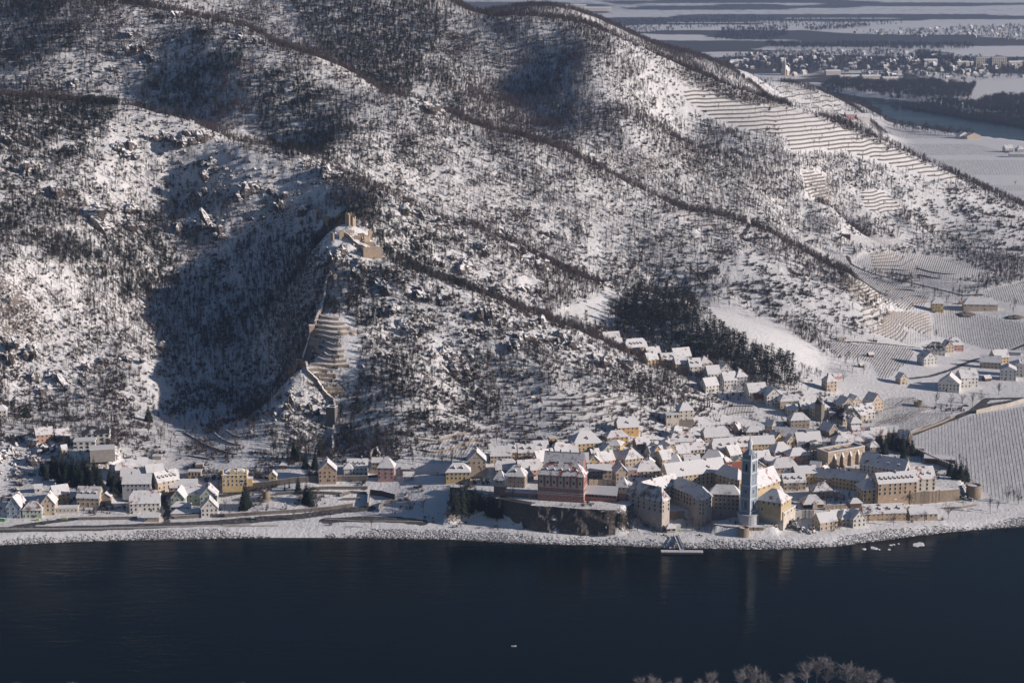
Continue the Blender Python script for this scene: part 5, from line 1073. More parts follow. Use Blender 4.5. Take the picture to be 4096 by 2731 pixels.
# ------------------------------------------------------------------ rock
def rock_material(name='snow_dusted_rock', lo=0.34, hi=0.46, wet=False):
    m, nt, b = mat(name); L = nt.links; geo = nd(nt, 'ShaderNodeNewGeometry'); pos = geo.outputs['Position']
    sep = nd(nt, 'ShaderNodeSeparateXYZ'); L.new(geo.outputs['Normal'], sep.inputs[0])
    rk = mixc(nt, ramp(nt, noise(nt, 0.45, 5, 0.75, pos), 0.3, 0.7), (0.055, 0.050, 0.050), (0.20, 0.165, 0.145))
    f = math_n(nt, 'ADD', sep.outputs[2], math_n(nt, 'MULTIPLY', math_n(nt, 'SUBTRACT', noise(nt, 0.7, 5, 0.7, pos), 0.5), 1.1))
    fac = ramp(nt, f, lo, hi)
    if wet:                                               # the river keeps the lowest stones bare and damp
        s2 = nd(nt, 'ShaderNodeSeparateXYZ'); L.new(pos, s2.inputs[0])
        fac = math_n(nt, 'MULTIPLY', fac, ramp(nt, math_n(nt, 'ADD', s2.outputs[2], math_n(nt, 'MULTIPLY', noise(nt, 0.3, 3, 0.6, pos), 1.6)), 1.2, 1.9))
    c = mixc(nt, fac, rk, SNOW); L.new(c, b.inputs['Base Color'])
    bp = nd(nt, 'ShaderNodeBump'); bp.inputs['Distance'].default_value = 0.9; bp.inputs['Strength'].default_value = .8; L.new(noise(nt, 0.8, 5, 0.7, pos), bp.inputs['Height']); L.new(bp.outputs[0], b.inputs['Normal'])
    return m
M_ROCK = rock_material(); M_CLIFF = rock_material('cliff_rock', 0.55, 0.75); M_DARKSTONE = stone('dark_rock', (0.05, 0.046, 0.043), (0.15, 0.13, 0.115), 0.5); M_BOULDER = rock_material('bank_stone', 0.35, 0.5, True)  # the smooth cliff stone is simply a darker mottled tone
def boulder(rg, c, s, n1=7, n2=5):
    """a faceted, slanting block"""
    m = MB(); tilt = rg.uniform(-.5, .5); k = 0
    dirs = [(rg.gauss(0, 1), rg.gauss(0, 1), rg.gauss(0, .6), rg.uniform(.55, .95)) for _ in range(9)]
    for j in range(n2 + 1):
        ph = pi * j / n2
        for i in range(n1):
            th = 2 * pi * i / n1 + j * .3; v = np.array([sin(ph) * cos(th), sin(ph) * sin(th), cos(ph)])
            for a_, b_, c_, d_ in dirs:
                nn = np.array((a_, b_, c_)); nn = nn / np.linalg.norm(nn); q = v @ nn
                if q > d_: v = v - nn * (q - d_)
            v = v * (1 + rg.uniform(-.08, .08)) * np.array(s); v[0] += tilt * v[2]; m.v.append(tuple(v + np.array(c)))
    for j in range(n2):
        for i in range(n1): a_ = j * n1 + i; b_ = j * n1 + (i + 1) % n1; m.f.append((a_, a_ + n1, b_ + n1, b_)); m.m.append(0)
    return m
def join(ms):
    o = MB()
    for m in ms:
        k = len(o.v); o.v += m.v; o.f += [tuple(i + k for i in f) for f in m.f]; o.m += m.m
    return o
def outcrop(seed):
    rg = random.Random(seed); ms = []
    for i in range(rg.randint(9, 14)):
        an = rg.uniform(0, 2 * pi); r_ = rg.uniform(0, 1) ** .7; s_ = rg.uniform(.22, .5) * (1.15 - .5 * r_)
        ms.append(boulder(rg, (cos(an) * r_ * .9, sin(an) * r_ * .6, s_ * rg.uniform(.1, .8) - .1), (s_ * rg.uniform(.55, .9), s_ * rg.uniform(.5, .8), s_ * rg.uniform(.6, 1.25))))
    return join(ms).mesh('rock_outcrop', [M_ROCK])
OUTCROP = [outcrop(500 + i) for i in range(8)]
ROCKS = [(458,575,60),(518,600,70),(643,545,50),(726,548,70),(786,550,60),(833,640,60),(851,680,60),(220,775,55),(369,815,70),(387,885,90),(494,828,70),(500,893,60),(119,675,50),(268,590,40),(12,545,50),(827,768,45),(952,765,55),(1012,760,50),(1101,765,55),(1131,815,50),(1190,838,60),
 (774,905,60),(833,893,70),(881,925,60),(1250,645,50),(1310,680,60),(1369,705,55),(917,1145,35),(1589,840,55),(1685,855,60),(1756,890,50),(1821,902,50),(1851,938,50),(1911,990,50),(1762,1050,45),(1815,1032,45),(1875,1072,65),(2054,996,45),(2131,1045,55),(2173,1072,60),(2131,1140,55),(2101,1168,50),
 (1994,1150,45),(1952,1120,45),(1536,1155,60),(1577,1225,50),(1673,1170,60),(1940,1262,60),(2071,1285,55),(2161,1297,55),(2155,1345,55),(2054,1368,55),(2095,1358,50),(2226,1335,60),(2268,1375,60),(2393,1440,70),(2429,1458,60),(2512,1470,55),(1750,1400,60),(1786,1465,70),(1821,1420,50),(1833,1505,50),(2036,942,40),(2196,942,35),
 (2381,1115,45),(2429,1145,45),(34,1360,60),(57,1420,60),(110,1400,50),(201,1500,60),(258,1530,70),(172,1575,60),(528,1430,50),(356,1470,50),(420,1440,45),(499,1585,50),(620,1390,45),(1171,1590,60),(1148,1645,60),(1230,1640,50),(60,1735,60),(120,1775,60),(200,1795,60),(150,1840,70),(30,1830,60),(90,1890,50),(1687,415,50),(1740,450,50),(640,55,45),(700,70,40),(520,130,40),(560,190,45),
 (600,230,40),(820,110,40),(960,150,40),(1040,170,40),(440,270,35),(300,340,35),(1410,1040,50),(1345,1010,60),(1310,1040,55),(1270,1000,50),(1440,1070,45),(1540,1080,45),(1620,1110,40),(1520,930,40),(1560,1000,45),(1650,970,45),(1640,920,40),(2560,1500,45),(1620,1300,45),(1900,1330,40),(1700,1280,40),(1550,1420,40)]
ORD = 'lowest second third fourth fifth sixth seventh eighth ninth tenth eleventh twelfth thirteenth fourteenth fifteenth sixteenth seventeenth eighteenth nineteenth twentieth twenty-first twenty-second'.split()
ROCK_AT = []
for i, (a, b, s_) in enumerate(ROCKS):
    x, y, z = hit(a, b); k_ = s_ / (F / (y / CP)) * 1.75; KEEP_OUT.append((x, y - 1, k_ * .42)); ROCK_AT.append((x, y, k_))
    side = 'on the left slope' if a < 1250 else 'around the castle crag' if a < 1720 else 'on the spur above the town'
    o = newobj('rock_outcrop', OUTCROP[i % 8], None, (x, y, z - k_ * .15), (i * 1.7) % 6.28, (k_ * .85, k_ * .72, k_ * (0.62 + .3 * ((i * 7) % 5) / 5)))
    tag(o, f'grey rock outcrop with snow on its ledges {side}', 'rock', 'rock outcrops ' + side)
# cliff under the palace
def cliff(line, zb, zt, label, bulge=2.2, seed=0, material=None, n2=12, lean=2.0):
    pts = []; w = [atz(a, b, zt)[:2] for a, b in line]
    for (x0, y0), (x1, y1) in zip(w[:-1], w[1:]):
        n = max(2, int(hypot(x1 - x0, y1 - y0) / 1.3))
        for i in range(n): pts.append((x0 + (x1 - x0) * i / n, y0 + (y1 - y0) * i / n))
    pts.append(w[-1]); P_ = np.array(pts); T = np.gradient(P_, axis=0); T /= np.linalg.norm(T, axis=1)[:, None] + 1e-9; N_ = np.stack([T[:, 1], -T[:, 0]], 1)
    n = len(P_); X = np.zeros((n2 + 3, n)); Y_ = X.copy(); Zz = X.copy(); s_ = np.arange(n) * 1.3
    for j in range(n2 + 3):
        f = min(j, n2) / n2; zz = zb + (zt - zb) * f
        dd = bulge * (fbm(s_ + 100 * seed, np.full(n, zz * .9), 8, 4, seed, True) - .3) * 2.2 * (1 - .5 * f) + lean * (1 - f)
        if j > n2: dd = dd * 0 - 2.5 * (j - n2)
        X[j] = P_[:, 0] + N_[:, 0] * dd; Y_[j] = P_[:, 1] + N_[:, 1] * dd; Zz[j] = zz + (0.25 if j > n2 else 0)
    o = grid_object('cliff', X, Y_, Zz, material or M_CLIFF); del o['kind']; o.data.polygons.foreach_set('use_smooth', np.zeros(len(o.data.polygons), bool)); tag(o, label, 'cliff', 'cliffs under the town'); return o
cliff([(1985,1990),(2020,1998),(2060,2006),(2105,2014),(2130,2018)], 4.5, 21.8, 'tall smooth grey rock wall left below the pink palace', 1.0, 1, M_DARKSTONE, lean=2.5)
cliff([(2125,2018),(2180,2022),(2240,2026),(2330,2032),(2420,2036),(2462,2037)], 4.5, 21.8, 'fissured rock cliff with snow ledges right below the pink palace', 2.4, 2)
cliff([(2455,2037),(2475,2034),(2500,2028),(2530,2010)], 5, 20, 'shaded rock flank between the palace loggia and the abbey', 2.0, 3)
cliff([(1800,1945),(1850,1950),(1900,1962),(1950,1978),(1990,1992)], 10, 21.8, 'overgrown dark rock bank under the upper road', 1.6, 4)
for i, (a, b, s_) in enumerate([(2165,2095,26),(2300,2098,26),(2380,2104,30),(2430,2104,34),(2470,2105,30),(2525,2110,24),(2895,2062,40),(2870,2050,30),(2930,2068,26),(3185,2110,60),(3215,2122,50),(3245,2128,44),(3160,2085,40),(3855,1985,36),(3880,2000,30)]):
    x, y, z = hit(a, b); k_ = s_ / 5.7; o = newobj('rock_outcrop', OUTCROP[(i + 3) % 8], None, (x, y, z - .3), i * 1.3, (k_ * .8, k_ * .8, k_ * .8)); tag(o, 'dark snow-capped boulder cluster at the foot of the town walls', 'rock', 'rocks at the foot of the town walls')
# ------------------------------------------------------------------ vineyard terraces: one dry-stone wall per step
TERR = [([(1262,1262),(1400,1275),(1432,1350),(1400,1470),(1385,1580),(1330,1600),(1212,1462),(1245,1340)], 3.0, 2.8, 'beside the hillside wall', 'brown terrace wall of the vineyard beside the long hillside wall'),
        ([(2734,357),(2855,383),(3008,440),(3129,434),(3289,472),(3391,542),(3556,612),(3862,733),(3748,722),(3556,660),(3365,606),(3161,606),(3148,548),(3008,529),(2842,472),(2747,408)], 4.2, 2.3, 'of the third ridge', 'snowy terrace wall of the vineyards on the distant ridge'),
        ([(3206,689),(3290,695),(3312,790),(3300,820),(3240,800),(3215,740)], 3.4, 1.8, 'in the small valley field', 'terrace wall of the small vineyard beside the wooded valley'),
        ([(3455,772),(3530,765),(3590,810),(3612,852),(3480,855),(3440,800)], 3.4, 1.8, 'in the round terrace field', 'terrace wall of the small rounded vineyard below the ridge'),
        ([(2932,274),(3008,312),(3142,378),(3365,424),(3391,472),(3206,450),(3142,400),(3008,330)], 7.0, 3.5, 'of the far nose', 'faint terrace wall of the farthest vineyard nose'),
        ([(2180,1590),(2400,1570),(2540,1590),(2560,1690),(2400,1720),(2180,1700)], 3.0, 1.6, 'above the town', 'low stone terrace wall on the slope above the town roofs'),
        ([(1650,1740),(1930,1730),(1950,1830),(1690,1830)], 3.2, 1.9, 'left of the town', 'brown terrace wall of the vineyard left above the baroque gable house'),
        ([(2035,1685),(2150,1690),(2150,1770),(2040,1770)], 2.2, 1.3, 'behind the terrace row', 'small terrace wall behind the upper terrace row houses'),
        ([(640,1690),(760,1680),(960,1740),(960,1830),(800,1845),(660,1800)], 2.6, 1.5, 'in the shaded valley', 'shaded terrace wall at the mouth of the dark valley'),
        ([(1150,1430),(1160,1430),(1160,1440),(1150,1440)], 3, 1.5, '', ''),
        ([(2870,1605),(3015,1610),(3020,1670),(2885,1665)], 2.4, 1.3, 'below the twin house', 'terrace wall of the little vineyard below the twin white house'),
        ([(3500,1640),(3560,1600),(3680,1590),(3740,1640),(3790,1670),(3640,1730),(3500,1720)], 1.6, 1.2, 'beside the gate', 'curved terrace wall of the vineyard beside the vineyard road'),
        ([(3290,1110),(3360,1120),(3480,1200),(3540,1260),(3560,1340),(3480,1340),(3500,1270),(3400,1190)], 3.4, 1.6, 'along the spur end', 'terrace wall along the end of the spur above the vine rows'),
        ([(2660,760),(2880,850),(2960,900),(2900,960),(2760,900),(2660,830)], 4.0, 1.6, 'on the second ridge', 'thin terrace wall on the second ridge by the track')]
TERR += [([(3280,985),(3400,1050),(3560,1130),(3730,1190),(3700,1240),(3560,1250),(3400,1170),(3300,1080)], 2.4, 1.5, 'of the valley', 'low step between vine rows on the valley slope'),
         ([(3480,1005),(3760,1030),(3960,1090),(3920,1110),(3700,1120),(3500,1090)], 2.0, 1.4, 'of the upper valley floor', 'low step between vine rows of the fan-shaped vineyard'),
         ([(3540,1245),(3720,1255),(3735,1360),(3640,1385),(3510,1340)], 1.3, 1.2, 'before the winery', 'low step between vine rows below the winery villa'),
         ([(3430,1375),(3650,1400),(3570,1515),(3490,1480)], 1.5, 1.3, 'above the press house', 'low step between vine rows above the press house'),
         ([(3640,870),(3760,900),(4096,1010),(4096,1040),(3900,1010),(3700,940)], 6.0, 1.2, 'on the grazed slope', 'faint grassy step on the speckled slope of the ridge end')]
NT = 0
for poly, step, hw_, grp, lab in TERR:
    if not lab: continue
    inp = in_poly(PXF, PYF, poly); cols = np.nonzero(inp.any(0))[0]
    if not len(cols): continue
    lines = {}
    for c in cols:
        r_ = np.nonzero(inp[:, c])[0]; j0, j1 = r_[0], min(r_[-1] + 1, len(YS) - 1)
        wob = 0.5 * (vnoise(np.array([XS[c] / 14.0]), np.array([3.0]), 9)[0] - .5)
        for j in range(j0, j1):
            za, zb_ = Z[j, c] / step + wob, Z[j + 1, c] / step + wob
            if zb_ > za and math.floor(zb_) > math.floor(za):
                f = (math.floor(zb_) - za) / (zb_ - za); lines.setdefault(math.floor(zb_), []).append((c, XS[c], YS[j] + f * (YS[j + 1] - YS[j])))
    WL = []
    for lv, pts in sorted(lines.items()):
        best = {}; 
        for c, x, y in pts: best.setdefault(c, (x, y))
        seq = [(c,) + best[c] for c in sorted(best)]; run = [seq[0]]; runs = []
        for q in seq[1:]:
            if q[0] - run[-1][0] <= 2 and abs(q[2] - run[-1][2]) < 9: run.append(q)
            else: runs.append(run); run = [q]
        runs.append(run)
        for run in runs:
            if len(run) < 6: continue
            if 'hillside' in lab: run = run[:max(5, len(run) - (lv * 7) % 6)]
            ln = [(q[1], q[2]) for q in run]; ln = [ln[0]] + [((a[0] + b[0] + c_[0]) / 3, (a[1] + b[1] + c_[1]) / 3) for a, b, c_ in zip(ln[:-2], ln[1:-1], ln[2:])] + [ln[-1]]
            WL.append((lv, 0)); o = newobj('terrace_wall', wall_mesh('terrace_wall', ln, hw_ * .75, 1.1, M_RUIN if 'hillside' in lab else M_WALLSTONE if 'brown' in lab or 'vine rows' in lab else M_GREYSTONE, below=1.5, jag=.1, seed=lv)); tag(o, lab, 'terrace wall', 'terrace walls ' + grp); NT += 1; WL[-1] = (lv, o)
    if 1 < len(WL) <= 22:
        for k_, (lv, o) in enumerate(sorted(WL, key=lambda t: (t[0], t[1].name))): o['label'] = o['label'] + ', ' + ('lowest one' if k_ == 0 else ORD[k_] + ' from the bottom')
print('terrace walls', NT)
# ------------------------------------------------------------------ plants: prototypes
M_BARK = simple('bark', (0.045, 0.036, 0.036), var=(0.080, 0.063, 0.060))
M_TWIG = simple('twigs', (0.075, 0.057, 0.056), var=(0.125, 0.096, 0.090))
M_TWIGPALE = simple('pale_twigs', (0.20, 0.185, 0.19), var=(0.28, 0.255, 0.255))
M_NEEDLE = simple('needles', (0.012, 0.020, 0.018), var=(0.026, 0.036, 0.026))
M_SNOWY = simple('snow_on_branches', (0.72, 0.72, 0.74))

def bare_tree(seed, h=10.0, spread=0.33, twigs=70):
    rg = random.Random(seed); t = MB(); c = MB()
    top = np.array([rg.uniform(-.4, .4), rg.uniform(-.4, .4), h * 0.62])
    t.tube((0, 0, -0.6), top * 0.5, 0.17, 0.12, 4); t.tube(top * 0.5, top, 0.12, 0.06, 4)
    tips = []
    for i in range(11):
        f = rg.uniform(0.30, 1.0); a0 = top * f; an = rg.uniform(0, 2 * pi); el = rg.uniform(0.5, 1.25)
        L = h * rg.uniform(0.22, 0.40) * (1.15 - 0.4 * f)
        b0 = a0 + L * np.array([cos(an) * cos(el) * spread * 2.6, sin(an) * cos(el) * spread * 2.6, sin(el)])
        c.tube(a0, b0, 0.075, 0.025); tips.append((a0, b0))
    for i in range(twigs):
        a0, b0 = rg.choice(tips); f = rg.uniform(0.25, 1.0); p = a0 + (b0 - a0) * f
        an = rg.uniform(0, 2 * pi); el = rg.uniform(0.1, 1.4); L = h * rg.uniform(0.08, 0.19)
        d = np.array([cos(an) * cos(el), sin(an) * cos(el), sin(el)]); w = 0.05
        q = p + d * L; s_ = np.cross(d, (rg.uniform(-1, 1), rg.uniform(-1, 1), 0.3)); s_ /= np.linalg.norm(s_) + 1e-9
        c.tri(p - s_ * w, p + s_ * w, q); c.tri(p + d * L * .4 - s_ * w, p + d * L * .4 + s_ * w, q + np.array([cos(an * 3), sin(an * 3), 0.5]) * L * .5)
    return t, c
def merged(t, c):
    o = MB(); o.v = t.v + c.v; k = len(t.v); o.f = t.f + [tuple(i + k for i in f) for f in c.f]; o.m = [0] * len(t.f) + [1] * len(c.f); return o
def pine_tree(seed, h=11.0, flat=1.0):
    rg = random.Random(seed); t = MB(); c = MB()
    top = np.array([rg.uniform(-.5, .5), rg.uniform(-.5, .5), h * 0.92])
    t.tube((0, 0, -0.6), top * 0.55, 0.20, 0.14, 4); t.tube(top * 0.55, top, 0.14, 0.05, 3)
    for i in range(15):
        f = 0.42 + 0.6 * (i / 14.0) ** 0.9; an = i * 2.4 + rg.uniform(-.5, .5)
        r = h * 0.24 * (1.18 - 0.75 * max(0, f - 0.5) * 2 + 0.0) * rg.uniform(0.55, 1.0)
        a0 = top * min(f, 1.0); b0 = a0 + np.array([cos(an) * r, sin(an) * r, rg.uniform(-0.1, 0.35) * r + (0.3 if f > 0.9 else 0)])
        t.tube(a0, b0, 0.05, 0.02)
        for k in range(22):
            ff = rg.uniform(0.2, 1.08); p = a0 + (b0 - a0) * ff + np.array([rg.gauss(0, .42), rg.gauss(0, .42), rg.gauss(0.1, .26)])
            s_ = rg.uniform(0.45, 0.95); n1 = np.array([rg.uniform(-1, 1), rg.uniform(-1, 1), rg.uniform(-.35, .35)]); n2 = np.array([rg.uniform(-1, 1), rg.uniform(-1, 1), rg.uniform(-.1, .6)])
            c.tri(p - n1 * s_ * .6, p + n1 * s_ * .6, p + n2 * s_)
    return t, c
def spruce_tree(seed, h=12.0, w=0.27):
    rg = random.Random(seed); t = MB(); c = MB()
    t.tube((0, 0, -0.6), (0, 0, h * .95), 0.2, 0.03, 4)
    n = 15
    for i in range(n):
        z = h * (0.08 + 0.9 * i / n); r = h * w * (1.05 - i / n) ** 0.85
        m = max(6, int(15 * (1 - i / n)) + 4)
        for k in range(m):
            an = 2 * pi * k / m + rg.uniform(-.25, .25); rr = r * rg.uniform(.7, 1.1)
            d = np.array([cos(an), sin(an), 0]); s_ = np.array([-sin(an), cos(an), 0])
            p = np.array([0, 0, z]) + d * rr * .15; q = np.array([0, 0, z - rr * .38 + rg.uniform(-.2, .2)]) + d * rr
            mid_ = (p + q) / 2 + np.array([0, 0, .1]); wd = rr * rg.uniform(.22, .34)
            c.tri(p, mid_ - s_ * wd, q); c.tri(p, q, mid_ + s_ * wd + np.array([0, 0, -.1]))
    return t, c
def shrub(seed, h=2.6):
    rg = random.Random(seed); c = MB()
    for i in range(46):
        an = rg.uniform(0, 2 * pi); el = rg.uniform(0.35, 1.45); L = h * rg.uniform(0.5, 1.0)
        d = np.array([cos(an) * cos(el), sin(an) * cos(el), sin(el)]); p = d * L * rg.uniform(0, .4) + np.array([rg.gauss(0, .4), rg.gauss(0, .4), 0])
        s_ = np.array([-sin(an), cos(an), 0]) * 0.09; q = p + d * L * .8
        c.tri(p - s_, p + s_, q); c.tri(p * .5 + q * .5 - s_, p * .5 + q * .5 + s_, q + np.array([rg.gauss(0, .5), rg.gauss(0, .5), .2]))
    return c
def vine_plant(seed):
    rg = random.Random(seed); c = MB(); h = rg.uniform(1.5, 1.9)
    c.tube((0, 0, -.2), (rg.uniform(-.08, .08), rg.uniform(-.08, .08), h), 0.09, 0.07)
    for k in (-1, 1): c.tri((0, 0, .75), (0, 0, .86), (k * .6, rg.uniform(-.1, .1), rg.uniform(.8, 1.2)))
    return c
PROTO_BARE = [merged(*bare_tree(10 + i, 10.5 + (i % 3) * 1.2, 0.17 + 0.05 * (i % 3), 62)).mesh('bare_tree_mass', [M_BARK, M_TWIG]) for i in range(5)]
PROTO_PINE = [merged(*pine_tree(40 + i, 10.5 + i * .5)).mesh('pine_mass', [M_BARK, M_NEEDLE]) for i in range(4)]
PROTO_SHRUB = [shrub(70 + i).mesh('shrub_mass', [M_TWIG]) for i in range(3)]
PROTO_VINE = [vine_plant(80 + i).mesh('vine_mass', [M_BARK]) for i in range(3)]

def scatter(name, protos, pts, scales, label, cat):
    """one object holding a mass nobody could count: the prototypes repeated at given points"""
    pts = np.asarray(pts, np.float32)
    me = bpy.data.meshes.new(name); me.vertices.add(len(pts)); me.vertices.foreach_set('co', pts.ravel())
    a = me.attributes.new('size', 'FLOAT', 'POINT'); a.data.foreach_set('value', np.asarray(scales, np.float32))
    a = me.attributes.new('turn', 'FLOAT', 'POINT'); a.data.foreach_set('value', RNG.uniform(0, 6.28, len(pts)).astype(np.float32))
    a = me.attributes.new('sort', 'INT', 'POINT'); a.data.foreach_set('value', RNG.integers(0, len(protos), len(pts)).astype(np.int32))
    o = newobj(name, me); tag(o, label, cat, kind='stuff')
    pc = bpy.data.collections.new(name + '_kinds')
    for i, p in enumerate(protos): pc.objects.link(bpy.data.objects.new(f'{name}_kind_{i}', p))
    g = bpy.data.node_groups.new(name, 'GeometryNodeTree')
    g.interface.new_socket('Geometry', in_out='INPUT', socket_type='NodeSocketGeometry'); g.interface.new_socket('Geometry', in_out='OUTPUT', socket_type='NodeSocketGeometry')
    N = g.nodes.new; L = g.links.new
    gi, go = N('NodeGroupInput'), N('NodeGroupOutput'); ip = N('GeometryNodeInstanceOnPoints'); ci = N('GeometryNodeCollectionInfo')
    ci.inputs[0].default_value = pc; ci.inputs['Separate Children'].default_value = True; ci.inputs['Reset Children'].default_value = True
    def at_(n, t):
        x = N('GeometryNodeInputNamedAttribute'); x.data_type = t; x.inputs[0].default_value = n; return x.outputs[0]
    cx = N('ShaderNodeCombineXYZ'); L(at_('turn', 'FLOAT'), cx.inputs[2])
    L(gi.outputs[0], ip.inputs['Points']); L(ci.outputs[0], ip.inputs['Instance']); ip.inputs['Pick Instance'].default_value = True
    L(at_('sort', 'INT'), ip.inputs['Instance Index']); L(cx.outputs[0], ip.inputs['Rotation']); L(at_('size', 'FLOAT'), ip.inputs['Scale'])
    L(ip.outputs[0], go.inputs[0])
    md = o.modifiers.new('scatter', 'NODES'); md.node_group = g
    return o

# ------------------------------------------------------------------ where they grow
FOREST = [  # (outline in the photograph, density factor, share of pines); some densities stand in for shade on the slopes
    ([(1240,930),(1290,1100),(1190,1420),(1150,1500),(1190,1610),(1000,1760),(700,1600),(600,1330),(350,1420),(220,1360),(780,1110)], 2.2, 0.03),
    ([(990,330),(1150,270),(1380,400),(1430,560),(1350,650),(1160,650),(1050,560)], 2.2, 0.72),
    ([(1150,0),(1720,0),(1800,110),(1740,200),(1690,290),(1640,390),(1540,370),(1290,210)], 2.6, 0.55),
    ([(1850,210),(2310,170),(2370,290),(2340,420),(2240,530),(1950,480),(1870,420)], 3.0, 0.0),
    ([(2400,600),(2620,560),(2780,620),(3140,600),(3180,750),(3200,860),(3360,900),(3330,960),(3150,920),(2850,800),(2600,740)], 2.6, 0.02),
    ([(0,420),(480,410),(430,560),(200,720),(60,900),(-60,1000),(-60,420)], 2.9, 0.65),
    ([(0,700),(160,640),(330,700),(300,900),(120,960),(0,960)], 1.6, 0.6),
    ([(2740,600),(3120,520),(3160,600),(2760,660)], 1.5, 0.1),
    ([(3240,640),(3360,620),(3390,700),(3360,800),(3290,780),(3310,700)], 2.2, 0.05),
    ([(3560,860),(3640,900),(3860,750),(3830,740),(3700,800),(3640,850)], 2.4, 0.25),
    ([(3570,960),(3690,910),(3820,960),(4096,1060),(4000,1090),(3700,990)], 1.6, 0.1),
    ([(1000,1650),(1190,1600),(1300,1700),(1300,1780),(1500,1740),(1660,1720),(1640,1820),(1450,1850),(1100,1850)], 1.5, 0.25),
    ([(2420,1130),(2560,1110),(2700,1090),(2860,1100),(2960,1200),(2760,1190),(2560,1160)], 1.4, 0.5)]
FOREST += [([(560,1620),(800,1570),(1000,1700),(960,1840),(720,1840),(600,1760)], 0.6, 0.1), ([(0,1620),(420,1600),(560,1680),(300,1740),(0,1730)], 1.0, 0.2)]  # first outline: trees added in place of the shade at the valley mouth
OPEN = [([(2000,1520),(2200,1560),(2560,1570),(2560,1720),(2200,1760),(2010,1770)], 0.22), ([(1270,1240),(1420,1260),(1440,1500),(1380,1600),(1210,1470)], 0.0),
        ([(2730,350),(3010,430),(3130,420),(3400,530),(3880,740),(3740,730),(3370,620),(3160,620),(2740,440)], 0.04),
        ([(3200,690),(3300,690),(3320,820),(3220,800)], 0.05), ([(3440,770),(3540,760),(3620,860),(3460,860)], 0.05), ([(2900,250),(3380,420),(3400,480),(3200,450),(2980,320)], 0.05),
        ([(1640,300),(1760,300),(1820,420),(1760,470),(1650,440)], 0.5), ([(2380,200),(2720,330),(2760,480),(2620,560),(2480,440)], 0.8),
        ([(380,500),(620,500),(620,640),(380,640)], 0.5), ([(400,480),(1200,560),(1350,680),(1250,820),(800,760),(640,700)], 0.6)]
def plant_field():
    n = 900000
    # even sampling of the hilly ground in world space
    x = RNG.uniform(-620, 900, n); y = RNG.uniform(1290, 2700, n)
    far_x = RNG.uniform(-200, 1000, 200000); far_y = RNG.uniform(2700, 4300, 200000)
    x = np.concatenate([x, far_x]); y = np.concatenate([y, far_y])
    z = ground(x, y); px, py = pix(x, y, z)
    ok = (px > -130) & (px < 4230) & (py > -90) & (z > 13); x, y, z, px, py = x[ok], y[ok], z[ok], px[ok], py[ok]
    return x, y, z, px, py
PX_, PY_, PZ_, PPX, PPY = plant_field()
dens = 0.074 * sstep(20, 40, PZ_) * (0.45 + 1.1 * sstep(0.36, 0.62, fbm(PX_, PY_, 48, 3, 201))) * np.where(PPX > 2700, 0.9, 1.0)
for poly, f in OPEN:
    b_ = in_poly(PPX, PPY, poly); dens[b_] *= f
pshare = 0.055 + 0.5 * sstep(0.52, 0.66, fbm(PX_, PY_, 110, 2, 301)) * sstep(2300, 1500, PPX)
for poly, f, ps in FOREST:
    b_ = in_poly(PPX, PPY, poly); dens[b_] = 0.038 * f; pshare[b_] = ps
def lookup(field, x, y):
    i = np.clip(np.searchsorted(XS, x) - 1, 0, len(XS) - 1); j = np.clip(np.searchsorted(YS, y) - 1, 0, len(YS) - 1); return field[j, i]
TOWNPX = [(2000,2200),(1950,1830),(2350,1720),(2900,1680),(3100,1560),(3500,1500),(3600,1760),(3800,2150)]
dens[in_poly(PPX, PPY, TOWNPX)] *= 0.12
dens *= (1 - lookup(meadow, PX_, PY_)) * (1 - lookup(vine, PX_, PY_)) * (1 - 0.93 * lookup(scrub, PX_, PY_)) * (lookup(road, PX_, PY_) < 0.1)
area = np.where(PY_ < 2700, 1520 * 1410 / 900000.0, 1200 * 1600 / 200000.0)
u_ = RNG.uniform(0, 1, len(PX_)); keep = u_ < dens * area
sdens = (0.012 + 0.05 * lookup(scrub, PX_, PY_) * sstep(0.5, 0.7, fbm(PX_, PY_, 16, 2, 55))) * sstep(24, 40, PZ_) * (1 - lookup(meadow, PX_, PY_)) * (1 - lookup(vine, PX_, PY_)) * 1.6
for poly, f in OPEN: sdens[in_poly(PPX, PPY, poly)] *= f
low_ = in_poly(PPX, PPY, [(1100,1800),(1500,1480),(2600,1480),(2950,1620),(2500,1780),(2000,1800)]); sdens[low_] += 0.03
skeep = (~keep) & (u_ > 1 - sdens * area) & (PY_ < 2500)
for kx, ky, kr in KEEP_OUT:
    b_ = (PX_ - kx) ** 2 + (PY_ - ky) ** 2 < kr * kr; keep &= ~b_; skeep &= ~b_
isp = RNG.uniform(0, 1, len(PX_)) < pshare
# ------------------------------------------------------------------ trees one by one
TREE_SETS = {'bare_tree': [bare_tree(300 + i, 10.5 + i * .6, .34 + .03 * (i % 3), 110) for i in range(5)], 'birch': [bare_tree(330 + i, 11, .2, 90) for i in range(2)],
             'pine_tree': [pine_tree(360 + i, 11 + .6 * i) for i in range(5)], 'fir_tree': [spruce_tree(390 + i, 12) for i in range(3)], 'cypress': [spruce_tree(399, 8, .13)]}
MESHES = {}
for kn, lst in TREE_SETS.items():
    tm = M_NEEDLE if kn in ('pine_tree', 'fir_tree', 'cypress') else M_TWIG
    MESHES[kn] = [(t.mesh('trunk', [M_BARK if kn != 'birch' else M_TWIGPALE]), c.mesh('crown', [tm if kn != 'birch' else M_TWIGPALE])) for t, c in lst]
def TREE(kind, x, y, z, s, label, group, rz=None):
    k = random.randrange(len(MESHES[kind])); o = empty(kind, (x, y, z), random.uniform(0, 6.28)); o.scale = (s, s, s); tag(o, label, 'tree', group)
    newobj('trunk', MESHES[kind][k][0], o); newobj('crown', MESHES[kind][k][1], o); return o
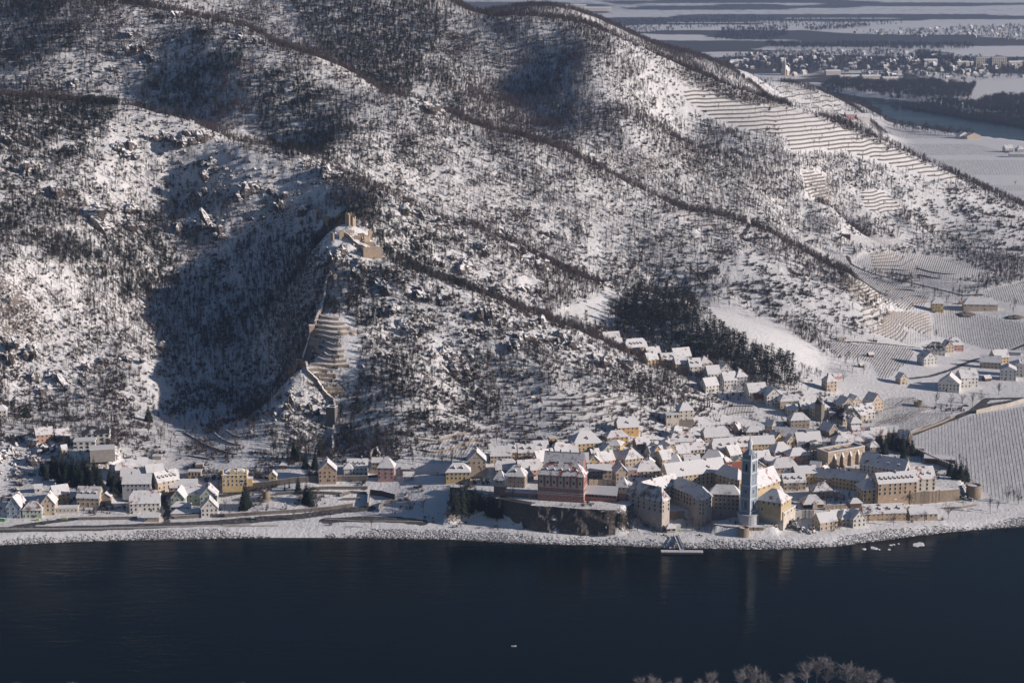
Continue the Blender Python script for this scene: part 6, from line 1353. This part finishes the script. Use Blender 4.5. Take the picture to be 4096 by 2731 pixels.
def clear(x, y, m=0):
    return all((x - a) ** 2 + (y - b) ** 2 > (r_ - m) ** 2 for a, b, r_ in KEEP_OUT)
# pine wood on the knoll
GROVE = [(2425,1250),(2480,1185),(2560,1165),(2760,1195),(2800,1260),(2880,1345),(3010,1420),(3180,1480),(3200,1570),(3050,1560),(2930,1490),(2800,1440),(2600,1390),(2520,1345),(2440,1290)]
n_p = 0; tries = 0; placed = []
while n_p < 285 and tries < 60000:
    tries += 1; a, b = random.uniform(2420, 3210), random.uniform(1160, 1580)
    if not in_poly(np.array([a]), np.array([b]), GROVE)[0]: continue
    x, y, z = hit(a, b)
    if not clear(x, y) or any((x - p) ** 2 + (y - q) ** 2 < 12 for p, q in placed): continue
    placed.append((x, y)); n_p += 1
    TREE('pine_tree', x, y, z - .2, random.uniform(.95, 1.5), 'dark green pine in the dense wood behind the hillside lane', 'pines of the dark wood')
for (a, b, s) in [(2345,1290,1),(2700,1080,1.1),(2760,1110,1.2),(2790,1100,1.0),(2830,1130,1.1),(2860,1120,1.2),(2900,1150,1.0),(2740,1140,.9)]:
    x, y, z = hit(a, b); TREE('pine_tree', x, y, z - .2, s, 'lone dark pine on the snowy slope above the pine wood', 'pines above the pine wood')
# firs
FIRS = [(1, a, b, s) for a, b, s in [(400,700,.9),(440,740,1),(500,690,1.1),(540,720,1.2),(590,690,1.1),(640,740,1.3),(690,720,1.2),(740,750,1.3),(790,720,1.2),(840,760,1.3),(890,740,1.2),(930,790,1.2),(700,800,1.1),(780,820,1.1),(860,830,1.0),(960,850,1.0),(1040,800,1.1),(1080,850,1.2),(1130,880,1.0),(250,160,1.0),(1400,200,1.1),(620,800,1.0),(560,780,.9)]] + \
       [(5, a, b, s) for a, b, s in [(740,600,1.0),(770,590,1.2),(850,570,1.1),(900,590,1.3),(940,610,1.2),(990,620,1.2),(1040,640,1.2),(1080,650,1.1),(690,560,.8),(1000,690,1.0),(820,640,1.0),(1500,880,1.1),(1550,890,1.2),(1600,900,1.1),(1450,850,1.0)]] + \
       [(2, a, b, s) for a, b, s in [(200,1000,1.5),(180,1030,1.2),(770,960,1.2),(800,980,1.1),(690,870,.9),(850,640,1.0),(650,560,1.2),(690,570,1.1),(760,640,1.0),(900,520,.9)]] + [(3, a, b, s) for a, b, s in [(60,1060,1.2),(120,1070,1.3),(170,1060,1.2),(380,1080,1.3),(420,1090,1.2),(460,1100,1.2),(300,1040,1.1),(240,1050,1.2),(30,1010,1.0)]]
for cr, a, b, s in FIRS:
    x, y, z = hit(*cpx(cr, a, b)); where = {1: 'below the concrete terrace', 5: 'inside the eastern town wall', 2: 'in the gardens above the river road', 3: 'on the bank left of the palace cliff'}[cr]
    TREE('fir_tree', x, y, z - .3, s * 1.25, 'dark evergreen tree ' + where, 'dark evergreens ' + where)
for cr, a, b in ((2,563,860),(2,606,830),(6,1215,1045),(6,1245,1010),(6,1265,1010)):
    x, y, z = hit(*cpx(cr, a, b)); TREE('cypress', x, y, z, 1.0, 'slim dark cypress ' + ('in the riverside gardens' if cr == 2 else 'near the upper vineyard villa'), 'cypresses ' + ('riverside' if cr == 2 else 'upper'))
# single bare trees the photograph shows
SOLO = [(2,1865,1062,1.35,'tall bare tree on the snowy tunnel mound'),(2,1735,1025,.8,'small bare tree on the middle of the tunnel mound'),(2,1375,1208,.9,'spreading bare tree alone on the river bank by the car park'),(2,1575,1070,.9,'bare tree at the edge of the planting island'),(2,1130,1085,.8,'bare tree beside the tunnel ramp'),(2,1335,1060,.8,'bare tree between ramp and car park'),(2,1018,930,.6,'small bare tree on the garden terrace'),
        (2,655,1135,1.0,'left one of three birches beside the road'),(2,752,1138,1.0,'middle one of three birches beside the road'),(2,798,1142,1.0,'right one of three birches beside the road'),(2,575,1030,.7,'thin bare tree in the riverside garden'),
        (5,1310,205,1.3,'large bare tree by the main road, leftmost of five'),(5,1455,205,1.3,'large bare tree by the main road, second of five'),(5,1565,180,1.2,'large bare tree by the main road, third of five'),(5,1665,185,1.4,'large bare tree by the main road, fourth of five'),(5,1745,160,1.3,'large bare tree by the main road, last of five'),(5,1915,75,.9,'lone bare tree beyond the main road'),
        (5,1305,935,1.2,'big bare tree in the hotel garden'),(5,190,1050,1.3,'tall bare tree in front of the yellow garden house'),(5,255,1135,1.3,'tall bare tree beside the garden pavilion'),(5,340,1140,1.0,'thin bare tree in the hotel terrace garden'),(5,390,1140,1.0,'second thin bare tree in the hotel terrace garden'),(5,660,1290,1.1,'gnarled bare tree before the long tan riverside house'),(5,900,1335,1.1,'pale birch on the bank before the long tan house'),(5,1040,1315,1.0,'bare tree on the promenade before the beige riverside house'),(5,1200,1295,1.0,'bare tree right of the beige riverside house'),(5,1430,1270,1.3,'leaning bare tree on the eastern promenade'),(5,380,1370,1.0,'bare tree beside the red timber gable house'),
        (5,1835,1215,1.5,'tall birch at the vineyard corner by the promenade'),(5,1900,1205,1.0,'bare tree beside the tall birch'),(5,2005,1110,1.2,'bare tree at the lower edge of the vineyard'),(5,2105,1130,1.2,'bare tree at the far end of the promenade'),(5,2060,1100,.9,'smaller bare tree at the lower vineyard edge'),(5,1600,750,.7,'small bare tree in the vineyard beside the pavilion'),(5,1540,720,.7,'small bare tree right of the restaurant pavilion'),(5,640,830,1.1,'bare tree in the courtyard of the eastern wings'),(5,1040,700,1.0,'bare tree by the shaded town wall'),
        (4,120,1380,1.0,'reddish bare tree at the foot of the abbey river wing'),(3,1610,1225,1.2,'reddish bare tree at the foot of the palace tower'),(3,1760,1230,1.0,'reddish bare tree in front of the abbey river wing'),(4,590,1375,1.0,'bare quay tree left of the slim abbey tower'),(4,650,1375,.9,'second bare quay tree by the slim abbey tower'),(4,710,1378,.9,'third bare quay tree by the slim abbey tower'),(4,775,1380,.9,'fourth bare quay tree by the slim abbey tower'),(4,845,1380,.9,'bare quay tree left of the quay wall'),
        (3,1520,720,1.0,'bare tree in front of the shaded annex'),(3,330,400,1.1,'bare birch above the baroque gable house'),(3,590,920,.8,'bare tree on the palace terrace'),(3,760,960,.8,'dark bare tree before the palace front'),(4,1600,980,.8,'clipped bare tree right of the nave, left one'),(4,1660,1000,.8,'clipped bare tree right of the nave, middle one'),(4,1735,990,.8,'clipped bare tree right of the nave, right one'),(1,1450,1020,.9,'bare tree in front of the big white house'),(1,2115,1045,.9,'bare tree beside the small white house'),(1,885,1050,.6,'small bare tree before the dormer house'),
        (7,960,240,1.0,'lone bare tree in the middle of the vineyard terraces'),(7,1405,440,.8,'small bare tree left above the winery barn'),(7,1815,1510,1.1,'bare tree by the eastern main road'),(7,1160,930,1.0,'bare tree behind the dark roof vineyard house'),(0,4060,375+370,.9,'lone bare tree in the distant flat vineyard'),(7,1560,1430,1.2,'dark bare tree beside the white guest house'),(7,400,1300,1.0,'bare tree in the orchard below the meadow'),(7,190,1380,.9,'bare tree beside the cream tower-like house')]
for cr, a, b, s, lb in SOLO:
    x, y, z = hit(*cpx(cr, a, b)); TREE('birch' if 'birch' in lb else 'bare_tree', x, y, z - .1, s, lb, 'bare trees of town and bank')
# pale treetops on the near bank
for i, (a, b, h_) in enumerate([(2560,2700,14),(2620,2690,15),(2700,2700,14),(2850,2680,15),(2960,2665,16),(3010,2655,16),(3060,2680,15),(3150,2675,15),(3230,2640,18),(3270,2612,20),(3310,2625,19),(3390,2640,18),(3440,2650,17),(3500,2675,16),(3560,2700,15),(2790,2710,13),(60,2722,12),(130,2728,12),(285,2724,12),(960,2722,12),(1010,2728,11),(3600,2722,14)]):
    x, y, z = atz(a, b, 3 + h_); s = h_ / 10.2; k = i % 5; zz = 3.2
    o = empty('bare_tree', (x, y, zz), i * 1.1); o.scale = (s * 1.05, s * 1.05, s); tag(o, 'pale leafless treetop on the near bank at the bottom edge', 'tree', 'treetops on the near bank')
    if i == 0: NB = []; [NB.append((t.mesh('trunk', [M_TWIGPALE]), c.mesh('crown', [M_TWIGPALE]))) for t, c in [bare_tree(420 + q, 10.4, .42, 420) for q in range(5)]]
    newobj('trunk', NB[k][0], o); newobj('crown', NB[k][1], o)
# the largest of the leafless slope trees stand one by one, the rest as woodland
idx = np.nonzero((keep & ~isp) & (PY_ < 1500) & (PPY < 1800))[0]; idx = idx[np.argsort(PY_[idx])][:230]
for q in idx: TREE('bare_tree', PX_[q], PY_[q], PZ_[q] - .1, random.uniform(.5, .9), 'small leafless tree on the lower slope behind the town', 'leafless trees of the lower slope')
keep[idx] = False
def group_pts(mask): return np.stack([PX_[mask], PY_[mask], PZ_[mask]], 1)
B = group_pts(keep & ~isp); C = group_pts(keep & isp); S_ = group_pts(skeep)
print('trees', len(B), 'pines', len(C), 'shrubs', len(S_))
scatter('bare_woodland', PROTO_BARE, B, RNG.uniform(0.42, 0.98, len(B)), 'leafless brown woodland spread over the snowy slopes', 'woodland')
scatter('pine_woodland', PROTO_PINE, C, RNG.uniform(0.4, 0.85, len(C)), 'dark pines mixed through the snowy slopes', 'pine wood')
scatter('brushwood', PROTO_SHRUB, S_, RNG.uniform(0.5, 1.5, len(S_)), 'low leafless brushwood on the snowy slopes', 'brushwood')
# vineyards
V = []
for poly, ang, rs, ps in VINE_POLYS:
    w = np.array([hit(a, min(b, 2100)) for a, b in poly])[:, :2]; c0 = w.mean(0); ca, sa = cos(radians(ang)), sin(radians(ang))
    L_ = np.hypot(*(w - c0).T).max() + 5
    g1, g2 = np.meshgrid(np.arange(-L_, L_, ps), np.arange(-L_, L_, rs)); g1 = g1 + RNG.uniform(-.2, .2, g1.shape)
    X_ = c0[0] + g1 * ca - g2 * sa; Y_ = c0[1] + g1 * sa + g2 * ca
    z_ = ground(X_, Y_); a_, b_ = pix(X_, Y_, z_)
    k = in_poly(a_, b_, poly) & (RNG.uniform(0, 1, a_.shape) < 0.9) & (lookup(road, X_.ravel(), Y_.ravel()).reshape(X_.shape) < 0.1)
    V.append(np.stack([X_[k], Y_[k], z_[k]], 1))
V = np.concatenate(V); print('vines', len(V))
scatter('vineyard', PROTO_VINE, V, RNG.uniform(0.8, 1.15, len(V)), 'leafless vine stakes standing in rows in the snow', 'vineyard')
# ------------------------------------------------------------------ stones of the bank
rg = random.Random(3); PROTO_STONE = [boulder(rg, (0, 0, .1), (.8 * rg.uniform(.8, 1.2), .6, .5), 6, 4).mesh('bank_stone', [M_BOULDER]) for _ in range(5)]
n = 22000; x = RNG.uniform(-420, 470, n); d_ = RNG.uniform(-1.5, 9.5, n) ; y = shore_y(x) + d_
a_, b_ = pix(x, y, ground(x, y)); k = (RNG.uniform(0, 1, n) < np.clip(-.5 + 2.4 * fbm(x, x * 0 + 1, 40, 3, 66) + .12 * (4 - d_), 0, 1)) & ~((a_ > 1085) & (a_ < 1290)) & ~((a_ > 2640) & (a_ < 2820) & (d_ > 5))
scatter('riprap', PROTO_STONE, np.stack([x[k], y[k], np.maximum(ground(x[k], y[k]), -.3)], 1), RNG.uniform(.25, 1.0, k.sum()) ** 1.5 * 1.15, 'snow-dusted riprap stones lining the river bank', 'riprap')
# broken rock around the outcrops and over the stony slopes
rg = random.Random(8); PROTO_SCREE = [boulder(rg, (0, 0, .1), (1.0 * rg.uniform(.7, 1.3), .8, .7 * rg.uniform(.7, 1.3)), 6, 4).mesh('scree', [M_ROCK]) for _ in range(6)]
sp = []; ss = []
for x0, y0, k_ in ROCK_AT:
    m_ = 26; an = RNG.uniform(0, 6.28, m_); rr = k_ * RNG.uniform(.3, 2.3, m_); sp.append(np.stack([x0 + rr * np.cos(an), y0 + rr * np.sin(an) * .8], 1)); ss.append(RNG.uniform(.5, 1.0, m_) ** 2 * 3.0)
q = RNG.uniform(0, 1, (26000, 2)) * [1100, 800] + [-480, 1440]; zq = ground(q[:, 0], q[:, 1]); aq, bq = pix(q[:, 0], q[:, 1], zq)
kq = (zq > 30) & (RNG.uniform(0, 1, len(q)) < .55 * sstep(.50, .66, fbm(q[:, 0], q[:, 1], 55, 3, 808))) & (lookup(meadow, q[:, 0], q[:, 1]) < .1) & (lookup(vine, q[:, 0], q[:, 1]) < .1) & (aq < 2700) & ~in_poly(aq, bq, OPEN[1][0])
sp.append(q[kq]); ss.append(RNG.uniform(.4, 1.0, kq.sum()) ** 2 * 2.2); sp = np.concatenate(sp); ss = np.concatenate(ss)
scatter('scree', PROTO_SCREE, np.column_stack([sp, ground(sp[:, 0], sp[:, 1])]), ss, 'broken snow-dusted stones scattered over the rocky slopes', 'scree')
print('scree', len(sp))
# brush and hedges in the gardens and on the bank
n = 60000; x = RNG.uniform(-420, 560, n); y = RNG.uniform(1235, 1560, n); z = ground(x, y); a_, b_ = pix(x, y, z)
den = 0.20 * sstep(.50, .68, fbm(x, y, 18, 3, 601)) * (z > 4.2) * (a_ > -50) * (a_ < 4150) * (lookup(road, x, y) < .1) * (1 - lookup(vine, x, y)) * (1 - lookup(meadow, x, y)) * np.where(b_ > 2060, .35, 1) * np.where((a_ < 1900) & (b_ < 2040), 2.0, 1) * np.where((a_ > 2050) & (b_ < 1980) & (b_ > 1800), .5, 1)
k = RNG.uniform(0, 1, n) < den * 2.6
for kx, ky, kr in KEEP_OUT: k &= ~((x - kx) ** 2 + (y - ky) ** 2 < (kr - 2) ** 2)
PROTO_BUSH = PROTO_SHRUB + [merged(*bare_tree(640 + i, 4.5, .4, 50)).mesh('sapling_mass', [M_BARK, M_TWIG]) for i in range(3)]
scatter('garden_brush', PROTO_BUSH, np.stack([x[k], y[k], z[k]], 1), RNG.uniform(.5, 1.1, k.sum()), 'leafless hedges and brush in gardens and on the bank', 'brush')
print('brush', k.sum())
# ivy hanging on the cliffs
_iv = []
for k_ in range(3):
    rg = random.Random(900 + k_); m = MB()
    for _ in range(40):
        p = np.array([rg.gauss(0, .9), rg.gauss(0, .5), rg.gauss(0, 1.0)]); a1 = np.array([rg.uniform(-1, 1), rg.uniform(-1, 1), rg.uniform(-1, 1)]) * .5; a2 = np.array([rg.uniform(-1, 1), rg.uniform(-1, 1), rg.uniform(-1, 1)]) * .5; m.tri(p, p + a1, p + a2)
    _iv.append(m.mesh('ivy_mass', [M_NEEDLE]))
ip_ = []
for line, n in (([(1805,1965),(1900,1985),(1960,2010),(1990,2030)], 130), ([(2140,2060),(2200,2075),(2260,2080)], 30), ([(2250,2040),(2340,2070),(2460,2080),(2520,2070)], 130), ([(2400,2095),(2460,2100),(2530,2105)], 60), ([(3600,1975),(3640,1985)], 30), ([(3840,1960),(3850,2000)], 25), ([(2560,2085),(2600,2095),(2640,2105)], 40)):
    for _ in range(n):
        t = random.uniform(0, len(line) - 1.001); i = int(t); f = t - i; a = line[i][0] * (1 - f) + line[i + 1][0] * f + random.gauss(0, 10); b = line[i][1] * (1 - f) + line[i + 1][1] * f + random.gauss(0, 14)
        x, y, z = hit(a, b); zz = z + random.uniform(0, 2.5); ip_.append((x, y - 1.2 - random.uniform(0, 1.5), zz))
scatter('ivy', _iv, ip_, RNG.uniform(.6, 1.5, len(ip_)), 'dark evergreen ivy hanging over the town cliffs', 'ivy')
# ------------------------------------------------------------------ distant plain
def far_pts(poly, n, z0=None):
    xs_ = [p[0] for p in poly]; ys_ = [p[1] for p in poly]; out = []
    w = np.array([atz(a, b, 9.0)[:2] for a, b in poly]); lo, hi = w.min(0), w.max(0)
    c = 0
    while len(out) < n and c < 60:
        c += 1; q = RNG.uniform(lo, hi, (n * 3, 2)); q = q[in_poly(q[:, 0], q[:, 1], [tuple(p) for p in w])]; out += [tuple(p) for p in q]
    out = np.array(out[:n]); return np.column_stack([out, ground(out[:, 0], out[:, 1])])
WOODS = [([(3270,360),(3420,372),(3600,395),(3700,400),(3880,400),(3900,350),(3700,335),(3500,340),(3330,325)], 1500), ([(3560,415),(3750,445),(4120,505),(4120,400),(3980,395),(3900,420),(3700,408)], 1300), ([(2880,120),(3150,112),(3150,145),(3080,165),(2860,165)], 500), ([(3340,180),(3880,182),(3900,200),(3600,205),(3330,196)], 500),
         ([(3660,215),(3760,222),(3830,245),(3830,260),(3700,255),(3660,235)], 350), ([(3060,178),(3340,185),(3330,200),(3100,200)], 250), ([(2250,95),(2900,70),(3500,85),(3620,100),(3400,115),(2900,110),(2500,150)], 900), ([(3200,120),(3460,105),(3480,112),(3260,130)], 150), ([(3420,485),(3700,520),(3900,550),(3880,560),(3600,525),(3410,492)], 120)]
WOODS += [([(2840,255),(2960,225),(3120,215),(3500,210),(3600,215),(4110,250),(4110,318),(3900,325),(3700,322),(3560,318),(3420,300),(3300,290),(3180,310),(3060,290)], 1300), ([(3400,135),(3750,118),(4110,105),(4110,165),(3900,155),(3560,150)], 300)]
WP = np.concatenate([far_pts(p, n) for p, n in WOODS])
PROTO_FARTREE = [merged(*bare_tree(700 + i, 14, .5, 240)).mesh('far_tree_mass', [M_BARK, M_BARK]) for i in range(3)]
scatter('far_woodland', PROTO_FARTREE, WP, RNG.uniform(.9, 1.7, len(WP)), 'leafless riverside woods on the hazy distant plain', 'woodland')
def far_house(name, W, D, He, Hr, wallm, roofm, kind='g'):
    b_ = wall_body(kind, W, D, He, Hr, 3); r_ = slabs(roof_polys(kind, W, D, He, Hr, .6), .3, .2); k = len(b_.v); b_.v += r_.v; b_.f += [tuple(i + k for i in f) for f in r_.f]; b_.m += [1] * len(r_.f)
    return b_.mesh(name, [wallm, roofm])
FARH = [far_house('far_house', 13 + 3 * (i % 3), 10 + (i % 2) * 3, 6 + (i % 3), 5 + (i % 2), plaster(WC[['white', 'cream', 'pale', 'beige', 'stone'][i % 5]]), ROOF[['snow', 'snow', 'thin', 'brown'][i % 4]], 'gh'[i % 2]) for i in range(10)]
TOWN = [([(2840,255),(2960,225),(3120,215),(3500,210),(3600,215),(4110,250),(4110,318),(3900,325),(3700,322),(3560,318),(3420,300),(3300,290),(3180,310),(3060,290)], 230), ([(3400,135),(3750,118),(4110,105),(4110,165),(3900,155),(3560,150)], 60)]
for (poly, n), where in zip(TOWN, ('in the distant town beyond the far river', 'in the hazy village farthest off on the plain')):
    p = far_pts(poly, n)
    for i, q in enumerate(p):
        o = newobj('town_house', FARH[i % 10], None, tuple(q), random.uniform(-.5, 1.2), random.uniform(.6, 1.1)); tag(o, 'small snow-roofed house ' + where, 'house', 'houses ' + where)
def FAR(name, px, py, W, D, He, Hr, kind, wall, label, rot=.2, cat='building'):
    x, y, z = atz(px, py, 9.0); o = empty(name, (x, y, z), rot); tag(o, label, cat); wm = plaster(WC[wall])
    newobj('wall', wall_body(kind, W, D, He, Hr, 3).mesh('wall', [wm]), o); newobj('roof', slabs(roof_polys(kind, W, D, He, Hr)).mesh('roof', [ROOF['snow']]), o); return o
fc = FAR('distant_church', 3142, 302, 34, 18, 14, 14, 'g', 'cream', 'distant pale church with square tower in the far town', 1.2, 'church'); boxpart('tower', -24, -15, -4.5, 4.5, -2, 40, plaster(WC['cream']), fc); ring('spire', [(5, 40), (.2, 52)], 4, ROOF['thin'], fc, loc=(-19.5, 0, 0))
for px_, lb in ((3928, 'left of two in the far town'), (3992, 'right of two in the far town')):
    ab = FAR('apartment_block', px_, 272, 46, 18, 32, .4, 'f', 'pale', 'tall pale apartment block, ' + lb, .15, 'apartment block')
    for r_ in range(6):
        for c_ in range(7): boxpart('window', -20 + c_ * 6.2, -17 + c_ * 6.2, -9.2, -8.9, 4 + r_ * 4.7, 6.2 + r_ * 4.7, M_GLASS, ab)
for (px_, py_, W, He, lb) in ((3330,302,45,12,'distant long pale school building near the far church'),(3395,318,60,9,'distant row of pale flats behind the riverside wood'),(3480,318,50,9,'distant pale hall behind the riverside wood'),(3560,330,46,12,'distant long hall with light gable by the riverside wood'),(2945,255,40,9,'distant wide snow-roofed hall at the edge of the far town'),(2300,52,120,40,'hazy pale industrial block far off at the upper edge'),(2390,52,150,26,'hazy pale industrial hall beside the far block'),(3720,262,44,16,'distant block of flats left of the two tall blocks'),(3850,268,40,14,'distant low block of flats beside the tall blocks'),(4060,270,44,16,'distant block of flats right of the tall blocks')):
    FAR('distant_building', px_, py_, W, 16, He, 4, 'g', 'pale', lb)

# vine rows of the distant flat fields
FV = [(3330,482),(3560,502),(3800,556),(4130,632),(4130,800),(3980,765),(3750,655),(3560,580),(3420,525)]
w = np.array([atz(a, b, 10.0)[:2] for a, b in FV]); lo, hi = w.min(0), w.max(0); ca, sa = cos(.09), sin(.09)
g1, g2 = np.meshgrid(np.arange(-200, hi[0] - lo[0] + 200, 2.6), np.arange(-300, hi[1] - lo[1] + 100, 7.0)); X_ = lo[0] + g1 * ca - g2 * sa; Y_ = lo[1] + g1 * sa + g2 * ca
k = in_poly(X_, Y_, [tuple(p) for p in w]) & (RNG.uniform(0, 1, X_.shape) < .85) & (fbm(X_ * .2, Y_, 90, 2, 19) > .40)
scatter('far_vineyard', PROTO_VINE, np.stack([X_[k], Y_[k], ground(X_[k], Y_[k])], 1), RNG.uniform(1.0, 1.3, k.sum()), 'faint vine rows on the flat land before the distant river', 'vineyard')
print('far vines', k.sum())

# ------------------------------------------------------------------ two walkers
def person(crop, cx, cy, rot, jacket, label):
    x, y, z = hit(*cpx(crop, cx, cy)); o = empty('person', (x, y, z), radians(rot)); tag(o, label, 'person')
    V = [(0,0,.95),(0,0,1.2),(0,0,1.42),(0,.02,1.52),(0,.03,1.66),(0,.02,1.78), (.1,0,.9),(.12,.12,.5),(.12,.05,.08),(.12,.18,.04), (-.1,0,.9),(-.12,-.1,.5),(-.12,-.25,.1),(-.12,-.14,.05), (.2,0,1.42),(.27,-.08,1.15),(.27,.05,.9),(.26,.1,.82), (-.2,0,1.42),(-.27,.1,1.15),(-.27,.2,.93),(-.26,.25,.86)]
    E = [(0,1),(1,2),(2,3),(3,4),(4,5),(0,6),(6,7),(7,8),(8,9),(0,10),(10,11),(11,12),(12,13),(2,14),(14,15),(15,16),(16,17),(2,18),(18,19),(19,20),(20,21)]
    Rr = [.16,.15,.16,.06,.10,.09,.10,.07,.05,.04,.10,.07,.05,.04,.07,.055,.045,.04,.07,.055,.045,.04]
    me = bpy.data.meshes.new('body'); me.from_pydata(V, E, []); b = newobj('body', me, o); md = b.modifiers.new('skin', 'SKIN')
    if not me.skin_vertices: bpy.context.view_layer.objects.active = b; bpy.ops.mesh.customdata_skin_add()
    if me.skin_vertices:
        for i, r_ in enumerate(Rr): me.skin_vertices[0].data[i].radius = (r_, r_)
        me.skin_vertices[0].data[0].use_root = True
    b.modifiers.new('smooth', 'SUBSURF').levels = 1
    m, nt, bs = mat('clothing'); tc = nd(nt, 'ShaderNodeTexCoord'); sp_ = nd(nt, 'ShaderNodeSeparateXYZ'); nt.links.new(tc.outputs['Object'], sp_.inputs[0])
    c = mixc(nt, ramp(nt, sp_.outputs[2], .90, .92), (.02, .022, .03), jacket); c = mixc(nt, ramp(nt, sp_.outputs[2], 1.52, 1.54), c, (.45, .29, .22)); c = mixc(nt, ramp(nt, sp_.outputs[2], 1.70, 1.72), c, (.04, .03, .025)); nt.links.new(c, bs.inputs['Base Color']); me.materials.append(m)
person(3,968,1222, 60,(.03,.03,.04),'person in dark clothes walking on the riverside path below the cliff')
person(5,2015,1190, 70,(.45,.04,.04),'person in a red jacket walking on the eastern promenade')
